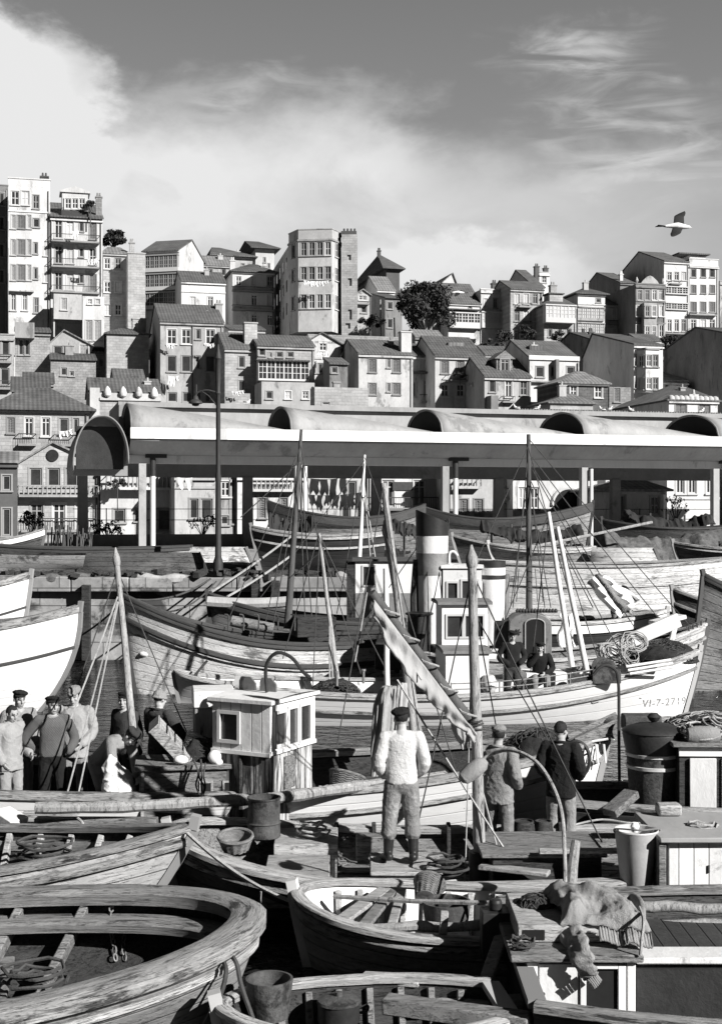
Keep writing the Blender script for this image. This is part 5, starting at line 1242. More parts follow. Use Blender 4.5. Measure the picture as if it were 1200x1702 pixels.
dk.mast('mast', at(606, 756, 37.4), at(594, 1000, 37.0), .035, .075, 'paint_white')
for dx, xx in ((12, 0), (20, 4)): dk.line(at(604, 800, 37.4), at(604+dx, 930, 37.0), 0, .02, 'rope', 'shroud')
for i in range(5): dk.line(at(604+2+i*2, 825+i*24, 37.2), at(604+5+i*3.2, 824+i*24, 37.2), 0, .018, 'rope', 'ratline')
dk.part(MB().tube(sag(dk.px(345, 1000, 36.4), dk.px(480, 1000, 36.4), .05), .15, 8), 'canvas_roll', 'canvas')

# ---- left white bows
for nm, lab, bo, ste, bm_, zz, rk, sk in [('white bow', 'big white hull with brown rail jutting in at the left edge', (-6.3, 29.7), (-12.5, 30.6), 3.2, (2.26, 1.75, 1.9), 1.7, [(.78, .03, .06, 'rail_dark')]),
                                   ('', 'second white hull partly hidden behind big white bow at left', (-8.62, 34.6), (-14.5, 35.2), 2.6, (2.78, 2.2, 2.3), .6, [(.75, .03, .05, 'rail_dark')])]:
    b = Boat('fishing_boat', lab, 'fishing boat', bo, ste, bm_, *zz, .7, .6, rk, .2, qe=.75, rexp=2.1 if rk > 1 else 1.15, mh='hull_white', mi='wood', mr='rail_wood', rw=.2, rh=.16, strakes=sk, deck=zz[1]-.5)

# ---- boats at the right edge
b = Boat('fishing_boat', 'dark planked boat with upturned bow nearest the quay at right', 'fishing boat', (8.55, 36.4), (15, 37.3), 2.2, 2.35, 1.5, 1.5, .6, .5, .4, .1, qe=.75, mh='hull_brown', mi='wood_dark', mr='rail_wood', rw=.14, strakes=[(.35, .04, .08, 'rail_wood')], thwarts=(.6, .75))
b = Boat('fishing_boat', 'black boat whose raked stem cuts the right picture edge', 'fishing boat', (8.6, 33.3), (15, 34.6), 2.3, 2.9, 1.7, 1.7, .6, .5, -.5, .1, qe=.8, mh='hull_grey', mi='wood_dark', mr='rail_dark', rw=.12, strakes=[(.05, .03, .1, 'rail_dark')])
r3 = Boat('fishing_boat', 'low black boat with white top strake behind the rope coils', 'fishing boat', (8.1, 35.1), (3.4, 34.9), 1.9, 1.85, 1.6, 1.65, .5, .5, .3, .1, mh='hull_black', mi='wood_dark', mr='rail_pale', rw=.12, strakes=[(.14, .03, .2, 'paint_white')], deck=1.0)
b = Boat('fishing_boat', 'tall bare pale hull with rust streaks against the quay at right', 'fishing boat', (11.2, 38.3), (3.2, 38.2), 2.4, 3.2, 2.95, 3.1, .5, .3, .5, .1, mh='hull_old', mi='wood', mr='rail_pale', rw=.12, rh=.06, strakes=[(.55, .03, .06, 'rail_pale')])

# ---- boats standing on the quay
def qboat(label, pxb, pxs, d, beam, h, hs=None, mh='hull_grey', flip=False, hb=None, name='rowing_boat', cat='rowing boat', mr='rail_wood', mi='wood', strakes=(), tw=.4, **kw):
    A = at(pxb, 900, d); B = at(pxs, 900, d+.3); z = h
    return Boat(name, label, cat, (A.x, A.y), (B.x, B.y), beam, hb or z*1.25, z, hs or z*1.1, 0.0, tw, .35, .1, mh=mh, mi=mi, mr=mr, rw=.1, rh=.06, flip=flip, z0=QZ+.08, strakes=strakes, ve=1.0, **kw)
qboat('grey wooden skiff with pale planks on the quay at far left', -60, 318, 43.2, 1.7, .78, mh='hull_worn', strakes=[(.06, .03, .1, 'rail_dark')], mr='rail_dark')
qboat('upturned dark skiff lying on the quay edge left of the lamp post', 348, 140, 41.6, 1.5, .72, mh='hull_brown', flip=True)
qboat('white prowed boat with dark side standing behind on the left quay', 76, -60, 49, 1.8, .95, hb=1.35, mh='hull_brown', strakes=[(.1, .04, .2, 'paint_white')])
qboat('upturned white boat with black bottom edge behind the lamp post', 425, 262, 46, 1.5, .78, mh='hull_worn', flip=True, strakes=[(.12, .03, .3, 'rail_dark')])
qboat('black bowed boat with two pale stripes left of white wheelhouse', 418, 640, 43.8, 2.0, 1.2, hb=1.5, mh='hull_black', strakes=[(.06, .04, .1, 'rail_pale'), (.4, .04, .07, 'rail_pale')], name='fishing_boat', cat='fishing boat')
for i, (lab, a, b_, d, h) in enumerate([('long black topped boat with sagging sheer behind the white mast', 445, 705, 53, 1.75), ('long black topped boat with sagging sheer behind the tall dark mast', 985, 700, 54, 1.7)]):
    q = qboat(lab, a, b_, d, 2.4, h, hb=h*1.38, hs=h*1.3, mh='hull_grey', strakes=[(.14, .05, .34, 'rail_dark')], mr='rail_dark', name='fishing_boat', cat='fishing boat', group=None)
qboat('small brown skiff on the quay right of the black topped funnel', 752, 935, 46, 1.5, .8, hb=1.15, mh='hull_brown', mr='rail_wood')
qboat('low grey boat with pale gunwale behind the dark mast rigging', 812, 985, 43.2, 1.6, .75, mh='hull_grey', mr='rail_pale', strakes=[(.05, .03, .08, 'rail_pale')])
qboat('upturned light grey boat on the quay at right', 1105, 978, 42.4, 1.5, .85, mh='hull_worn', flip=True)
qboat('brown open skiff with thwarts on the quay at right edge', 1118, 1290, 42.2, 1.7, .8, hb=1.0, mh='hull_brown', mi='paint_worn', thwarts=(.3, .55, .75), strakes=[(.08, .03, .06, 'rail_pale')])
q = qboat('large dark netted boat behind the upturned grey boat', 1000, 1230, 50, 2.3, 1.35, mh='hull_brown', mr='rail_dark', name='fishing_boat', cat='fishing boat')

def blob(label, name, cat, c, r, m, seed=0, amp=.25, fr=2.2, kind=None, strands=0, sr=.008, sm='rope_dark', flat=True):
    mb = MB(); mb.ell((0, 0, 0), r, None, 72, 40); me = mb.mesh(name, 180)
    for v in me.vertices:
        p = v.co; n = .6*mnoise.noise(Vector((p.x*fr*.6/r[0]+seed, p.y*fr*.6/r[1], p.z*fr*.6/r[2])))+.35*(.5-abs(mnoise.noise(Vector((p.x*fr*2/r[0], p.y*fr*2/r[1]+seed, p.z*fr*1.4/r[2])))))+.12*mnoise.noise(p*38)
        k = 1+amp*n; v.co = Vector((p.x*k, p.y*k, p.z*k if p.z > 0 or not flat else p.z*.15))
    o = link(me, name, m); o.location = c; tag(o, label, cat, kind=kind)
    if strands:
        rng = random.Random(seed); s = MB()
        for i in range(strands*2):
            th = rng.uniform(0, 6.283); P = []
            ph = rng.uniform(.1, 1.2); 
            for j in range(7):
                th += rng.uniform(-.1, .5); ph = min(1.5, max(-.0, ph+rng.uniform(-.3, .3)))
                P.append(Vector((r[0]*math.cos(th)*math.cos(ph), r[1]*math.sin(th)*math.cos(ph), r[2]*math.sin(ph)))*1.03*rng.uniform(.97, 1.08))
            s.tube(smooth_path(P, 4), sr, 4, cap=False)
        s.build('cord', sm, o)
    return o
def coil(label, c, r, n, m='rope', tr=.014, tilt=(0, 0, 0), seed=0, name='rope_coil', hgt=.04):
    rng = random.Random(seed); P = []
    E = Euler(tilt).to_matrix()
    for i in range(n*14):
        a = i/14*6.283; rr = r*(1+.25*math.sin(i*.13+seed))*rng.uniform(.92, 1.06)
        P.append(Vector(c)+E @ Vector((rr*math.cos(a), rr*math.sin(a)*.9, hgt*(i/14)/1+rng.uniform(-.015, .02))))
    return tag(MB().tube(P, tr, 5).build(name, m), label, 'rope')
# black net spread over a frame
def drape(label, pa, pb, d, hgt, m='tarp_and_shade', seed=0, legs=5, name='net', cat='net', dep=1.2):
    a, b = at(*pa, d), at(*pb, d)
    t = thing(name, label, cat, (a.x, a.y, QZ)); o = Vector((a.x, a.y, QZ)); mb = MB()
    def f(u, v):
        p = a.lerp(b, u)-o; x = math.sin(v*math.pi)
        sg = .22*mnoise.noise((u*9+seed, v*2, 0))+.12*mnoise.noise((u*23, v*5, seed))-.35*math.sin(u*math.pi)
        return p+Vector((0, dep*(v-.5), sg+hgt*(x-.6)*.8+.12*mnoise.noise((u*40, v*3, seed))*(v < .2)))
    mb.grid(f, 60, 12); mb.build('netting', m, t, solid=.03)
    l = MB()
    for i in range(legs):
        p = a.lerp(b, (i+.5)/legs)-o; MB().tube([(p.x, 0, 0), (p.x, 0, p.z+.05)], .04, 6).build('prop', 'pole_dark', t)
    return t
drape('ragged black net spread on props above the boats at right', (1037, 853), (1180, 860), 52, .5, seed=3, dep=1.6)
drape('black net draped in a low tent shape beside the dark mast', (800, 870), (965, 880), 50, .5, seed=8, dep=1.5)
drape('black net spread behind the black topped funnel', (640, 866), (745, 868), 51, .5, seed=11, dep=1.4)
drape('black net hung in front of the second market post', (448, 862), (520, 866), 50.5, .7, seed=17, dep=1.2)
drape('dark fishing net spread across the boats at right edge', (1000, 900), (1210, 890), 46.5, 1.0, 'net_brown', seed=23, dep=2.2)
def spikes():
    c = at(118, 926, 46.5); t = thing('net_rack', 'dark bundle of upright stakes and netting on the left quay boat', 'net rack', (c.x, c.y, QZ)); rng = random.Random(4)
    for i in range(34):
        x = -.75+1.5*i/33; h = rng.uniform(.9, 1.35)
        MB().tube([(x, rng.uniform(-.3, .3), .3), (x+rng.uniform(-.05, .12), rng.uniform(-.3, .3), .3+h)], .03, 5).build('stake', 'pole_dark', t)
    MB().ell((.2, 0, .3), (1.5, .5, .35)).build('netting', 'net', t)
spikes()
rope('thick white mooring line running up to the left quay', sag(at(352, 984, 37), at(486, 890, 42), .05), .035)
rope('lower white mooring line running up to the left quay', sag(at(378, 992, 37.2), at(482, 925, 42), .04), .035)
rope('dark mooring line sagging from grey bow to the quay bollard', sag(at(212, 995, 33.5), at(350, 962, 39.9), .25), .03, 'rope_dark')
rope('second dark mooring line from grey bow to the quay', sag(at(215, 1000, 33.5), at(360, 966, 39.9), .55), .025, 'rope_dark')
rope('dark line from grey bow to the wall at left', sag(at(205, 1000, 33.5), at(118, 1065, 39.9), .1), .03, 'rope_dark')
rope('long boom lying white across the quay boats at right', [at(872, 912, 43), at(1083, 868, 45)], .05, 'pole_wood', 'spar', 'spar')
for i, (x, y0, y1) in enumerate([(144, 972, 1098), (458, 965, 1005), (425, 970, 1000)]):
    a, b = at(x, y0, 39.86), at(x, y1, 39.86)
    tag(MB().box((a+b)/2, (.26, .2, (a-b).length)).build('fender_pile', 'wood_dark', bev=.02), ['dark timber fender pile on the wall below left skiff', 'dark timber fender pile right of the lamp post', 'short dark timber fender pile under the lamp post'][i], 'pile')
# ------------------------------------------------------------------ near boats
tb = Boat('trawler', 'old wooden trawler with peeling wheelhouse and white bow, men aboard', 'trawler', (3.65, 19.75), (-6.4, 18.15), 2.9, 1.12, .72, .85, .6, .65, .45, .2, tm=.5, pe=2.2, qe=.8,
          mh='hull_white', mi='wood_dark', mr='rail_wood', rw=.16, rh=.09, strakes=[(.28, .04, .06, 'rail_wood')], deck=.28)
P = [tb.lo(gz(x, y, .82)) for x, y in ((60, 1343), (170, 1342), (270, 1338), (360, 1332), (470, 1325), (560, 1312), (650, 1300), (740, 1290))]
mb = MB().tube(smooth_path(P, 3), [.075+.008*math.sin(i*2.1) for i in range(22)], 9); tb.part(mb, 'rubbing_log', 'pole_wood')
b0 = tb.px(440, 1320, 17.9); b0.z = .28; rz = -R(28)-tb.rz
k = cabin(tb.root, 'wheelhouse', b0, .84, 1.1, 1.05, rz, 'peel_board', roof='peel_board', over=.0, rh=.01, camber=0)
u = cabin(tb.root, 'wheelhouse_top', (b0.x, b0.y, 1.335), .90, 1.16, .66, rz, 'paint_board', front=[(.13, .40, .16, .50)], right=[(.12, .36, .12, .52), (.46, .66, .08, .54), (.76, 1.0, .08, .54)], roof='paint_worn', over=.05, rh=.05, camber=.03)
MB().bb(.455, .475, -.58, .58, .0, .05).bb(-.46, .46, -.605, -.585, -.02, .03).build('trim', 'paint_white', u)
MB().bb(.43, .445, -.2, .06, .55, .98).build('shutter_board', 'wood', k)
MB().tube([(-.02, -.56, 0), (-.02, -.56, 1.02)], .03, 8).build('drain_pipe', 'wood_dark', k)
mb = MB().tube(smooth_path([(.1, -.1, .75), (.1, -.12, 1.1), (.25, -.1, 1.28), (.42, 0, 1.22), (.55, .1, 1.02), (.62, .15, .95)]), .025, 7); mb.build('horn_pipe', 'black_paint', u)
for q in (-.28, .05):
    m2 = MB(); m2.prism([(q-.13, 0, .74), (q+.13, 0, .74), (q+.13, 0, .84), (q+.05, 0, .92), (q-.1, 0, .92), (q-.13, 0, .86)], (0, .03, 0)); m2.build('bracket', 'grey_iron', u)
x0 = tb.px(352, 1265, 18.9).x; y0 = tb.px(352, 1265, 18.9).y
ck = tb.part(MB().bb(x0-.25, x0+.3, y0-.3, y0+.4, .28, 1.74), 'casing', 'wood_v', bev=.015); MB().bb(x0-.27, x0+.32, y0-.32, y0+.42, 1.745, 1.98).build('painted_top', 'paint_worn', ck, bev=.02)
a = tb.px(232, 1300, 17.35); b_ = tb.px(420, 1300, 17.35)
co_ = MB().bb(a.x, b_.x, a.y, a.y+.75, .28, 1.1); hk = tb.part(co_, 'hatch_coaming', 'wood', bev=.01)
MB().bb(a.x-.06, b_.x+.04, a.y-.06, a.y+.81, 1.103, 1.17).build('hatch_cover', 'wood', hk, bev=.012)
for xx, m_ in ((344, 'void'), (383, 'void')):
    p = tb.px(xx, 1300, 17.35); fk = MB().bb(p.x-.09, p.x+.09, a.y-.02, a.y-.001, .76, .95).build('port_frame', 'wood_pale', hk); MB().bb(p.x-.06, p.x+.06, a.y-.026, a.y-.0201, .79, .92).build('port_hole', m_, fk)
MB().bb(a.x+.02, a.x+.06, a.y-.02, a.y-.002, .3, 1.09).build('batten', 'wood_pale', hk); MB().bb(b_.x-.3, b_.x-.27, a.y-.015, a.y-.002, .3, 1.09).build('batten', 'wood_pale', hk)
tb.mast('mast', at(234, 1345, 18.3), at(195, 938, 18.6), .064, .04, 'pole_wood', finial=True)
p = tb.lo(at(228, 1290, 18.35)); tb.part(MB().tube([tb.lo(at(234, 1350, 18.3)), tb.lo(at(224, 1225, 18.38))], .1, 12), 'mast_step', 'wood_dark')
for a, b_ in (((196, 1000), (108, 1335)), ((197, 1000), (127, 1338)), ((196, 992), (118, 1195))): tb.line(at(*a, 18.5), at(*b_, 17.5), .02, .012, 'rope', 'shroud')
# tall pair of booms and furled canvas
for (x0, y0), (x1, y1), r0, r1 in (((637, 803), (692, 1255), .065, .05), ((643, 890), (702, 1260), .06, .05)): tb.mast('boom', at(x1, y1, 20.0), at(x0, y0, 20.3), r0, r1, 'pole_wood', finial=(y0 == 890))
tb.mast('boom', at(645, 1240, 19.8), at(641, 945, 20.0), .045, .04, 'paint_white')
def hanging_sail(b, pts, d, w, m, name='furled_sail', seed=0):
    P = [b.px(x, y, d) for x, y in pts]; P = smooth_path(P, 6); n = len(P); mb = MB()
    def f(a, t):
        p = P[min(n-1, int(a*(n-1)+.5))]; th = t*6.2832; k = .75+.35*mnoise.noise((math.cos(th)*2+seed, math.sin(th)*2, a*3))+.18*math.sin(th*7+a*2)
        rr = w*(.35+.65*math.sin(math.pi*min(1, a*1.1+.08))**.6)*k
        return p+Vector((rr*math.cos(th), rr*.7*math.sin(th), 0))
    mb.grid(f, n-1, 44); return mb.build(name, m, b.root, sharp=180)
hanging_sail(tb, [(648, 1140), (638, 1180), (630, 1240), (622, 1290)], 19.6, .19, 'canvas', seed=2)
hanging_sail(tb, [(668, 1135), (664, 1180), (660, 1220)], 19.8, .12, 'canvas', seed=5)
for x_, y_ in ((640, 1150), (655, 1145), (662, 1142)): tb.line(at(x_, y_, 19.3), at(x_-10, y_+130, 19.3), .0, .016, 'rope', 'lashing')
# bow fittings
p = tb.px(958, 1262, 19.3); w = MB(); w.tube([p+Vector((.02*i*0, 0, 0))+Vector((.17*math.cos(6.283*i/28), .12*math.sin(6.283*i/28)*0-.08*math.cos(6.283*i/28), .26*math.sin(6.283*i/28))) for i in range(29)], .028, 7, cap=False)
for a in range(4): w.tube([p, p+Vector((.17*math.cos(a*1.57+.4), -.08*math.cos(a*1.57+.4), .26*math.sin(a*1.57+.4)))], .016, 6)
tb.part(w, 'hand_wheel', 'iron')
q = MB(); A, B2 = tb.px(950, 1238, 19.5), tb.px(1032, 1200, 19.7); q.beam(A, B2, .34, .1); q.beam(A+Vector((0, -.17, .06)), B2+Vector((0, -.17, .06)), .04, .14); q.beam(A+Vector((0, .17, .06)), B2+Vector((0, .17, .06)), .04, .14); tb.part(q, 'bow_trough', 'wood', bev=.01)
tb.part(MB().lathe([(.17, -.2), (.13, -.12), (.13, .12), (.17, .2)], 18, tb.px(1028, 1212, 19.6), (R(90), 0, 0)), 'bow_roller', 'wood')
q = MB()
for x_ in (978, 993, 1006): a = tb.px(x_, 1262, 19.4); q.tube([a+Vector((0, 0, -.05)), a+Vector((-.03, 0, .22))], .018, 6)
q.tube([tb.px(974, 1234, 19.4), tb.px(1010, 1228, 19.4)], .018, 6); tb.part(q, 'rail_stanchions', 'paint_worn')
q = MB().tube(smooth_path([at(985, 1122, 18.4), at(1000, 1107, 18.4), at(1018, 1110, 18.4), at(1027, 1132, 18.4), at(1028, 1220, 18.4), at(1029, 1325, 18.4)], 5), .022, 7); tag(q.build('davit', 'iron'), 'thin black hooked davit standing upright before the white bow', 'davit')
nh = blob('heap of dark fishing net on the foredeck of the white bowed trawler', 'net_heap', 'net', at(893, 1292, 20.0), (.62, .55, .68), 'net', 3, .3, 2.6, strands=60, sr=.006)

# ---- launch under the man in boots
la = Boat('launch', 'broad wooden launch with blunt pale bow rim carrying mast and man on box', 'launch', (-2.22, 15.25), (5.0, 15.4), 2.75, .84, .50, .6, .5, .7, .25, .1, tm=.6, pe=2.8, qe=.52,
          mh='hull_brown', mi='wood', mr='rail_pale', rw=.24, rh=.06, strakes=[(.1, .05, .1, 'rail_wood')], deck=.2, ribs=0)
def wbox(b, name, x0, x1, d0, d1, z0, z1, m, bev=.012, parent=None):
    "box given by picture columns on its front face, depth range and heights"
    k = d0/FPX; A = b.lo(((x0-CX)*k, d0, z0)); B_ = b.lo(((x1-CX)*k, d0, z0)); dd = d1-d0
    o = MB().box(((A.x+B_.x)/2, (A.y+B_.y)/2+(dd/2 if abs(b.rz) < 1.6 else -dd/2), (z0+z1)/2), (abs(B_.x-A.x), dd, z1-z0)).build(name, m, parent or b.root, bev=bev); return o
wbox(la, 'fore_hatch', 437, 548, 14.35, 15.45, .2, .5, 'wood_pale'); wbox(la, 'fore_step', 455, 562, 15.47, 16.3, .2, .62, 'wood_pale')
wbox(la, 'batten', 548.5, 552, 14.4, 14.5, .2, .52, 'wood'); wbox(la, 'batten', 556, 560, 15.0, 15.1, .2, .55, 'wood')
wbox(la, 'side_locker', 592, 640, 16.2, 16.5, .2, .52, 'wood'); wbox(la, 'floor_plank', 560, 800, 15.6, 15.9, .24, .27, 'wood')
wbox(la, 'floor_plank', 560, 790, 14.5, 14.75, .24, .27, 'wood_dark'); 
for i in range(7): wbox(la, 'bulwark_stanchion', 556+i*62, 563+i*62, 16.42, 16.5, .2, .64, 'wood_dark')
wbox(la, 'engine_box', 818, 1000, 14.55, 15.5, .2, .70, 'wood_dark'); wbox(la, 'engine_box_lid', 800, 1010, 14.5, 15.55, .705, .75, 'wood')
wbox(la, 'hatch', 1004, 1092, 13.95, 14.5, .2, .46, 'wood_pale'); wbox(la, 'hatch_opening', 1022, 1080, 13.94, 14.4, .3, .462, 'void', 0)
eh = wbox(la, 'engine_house', 1110, 1290, 13.95, 14.95, .2, 1.03, 'paint_board'); wbox(la, 'engine_house_roof', 1096, 1300, 13.85, 15.05, 1.033, 1.09, 'concrete', .015)
wbox(la, 'door_latch', 1176, 1179, 13.93, 13.94, .7, .78, 'iron', 0)
wbox(la, 'jamb_board', 1094, 1107, 13.88, 14.5, .3, 1.06, 'wood'); wbox(la, 'roof_block', 1094, 1134, 14.8, 15.0, 1.093, 1.22, 'wood_pale', .03)
la.mast('mast', at(798, 1458, 15.05), at(784, 940, 15.25), .072, .052, 'pole_wood', finial=True)
la.part(MB().tube([la.lo(at(798, 1470, 15.05)), la.lo(at(797, 1415, 15.05))], .13, 12), 'mast_foot', 'black_paint')
for y_ in (1207, 1283): p = la.lo(at(791+(y_-1200)*.02, y_, 15.15)); la.part(MB().tube([p+Vector((.082*math.cos(i*.6), .082*math.sin(i*.6), .0045*i-.04+.008*math.sin(i))) for i in range(26)], .013, 5), 'rope_lashing', 'rope_dark')
gf = la.mast('gaff', at(786, 1205, 15.2), at(617, 985, 14.7), .068, .055, 'pole_dark')
# furled sail hanging along the gaff
A, B2 = la.lo(at(622, 990, 14.72)), la.lo(at(790, 1212, 15.1))
def fs(a, t):
    p = A.lerp(B2, a); dr = (.08+.25*math.sin(math.pi*min(1, .12+a*.95))**.8)*t; w = .06*math.sin(a*31+t*3)+.05*mnoise.noise((a*18, t*4, 2))
    return p+Vector((w*.3*t, +.09+.04*math.sin(t*5+a*9)*t+.02*math.sin(a*61+t*2)*t, -.04-dr*1.0+.02*mnoise.noise((a*22, t, 5))*t))
MB().grid(fs, 70, 14).build('furled_sail', 'canvas', la.root, sharp=180, solid=.03)
hanging_sail(la, [(765, 1175), (766, 1210), (772, 1245)], 15.2, .12, 'canvas', 'sail_end', seed=9)
for i in range(5):
    f = .12+.19*i; p = A.lerp(B2, f); la.part(MB().tube([p+Vector((.1*math.cos(j*.7)-.05, .1*math.sin(j*.7), -.02*j+.05)) for j in range(10)], .012, 5), 'sail_tie', 'rope')
for a, b_, r_ in (((660, 1130), (868, 1457), .013), ((787, 1255), (838, 1455), .012), ((786, 1000), (772, 1480), .008), ((620, 990), (700, 1130), .01), ((610, 985), (590, 1100), .008)): la.line(at(*a, 15.6), at(*b_, 14.7), .02, r_, 'rope')
la.line(at(787, 1000, 15.2), at(830, 1240, 18.), .0, .009); la.line(at(788, 1020, 15.2), at(905, 1222, 18.), .0, .009)

# ---- rowing boat at left, bow to the right
lb = Boat('rowing_boat', 'weathered open rowing boat with bright bow pointing right at left', 'rowing boat', (-1.83, 14.5), (-6.6, 15.05), 2.5, 1.03, .66, .8, .4, .6, .95, .1, tm=.3, pe=1.9, qe=.95,
          mh='hull_worn', mi='wood_dark', mr='rail_wood', rw=.16, rh=.07, strakes=[(.13, .04, .09, 'rail_wood')], ribs=0, floor=.05, thwarts=(.35, .62))
for i in range(9):
    t = .12+.09*i; pts = [lb.pt(t, 1, .3+.66*j/6, .08) for j in range(7)]
    MB().beam(pts[1], pts[6], .1, .07, (1, 0, 0)).build('rib', 'wood_pale', lb.root, bev=.01)
    pts = [lb.pt(t, -1, .3+.66*j/6, .08) for j in range(7)]; MB().beam(pts[1], pts[6], .1, .07, (1, 0, 0)).build('rib', 'wood', lb.root, bev=.01)
lb.sweep('inner_stringer', .16, -.1, -.045, -.06, .05, 'rail_wood')
rng = random.Random(2)
for i in range(7):
    x = rng.uniform(-2.6, .3); y = rng.uniform(-.7, .7); lb.part(MB().box((x, y, .1+.02*i), (rng.uniform(.5, 1.3), .14, .03), (0, 0, rng.uniform(-.5, .5))), 'loose_board', 'wood_pale')
# ---- big skiff with thick rim in the bottom left corner
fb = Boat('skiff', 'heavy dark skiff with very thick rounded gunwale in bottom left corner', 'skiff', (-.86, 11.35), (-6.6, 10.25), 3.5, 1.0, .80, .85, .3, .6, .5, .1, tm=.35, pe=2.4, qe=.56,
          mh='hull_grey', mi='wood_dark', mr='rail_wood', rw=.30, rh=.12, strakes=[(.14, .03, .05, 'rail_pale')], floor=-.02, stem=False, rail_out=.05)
fb.sweep('inner_stringer', .12, -.42, -.06, -.06, .03, 'rail_wood')
for i in range(7):
    t = .12+.105*i
    for sd in (-1, 1):
        a, b_ = fb.pt(t, sd, .93, .1), fb.pt(t, sd, .38, .1); MB().beam(a, Vector((b_.x-.35, b_.y*.75, b_.z)), .17, .08, (1, 0, 0)).build('rib', 'wood', fb.root, bev=.015)
for t in (.3, .62): p = fb.pt(t, 1, .62, .08); MB().bb(p.x-.12, p.x+.12, -p.y, p.y, p.z-.06, p.z).build('thwart', 'wood', fb.root, bev=.012)
for i in range(6): x = rng.uniform(-1.8, 1.3); fb.part(MB().box((x, rng.uniform(-.5, .5), .06+.02*i), (rng.uniform(.4, 1.0), .12, .04), (0, 0, rng.uniform(-.8, .8))), 'loose_board', 'wood')
def chain(label, pts, r=.035):
    P = smooth_path(pts, 8); mb = MB(); L = 0; last = None
    for i, p in enumerate(P):
        if last is None or (p-last).length > r*1.55:
            d = (P[min(i+1, len(P)-1)]-P[max(i-1, 0)]).normalized(); o = Matrix.Rotation((len(mb.v)//66 % 2)*1.57, 3, d) @ d.orthogonal().normalized()
            mb.tube([p+d*r*math.cos(6.283*j/10)+o*r*.6*math.sin(6.283*j/10) for j in range(11)], r*.24, 6, cap=False); last = p
    return tag(mb.build('chain', 'grey_iron'), label, 'chain')
chain('rusty chain hanging inside the thick rimmed skiff', [at(188, 1503, 12.25), at(182, 1530, 12.1), at(190, 1570, 12.0), at(193, 1600, 11.9)])
chain('shorter chain hanging beside the first inside the skiff', [at(208, 1548, 12.1), at(206, 1575, 12.0), at(209, 1598, 11.9)])
for i, pts in enumerate([[(338, 1592, 10.9), (372, 1583, 10.75), (392, 1598, 10.5), (402, 1640, 10.4), (425, 1705, 10.4)], [(320, 1600, 10.8), (352, 1590, 10.7), (375, 1605, 10.5), (368, 1650, 10.4), (335, 1710, 10.4)]]):
    rope(['black rope lying over the thick skiff rim, right strand', 'black rope lying over the thick skiff rim, left strand'][i], smooth_path([at(*p) for p in pts], 6), .02, 'rope_dark')
rope('long taut mooring rope from the bright bow to the little dinghy', sag(at(312, 1385, 14.4), at(528, 1512, 13.3), .12, 16), .022, 'rope')
rope('pale rope end hanging from the taut mooring rope', smooth_path([at(434, 1482, 13.8), at(433, 1500, 13.8), at(436, 1530, 13.7), at(437, 1545, 13.7)], 4), .012, 'rope')
rope('rope hanging into the weathered rowing boat', smooth_path([at(130, 1360, 16.2), at(139, 1372, 16.1), at(136, 1400, 16.0), at(128, 1440, 15.8)], 5), .018, 'rope')

# ---- little round bowed dinghy
db = Boat('dinghy', 'small round bowed dinghy with pale inside, poles and basket in it', 'dinghy', (-.66, 13.15), (2.5, 12.75), 1.85, .72, .58, .6, .35, .6, .25, .05, tm=.5, pe=2.3, qe=.55,
          mh='hull_grey', mi='paint_worn', mr='rail_pale', rw=.13, rh=.05, strakes=[(.07, .03, .05, 'rail_wood')], ribs=12, mrib='wood_pale', floor=.05)
for i in range(3):
    p = db.px(600+i*40, 1520, 13.0); MB().beam(db.px(560+i*45, 1535+i*4, 12.5), db.px(640+i*14, 1478, 13.6), .15-.03*i, .04).build('thwart', ['wood_pale', 'wood', 'wood_pale'][i], db.root, bev=.008)
rope('long pale pole lying across the round dinghy', [at(555, 1490, 13.3), at(690, 1498, 12.9), at(905, 1503, 12.4)], .026, 'pole_wood', 'pole', 'pole')
mb = MB().tube([at(552, 1543, 12.55)+(at(872, 1538, 12.2)-at(552, 1543, 12.55))*(i/9)+Vector((0, 0, .012*math.sin(i*2))) for i in range(10)], [.048+.006*math.sin(i*1.9) for i in range(10)], 9); tag(mb.build('pole', 'pole_wood'), 'thick knotty brown pole lying low across the round dinghy', 'pole')
def basket(label, c, r, h, tilt=(0, 0, 0), m='wicker'):
    t = thing('basket', label, 'basket', c); E = Euler(tilt).to_matrix(); mb = MB()
    mb.lathe([(r*.7, 0), (r*.82, h*.4), (r, h), (r*.93, h), (r*.76, h*.4), (r*.66, .02)], 28, (0, 0, 0), E); mb.build('body', m, t)
    w = MB()
    for k in range(1, 9): z = h*k/9; rr = r*(.7+.3*k/9)*1.01; w.tube([E @ Vector((rr*math.cos(6.283*j/28), rr*math.sin(6.283*j/28), z+.008*(-1)**j)) for j in range(29)], .011, 5, cap=False)
    w.build('weave', m, t)
    MB().tube([E @ Vector((r*math.cos(6.283*j/28), r*math.sin(6.283*j/28), h)) for j in range(29)], .02, 6, cap=False).build('rim', m, t); return t
basket('wicker basket tipped on its side in the round dinghy', at(708, 1494, 13.2), .15, .22, (R(-60), R(25), 0))
basket('wicker basket with folded netting on the launch fore hatch', at(392, 1412, 14.8), .19, .16, (R(12), 0, 0))
basket('dark wicker fish basket beside the peeling wheelhouse', at(570, 1318, 18.3), .25, .26, (R(-20), R(15), 0))
basket('wicker basket held beside the leaning crate on the trawler', at(315, 1262, 17.9), .2, .3, (R(-25), R(30), 0))
tag(MB().bb(-.25, .25, -.2, .2, 0, .2).build('box', 'paint_worn', loc=at(735, 1583, 12.5), bev=.012), 'white wooden box on the bottom of the round dinghy', 'box')
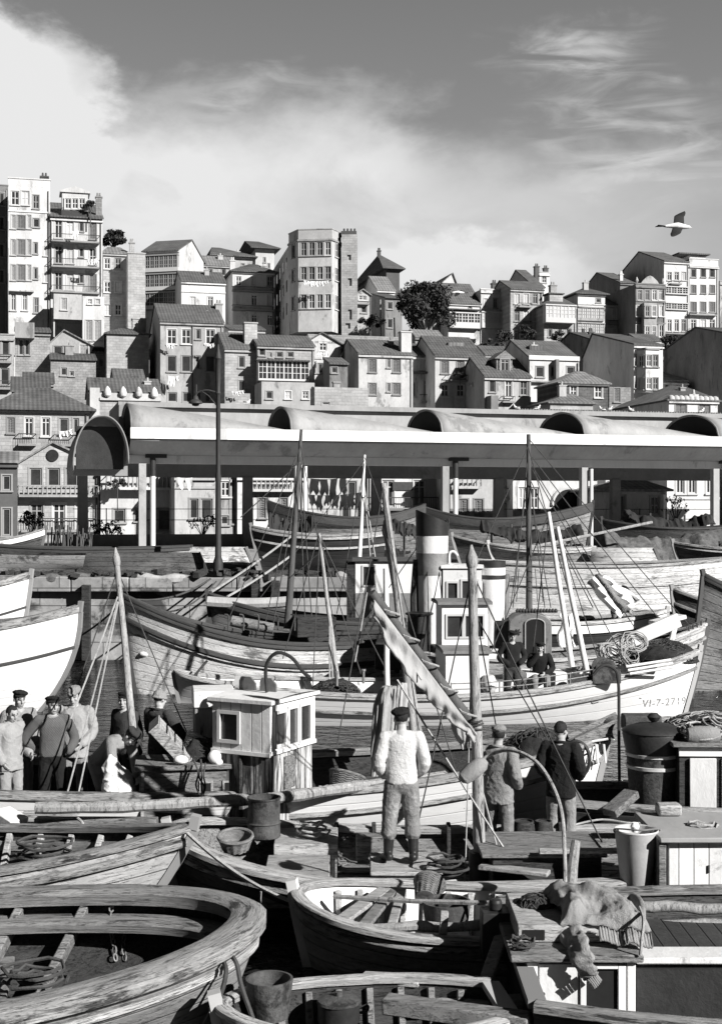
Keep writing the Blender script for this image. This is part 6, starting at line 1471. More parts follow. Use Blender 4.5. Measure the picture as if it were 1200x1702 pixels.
tag(MB().lathe([(.2, 0), (.24, .28), (.22, .28), (.19, .03)], 24, cap=False).lathe([(.19, .03), (.0, .03)], 24, cap=False).build('tub', 'rusty_iron', loc=at(742, 1545, 12.9)), 'dark round tub standing in the round dinghy', 'tub')
tag(MB().box((0, 0, .21), (.075, .06, .42), (0, R(4), 0)).build('thole_post', 'wood_pale', loc=at(736, 1590, 12.2), bev=.01), 'upright notched thole post by the dinghy side', 'post')

# ---- skiff in the bottom middle
sb = Boat('skiff', 'shadowed narrow skiff at the bottom edge between thick rim and cabin', 'skiff', (-1.12, 10.35), (1.15, 10.65), 1.35, .62, .55, .56, .3, .6, .2, .05, tm=.45, pe=2.2, qe=.6, mh='hull_grey', mi='wood_dark', mr='rail_pale', rw=.12, rh=.05, ribs=8, mrib='wood', floor=.0)
tag(MB().lathe([(.15, 0), (.19, .3), (.19, .31), (.17, .31), (.14, .02)], 24, cap=False).build('pail', 'rusty_iron', loc=at(448, 1690, 10.6)), 'rusty pail standing in the shadowed narrow skiff', 'pail')
pt = thing('cooking_pot', 'dark lidded pot with a side handle in the narrow skiff', 'pot', at(563, 1700, 10.7)); MB().lathe([(.15, 0), (.17, .02), (.17, .17)], 24).build('body', 'black_paint', pt); MB().lathe([(.18, .172), (.17, .19), (.08, .215), (.03, .22), (.03, .25), (.0, .255)], 24, cap=False).build('lid', 'rusty_iron', pt); MB().tube(smooth_path([(.17, 0, .12), (.23, 0, .14), (.23, 0, .1), (.17, 0, .08)]), .012, 6).build('handle', 'iron', pt)
for i, (p0, p1, w_, h_, m_, lab) in enumerate([((640, 1668, 10.6), (880, 1700, 10.2), .17, .13, 'wood', 'heavy notched beam lying at the bottom edge'), ((695, 1672, 11.0), (876, 1662, 11.0), .2, .05, 'wood_pale', 'flat pale plank ending below the leaning stick'), ((600, 1625, 11.35), (700, 1630, 11.2), .22, .05, 'wood_pale', 'short plank stub on the narrow skiff gunwale'),
      ((800, 1652, 11.2), (842, 1530, 11.9), .12, .05, 'wood_pale', 'bright plank leaning upright against the black box'), ((1012, 1352, 16.6), (1050, 1318, 16.9), .22, .1, 'wood', 'boxy board leaning on the black tank'),
      ((60, 1365, 16.7), (262, 1366, 16.6), .16, .1, 'wood', 'grey timber baulk lying along the trawler side at left'), ((40, 1352, 16.9), (132, 1350, 16.9), .12, .06, 'wood_pale', 'thin board lying above the grey timber baulk'), ((168, 1378, 16.4), (258, 1380, 16.4), .1, .08, 'wood_dark', 'dark board lying below the grey timber baulk'),
      ((895, 1415, 14.45), (1026, 1414, 14.4), .1, .05, 'wood_pale', 'pale batten lying on the launch engine box'), ((797, 1440, 14.6), (912, 1452, 14.3), .16, .05, 'wood_pale', 'pale board edge left of the round hoop foot'), ((640, 1330, 18.0), (742, 1306, 18.3), .14, .07, 'wood', 'brown plank lying on the trawler side behind the mast'), ((0, 1352, 16.8), (32, 1372, 16.6), .3, .16, 'paint_worn', 'white block at the left edge on the trawler side')]):
    tag(MB().beam(at(*p0), at(*p1), w_, h_).build('plank', m_, bev=.012), lab, 'plank')

# ---- cabin boat at the bottom right
cb = Boat('motor_boat', 'motor boat with white doored cabin and sweater on its roof', 'motor boat', (7.2, 11.5), (1.32, 11.5), 3.75, 1.0, .68, .70, .4, .75, .4, .05, tm=.45, mh='hull_black', mi='wood_dark', mr='rail_wood', rw=.14, rh=.06, deck=.12)
dk_ = wbox(cb, 'cabin', 874, 1056, 10.95, 12.2, .12, .80, 'paint_white', .006)
wbox(cb, 'door', 896, 962, 10.92, 10.948, .14, .77, 'paint_worn', .006); wbox(cb, 'doorway', 974, 1026, 10.93, 10.9485, .2, .73, 'void', 0)
for x0_, x1_, z0_, z1_ in ((876, 893, .12, .79), (964, 974, .14, .77), (1027, 1040, .14, .77), (1042, 1056, .12, .79)): wbox(cb, 'door_post', x0_, x1_, 10.90, 10.9475, z0_, z1_, 'paint_white', .006)
wbox(cb, 'door_sill', 974, 1027, 10.9, 10.947, .14, .2, 'paint_white', .006); wbox(cb, 'lintel', 974.3, 1026.7, 10.9, 10.947, .735, .775, 'paint_white', .004)
cb.part(MB().ell(cb.px(903, 1652, 10.91), .014), 'door_knob', 'iron')
wbox(cb, 'roof', 848, 1070, 10.84, 12.3, .803, .868, 'wood', .015)
hb_ = wbox(cb, 'roof_hatch', 860, 1062, 11.15, 12.1, .87, 1.02, 'wood_pale', .015); wbox(cb, 'hatch_opening', 868, 905, 11.145, 11.3, .895, .98, 'void', 0); wbox(cb, 'hatch_board', 1034, 1040, 11.12, 11.14, .88, 1.0, 'wood', 0)
wbox(cb, 'side_casing', 1059, 1330, 11.05, 12.25, .12, .74, 'dark_board', .01); wbox(cb, 'coaming_rail', 1058, 1330, 10.98, 11.28, .743, .80, 'paint_worn', .015)
wbox(cb, 'bulkhead', 1058, 1330, 11.0, 11.045, .12, .70, 'tarp_and_shade', .0)
for i, (a, b_, r_) in enumerate([((1000, 1503, 12.35), (1330, 1516, 12.3), .05), ((835, 1542, 12.28), (1340, 1538, 12.1), .062)]):
    A_, B_ = at(*a), at(*b_); tag(MB().tube([A_.lerp(B_, j/12)+Vector((0, 0, .012*math.sin(j*1.8))) for j in range(13)], [r_*(1+.08*math.sin(j*2.3)) for j in range(13)], 10).build('pole', 'pole_wood'), ['upper dark pole behind the sweater at right', 'lower pale knotty pole passing under the sweater at right'][i], 'pole')
tag(MB().bb(-.13, .13, -.12, .12, 0, .42).lathe([(.06, .42), (.06, .5), (.04, .52)], 12).build('fuel_can', 'black_paint', loc=at(823, 1590, 11.85), bev=.02), 'square black can left of the cabin roof', 'can')
nb = blob('small tangle of dark net on the cabin roof beside the sweater', 'net_heap', 'net', at(893, 1520, 11.75), (.2, .2, .17), 'net', 9, .35, 2.5, strands=24, sr=.006)
def sweater():
    t = thing('sweater', 'knitted grey sweater thrown over the cabin roof hatch, one sleeve hanging', 'sweater', at(990, 1545, 11.45)); o = Vector(t.location)
    zt = 1.02
    def body(a, b):
        x = -.36+.74*a+.05*math.sin(b*5); y = -.30+.72*b-.10*a
        z = zt+.05+.15*math.exp(-((a-.35)**2*7+(b-.6)**2*6))+.055*math.sin(a*10+b*4)*math.sin(b*4+.5)+.05*mnoise.noise((a*3.2, b*3.2, 4))+.03*mnoise.noise((a*8, b*7, 7))+.05*(.5-abs(mnoise.noise((a*4+1, b*5, 3))))+.025*(.5-abs(mnoise.noise((a*11, b*6+a*4, 9))))+.004*mnoise.noise((a*50, b*50, 1))
        e = min(a, 1-a, b, 1-b); z -= max(0, .09-e)*1.0
        return Vector((o.x+x, o.y+y, z))-o
    MB().grid(body, 60, 60).build('body', 'sweater', t, sharp=180, solid=.012)
    def hem(a, b): p = body(.42+.58*a, .0+.0*b); return p+Vector((0, -.03-.10*b*.9, -.01-.085*b+.012*abs(math.sin(a*55))))
    MB().grid(hem, 130, 5).build('ribbed_hem', 'sweater', t, sharp=180, solid=.012)
    pts = [at(945, 1548, 11.2), at(957, 1566, 10.98), at(964, 1582, 10.80), at(969, 1600, 10.77), at(978, 1616, 10.77), at(982, 1622, 10.77)]
    P_ = smooth_path([p-o for p in pts], 5); n = len(P_)
    mb = MB(); mb.tube(P_, [(.112-.045*i/n)*(1+.10*math.sin(i*1.05)) for i in range(n)], 18, flat=.42)
    me = mb.mesh('sleeve', 180); bm = bmesh.new(); bm.from_mesh(me); bmesh.ops.subdivide_edges(bm, edges=bm.edges[:], cuts=2, use_grid_fill=True); bm.to_mesh(me); bm.free()
    for v in me.vertices: v.co += v.normal*.018*(mnoise.noise(v.co*11)+1.2*(.4-abs(mnoise.noise((v.co.x*9, v.co.y*9, v.co.z*22)))))
    me.polygons.foreach_set('use_smooth', [True]*len(me.polygons)); link(me, 'sleeve', 'sweater', t)
    c0 = P_[-1]; dd = (P_[-1]-P_[-3]).normalized(); cu = MB()
    for k in range(17):
        th = 6.283*k/17; sd = dd.orthogonal().normalized(); s2 = dd.cross(sd); th += 0
        q = sd*math.cos(th)*.056+s2*math.sin(th)*.03; cu.tube([c0+q*1.05-dd*.01, c0+q*.9+dd*.04, c0+q*.95+dd*.085], .0075, 5)
    cu.build('ribbed_cuff', 'sweater', t)
    P2 = smooth_path([p-o for p in (at(1035, 1500, 12.0), at(1052, 1496, 12.0), at(1064, 1508, 11.7), at(1066, 1530, 11.4))], 5)
    MB().tube(P2, [.07, .075]+[.07-.001*i for i in range(len(P2)-2)], 14, flat=.6).build('sleeve', 'sweater', t, sharp=180)
sweater()
rope('white rope edge hanging round the sweater at right', smooth_path([at(1062, 1508, 11.3), at(1069, 1530, 10.95), at(1066, 1560, 10.85), at(1064, 1588, 10.82)], 5), .014)
tag(MB().tube(smooth_path([at(890, 1512, 12.0), at(905, 1490, 12.0), at(930, 1498, 11.9), at(945, 1475, 11.9)], 5), .06, 10).tube(smooth_path([at(870, 1508, 12.1), at(900, 1502, 12.0), at(930, 1502, 12.)], 5), .05, 9).build('canvas_bundle', 'cloth_light'), 'rolled light canvas bundle behind the sweater at hoop foot', 'canvas')
rim = smooth_path([at(939, 1492, 11.9), at(938, 1420, 12.1), at(933, 1350, 12.5), at(915, 1300, 12.8), at(888, 1264, 13.0), at(850, 1247, 13.2), at(815, 1254, 13.4), at(795, 1270, 13.4), at(776, 1290, 13.4)], 6)
t_ = thing('hoop', 'tall white bent cane hoop with a pale cork float at its end', 'hoop', rim[0]); o_ = Vector(rim[0])
MB().tube([p-o_ for p in rim], .019, 8).build('cane', 'pole_wood', t_); MB().lathe([(.03, -.16), (.075, -.12), (.09, 0), (.075, .12), (.03, .17)], 14, at(786, 1281, 13.35)-o_, (0, R(52), 0)).build('float', 'cloth_light', t_)
tag(MB().tube([at(948, 1490, 12.9), at(951, 1440, 13.0), at(957, 1398, 13.1)], [.06, .055, .045], 9).build('stump_post', 'pole_wood'), 'short crooked wooden post right of the hoop foot', 'post')

# ---- harbour workboat on the right with black tank
wb = Boat('workboat', 'low workboat with black tank and white cabinet on deck at right', 'workboat', (8.5, 17.3), (2.75, 17.45), 1.7, .95, .7, .75, .4, .7, .4, .05, mh='hull_black', mi='wood_dark', mr='rail_wood', rw=.12, deck=.45)
tk = thing('tank', 'black riveted tank with domed lid, knob and two pale bands', 'tank', at(1086, 1372, 17.4)); tk.location.z = .47
MB().lathe([(.30, 0), (.32, .3), (.355, .85)], 32).build('body', 'rusty_iron', tk); MB().lathe([(.36, .855), (.41, 1.12), (.40, 1.15)], 32).build('collar', 'black_paint', tk)
for z_ in (.7, .86): MB().lathe([(.348+.01*(z_ > .8), z_-.025), (.362+.01*(z_ > .8), z_-.02), (.364+.01*(z_ > .8), z_+.02), (.35+.01*(z_ > .8), z_+.025)], 32, cap=False).build('band', 'zinc', tk)
MB().lathe([(.42, 1.152), (.40, 1.18), (.25, 1.235), (.08, 1.26), (.03, 1.27), (.06, 1.29), (.09, 1.34), (.05, 1.385), (.0, 1.39)], 32, cap=False).build('lid', 'black_paint', tk)
cbn = wbox(wb, 'cabinet', 1128, 1290, 16.9, 17.7, .45, 1.5, 'wood_dark'); wbox(wb, 'cabinet_panel', 1146, 1190, 16.86, 16.898, .58, 1.36, 'paint_worn', .008); wbox(wb, 'cabinet_panel', 1200, 1280, 16.86, 16.898, .58, 1.36, 'paint_worn', .008)
wbox(wb, 'cabinet_top', 1118, 1300, 16.8, 17.75, 1.503, 1.56, 'wood', .015); wbox(wb, 'top_rail', 1128, 1290, 16.87, 16.899, 1.38, 1.5, 'paint_white', .006)
for i in range(3): coil(['tangled pale rope coil on top of the white cabinet, nearest', 'tangled pale rope coil spilling behind the black tank lid', 'thin rope coil at the right edge on the cabinet'][i], at([1165, 1132, 1195][i], [1228, 1222, 1215][i], [17.1, 17.5, 17.2][i]), [.22, .17, .2][i], [5, 4, 4][i], tr=.014, seed=i+3, tilt=(R(15), R(10*i), 0))
blob('heap of dark net and gear behind the cabinet at right edge', 'net_heap', 'net', at(1172, 1215, 17.6), (.55, .3, .24), 'net', 14, .35, 2.6, strands=40, sr=.006, sm='rope')
tag(MB().bb(-.25, .25, -.15, .15, 0, .2).build('box', 'rusty_iron', loc=at(1065, 1212, 17.9), bev=.02), 'dark iron box behind the black tank lid', 'box')
tag(MB().lathe([(.09, -.2), (.12, -.1), (.12, .1), (.09, .2)], 14, rot=(0, R(90), 0)).build('float', 'cloth_light', loc=at(1168, 1222, 16.95)), 'pale cork float lying on the white cabinet', 'float')

# ---- loose things on the launch
def bucket():
    t = thing('bucket', 'tall grey zinc bucket standing on the launch hatch', 'bucket', at(1057, 1466, 14.15)); t.location.z = .465
    MB().lathe([(.15, 0), (.16, .012), (.228, .62), (.235, .635), (.228, .648), (.215, .64), (.150, .02)], 36, cap=False).lathe([(.15, .004), (0, .004)], 36, cap=False).build('body', 'zinc', t)
    MB().tube(smooth_path([(-.225, 0, .6), (-.23, -.05, .66), (0, -.24, .69), (.23, -.05, .66), (.225, 0, .6)], 6), .009, 6).build('handle', 'grey_iron', t)
    MB().lathe([(.035, .62), (.05, .68), (.03, .72)], 10, (-.02, -.02, 0)).build('stopper', 'paint_white', t)
bucket()
def drum():
    t = thing('oil_drum', 'rusty open oil drum cut short on the launch foredeck', 'drum', at(439, 1393, 15.8)); t.location.z = .625
    MB().lathe([(.19, 0), (.2, .01), (.195, .03), (.193, .16), (.205, .175), (.193, .19), (.192, .45), (.203, .46), (.203, .475), (.18, .475), (.178, .03)], 32, cap=False).lathe([(.18, .03), (0, .03)], 32, cap=False).build('body', 'rusty_iron', t)
drum()
for i, (x_, r_) in enumerate(((870, .145), (903, .12))): tag(MB().lathe([(r_*.85, 0), (r_, .14), (r_, .28), (r_*.85, .4), (r_*.75, .4), (r_*.75, .38)], 20).lathe([(r_*1.02, .12), (r_*1.02, .15)], 20, cap=False).build('keg', 'wood_dark', loc=at(x_, 1418, 16.3)), ['small dark keg beside the boots of the capless man', 'narrower dark keg half hidden behind the first'][i], 'keg')
t_ = thing('platform_box', 'low pale wooden box the man in rubber boots stands on', 'box', (.5, 15.02, .23))
MB().bb(-.36, .36, -.38, .40, 0, .245).build('body', 'wood_pale', t_, bev=.01); MB().bb(-.40, .40, -.42, .44, .248, .30).build('lid', 'wood_pale', t_, bev=.015)
t_ = thing('crate', 'pale slatted crate tilted on the shoulder side of the bending man', 'crate', at(284, 1232, 17.75)); E = Euler((R(10), R(48), R(15))).to_matrix(); mb = MB()
for i in range(4): mb.box(E @ Vector((-.24+.16*i, 0, .07)), (.125, .42, .018), E); mb.box(E @ Vector((-.24+.16*i, 0, -.07)), (.125, .42, .018), E)
mb.build('slat', 'wood_pale', t_); MB().box(E @ Vector((-.325, 0, 0)), (.02, .44, .17), E).box(E @ Vector((.325, 0, 0)), (.02, .44, .17), E).box(E @ Vector((0, -.22, 0)), (.63, .018, .15), E).build('end_board', 'wood_pale', t_)
tag(MB().ell((0, 0, 0), (.09, .07, .09)).ell((.05, 0, -.07), (.06, .05, .05)).build('cork_float', 'laundry', loc=at(357, 1258, 17.5)), 'white cork float on the hatch beside the peeling wheelhouse', 'float')
tag(MB().ell((0, 0, 0), (.1, .07, .06)).build('cork_float', 'laundry', loc=at(301, 1263, 17.4)), 'white cork float on the hatch below the tilted crate', 'float')
blob('dark net piled against the peeling wheelhouse on the hatch', 'net_heap', 'net', at(342, 1268, 17.9), (.38, .25, .32), 'net', 21, .4, 2.4, strands=40, sr=.006)
for i in range(2): rope(['tangle of cord hanging down the hatch side', 'second loop of cord hanging down the hatch side'][i], smooth_path([at(322+i*12, 1262, 17.3), at(330+i*6, 1285, 17.2), at(326+i*9, 1305, 17.2), at(334+i*3, 1322, 17.2), at(340+i*2, 1308, 17.2), at(331+i*8, 1290, 17.2), at(336+i*6, 1268, 17.25)], 5), .012, 'rope_dark')
blob('black net heaped on the bow of the white trawler', 'net_heap', 'net', at(1103, 1098, 29.5), (.72, .5, .42), 'net', 31, .3, 2.3, strands=40, sr=.008)
blob('black net piled on the stern of the white trawler', 'net_heap', 'net', at(556, 1168, 28.6), (.62, .6, .45), 'net', 37, .35, 2.3, strands=40, sr=.008)
for i, (x_, y_, r_) in enumerate(((1030, 1082, .28), (1052, 1075, .25), (1012, 1092, .25), (1040, 1094, .22))): coil(['tangled white rope coil on the white trawler foredeck, middle', 'white rope coil nearest the black net on the trawler bow', 'white rope coil left of the others on the trawler foredeck', 'white rope coil lowest on the trawler foredeck'][i], at(x_, y_, 29.6-.1*i), r_, 9, tr=.012, seed=i, tilt=(R(55), R(20*i-20), 0), hgt=.03)
tag(MB().lathe([(.1, 0), (.16, .1), (.17, .25), (.12, .36), (.1, .38)], 16).build('pot', 'zinc', loc=at(812, 1152, 28.0)), 'round pot on the white trawler deck beside the porch', 'pot')
tag(MB().grid(lambda a, b: (.35*(a-.5)+.06*math.sin(b*7), .05*math.sin(a*8+b*5), -.75*b+.04*math.sin(a*9)), 8, 10).build('oilskin', 'laundry', loc=at(942, 1022, 29.3), solid=.02), 'white oilskin hanging between the two white poles', 'oilskin')

# ---- uncountable litter lying in the boats
def litter(label, boat, n, xr, yr, z, seed, m='wood_pale', sz=(.05, .22)):
    rng = random.Random(seed); mb = MB()
    for i in range(n):
        x, y = rng.uniform(*xr), rng.uniform(*yr); lim = boat.hb(min(.97, max(.03, (x+boat.L/2)/boat.L)))*.62-.12
        if lim < .12: continue
        y = max(-lim, min(lim, y)); L = rng.uniform(*sz)
        if rng.random() < .6: mb.box((x, y, z+rng.uniform(0, .05)), (L, rng.uniform(.02, .07), rng.uniform(.01, .03)), (rng.uniform(-.2, .2), rng.uniform(-.3, .3), rng.uniform(0, 3.1)))
        else:
            P = [Vector((x, y, z+.02))]; a = rng.uniform(0, 6.28)
            for k in range(6): a += rng.uniform(-1, 1); P.append(P[-1]+Vector((math.cos(a)*L*.5, math.sin(a)*L*.5, rng.uniform(-.008, .012))))
            mb.tube(smooth_path(P, 3), .008, 5)
    o = mb.build('litter', m); o.matrix_world = boat.M; return tag(o, label, 'litter', kind='stuff')
litter('chips, rope ends and litter on the floor of the thick rimmed skiff', fb, 110, (-2.4, 2.2), (-1.0, 1.0), .02, 1, 'wood')
litter('chips and rope ends on the floor of the weathered rowing boat', lb, 90, (-2.2, 1.3), (-.8, .8), .10, 2)
litter('scraps and rope ends on the launch deck', la, 120, (-2.2, 3.2), (-1.0, 1.1), .26, 3, 'wood')
litter('scraps and rope ends on the deck of the old trawler', tb, 120, (-4.2, 4.0), (-1.1, 1.1), .34, 4, 'rope')
litter('rope ends and scraps inside the round dinghy', db, 60, (-1.1, 1.2), (-.6, .6), .1, 5, 'rope_dark')
litter('scraps on the deck of the white trawler', vi, 120, (-3.5, 4.2), (-1.1, 1.1), .43, 6, 'rope')
litter('ropes and scraps on the steam trawler deck', st, 100, (-3, 3), (-1, 1), .8, 7, 'rope_dark')
def quay_litter():
    rng = random.Random(8); mb = MB()
    for i in range(260):
        x = rng.uniform(-12, 13); y = 40.1+abs(rng.gauss(0, 1.2)); L = rng.uniform(.1, .7)
        mb.box((x, y, QZ+.12+rng.uniform(0, .1)), (L, rng.uniform(.05, .3), rng.uniform(.03, .18)), (rng.uniform(-.2, .2), rng.uniform(-.2, .2), rng.uniform(0, 3.1)))
    tag(mb.build('quay_rubble', 'wood_dark'), 'broken boards and rubble strewn along the quay edge', 'rubble', kind='stuff')
quay_litter()
for i, pts in enumerate([[(40, 960, 40.3), (80, 962, 40.1), (120, 961, 40.2), (160, 958, 40.4)], [(560, 958, 40.2), (590, 962, 40.0), (620, 958, 40.3)], [(230, 960, 40.2), (280, 963, 40.1), (330, 961, 40.2)]]):
    tag(MB().tube(smooth_path([at(*p) for p in pts], 5), [.14+.04*math.sin(j*1.3) for j in range((len(pts)-1)*5+1)], 9).build('canvas_roll', 'canvas' if i else 'net_brown'), ['brown net roll lying on the quay edge at left', 'canvas roll on the quay edge beside the white wheelhouse', 'canvas roll under the upturned dark skiff'][i], 'canvas')
# more standing rigging and mooring lines
for b_, lines in ((og, [((500, 740), (380, 1030)), ((500, 742), (560, 1060)), ((499, 760), (440, 1042)), ((482, 960), (545, 905))]), (vi, [((911, 860), (880, 1128)), ((926, 880), (1000, 1115)), ((926, 884), (1040, 1102)), ((911, 856), (800, 1120)), ((530, 890), (600, 1120)), ((531, 900), (520, 1140))]),
                  (st, [((878, 740), (760, 1000)), ((878, 745), (955, 1020)), ((879, 730), (1150, 1045)), ((720, 870), (600, 1040))]), (dk, [((606, 765), (420, 1010)), ((606, 760), (690, 1000)), ((606, 770), (560, 1020))]),
                  (tb, [((637, 810), (560, 1240)), ((643, 895), (760, 1290)), ((637, 812), (700, 1240)), ((195, 945), (330, 1260)), ((195, 950), (60, 1335))]), (la, [((784, 950), (1000, 1400)), ((784, 955), (690, 1390))])):
    d_ = {og: 33.6, vi: 29.2, st: 32.4, dk: 37, tb: 19.3, la: 15.3}[b_]
    for p0, p1 in lines: b_.line(at(*p0, d_), at(*p1, d_-.3), .03, .009 if d_ < 25 else .012)

coil('dark rope coil on the launch deck beside the mast foot', at(742, 1452, 14.7), .2, 5, 'rope_dark', .014, seed=11)
coil('pale rope coil on the launch step behind the oil drum', at(520, 1388, 15.8), .16, 4, 'rope', .013, seed=12)
coil('dark rope coil in the stern of the weathered rowing boat', at(75, 1425, 15.1), .26, 5, 'rope_dark', .018, seed=13)
coil('dark rope coil in the bottom of the thick rimmed skiff', at(60, 1635, 11.2), .22, 4, 'rope_dark', .016, seed=14)
coil('rope coil lying on the engine house roof at right', at(1168, 1385, 14.4), .13, 4, 'rope', .012, seed=15, hgt=.03)
coil('dark rope coil on the cabin roof edge left of the hatch', at(868, 1580, 11.0), .09, 4, 'rope_dark', .01, seed=16, hgt=.03)
for i, pts in enumerate([[(560, 1480, 14.2), (600, 1470, 14.5), (640, 1485, 14.3), (700, 1470, 14.4), (770, 1462, 14.8)], [(805, 1405, 15.9), (850, 1400, 15.8), (900, 1406, 15.7), (960, 1398, 15.8)], [(1110, 1350, 16.7), (1060, 1368, 16.5), (1000, 1362, 16.6), (950, 1372, 16.5)], [(20, 1338, 17.4), (80, 1330, 17.6), (150, 1340, 17.3), (220, 1332, 17.5)]]):
    rope(['loose rope snaking over the launch deck before the low box', 'loose rope on the engine box behind the man in cap', 'loose rope below the black tank on the workboat', 'loose rope along the trawler rail at the feet of the left group'][i], smooth_path([at(*p) for p in pts], 6), .013, 'rope')
# ------------------------------------------------------------------ people and gulls
def fuse(mb, voxel, smooth=4, fold=0., ff=9., seed=0, keep=None):
    "one continuous skin grown over overlapping limb volumes"
    me = bpy.data.meshes.new('f'); me.from_pydata([tuple(p) for p in mb.v], [], mb.f); me.update()
    b = bmesh.new(); b.from_mesh(me); bmesh.ops.recalc_face_normals(b, faces=b.faces); b.to_mesh(me); b.free()
    o = bpy.data.objects.new('f', me); COL.objects.link(o)
    md = o.modifiers.new('r', 'REMESH'); md.mode = 'VOXEL'; md.voxel_size = voxel
    if smooth: ms = o.modifiers.new('s', 'SMOOTH'); ms.factor = .5; ms.iterations = smooth
    bpy.context.view_layer.update()
    out = bpy.data.meshes.new_from_object(o.evaluated_get(bpy.context.evaluated_depsgraph_get()))
    bpy.data.objects.remove(o); bpy.data.meshes.remove(me)
    if fold:
        ns = [v.normal.copy() for v in out.vertices]
        for v, n in zip(out.vertices, ns):
            p = v.co
            q1 = abs(mnoise.noise((p.x*ff+p.z*ff*.5+seed, p.y*ff, p.z*ff*.9-p.x*ff*.4))); q2 = abs(mnoise.noise((p.x*ff*1.9-p.z*ff*.9, p.y*ff*1.9+seed, p.z*ff*1.6)))
            k = max(0, 1-q1*5)*.9+max(0, 1-q2*5)*.55+.35*mnoise.noise((p.x*ff*.7, p.y*ff*.7+seed, p.z*ff*.5))-.3
            v.co = p+n*fold*k*.9
    out.polygons.foreach_set('use_smooth', [True]*len(out.polygons))
    return out
def limb(mb, pts, r, n=12, flat=1.):
    P = smooth_path(pts, 4); k = len(r)-1; m = len(P)-1; rr = []
    for i in range(m+1):
        f = i/m*k; j = min(int(f), k-1); rr.append(r[j]*(1-(f-j))+r[j+1]*(f-j))
    mb.tube(P, rr, n, flat=flat); mb.ell(P[0], rr[0]*.98, None, 10, 7); mb.ell(P[-1], rr[-1]*.98, None, 10, 7)
UP = Vector((0, 0, 1))
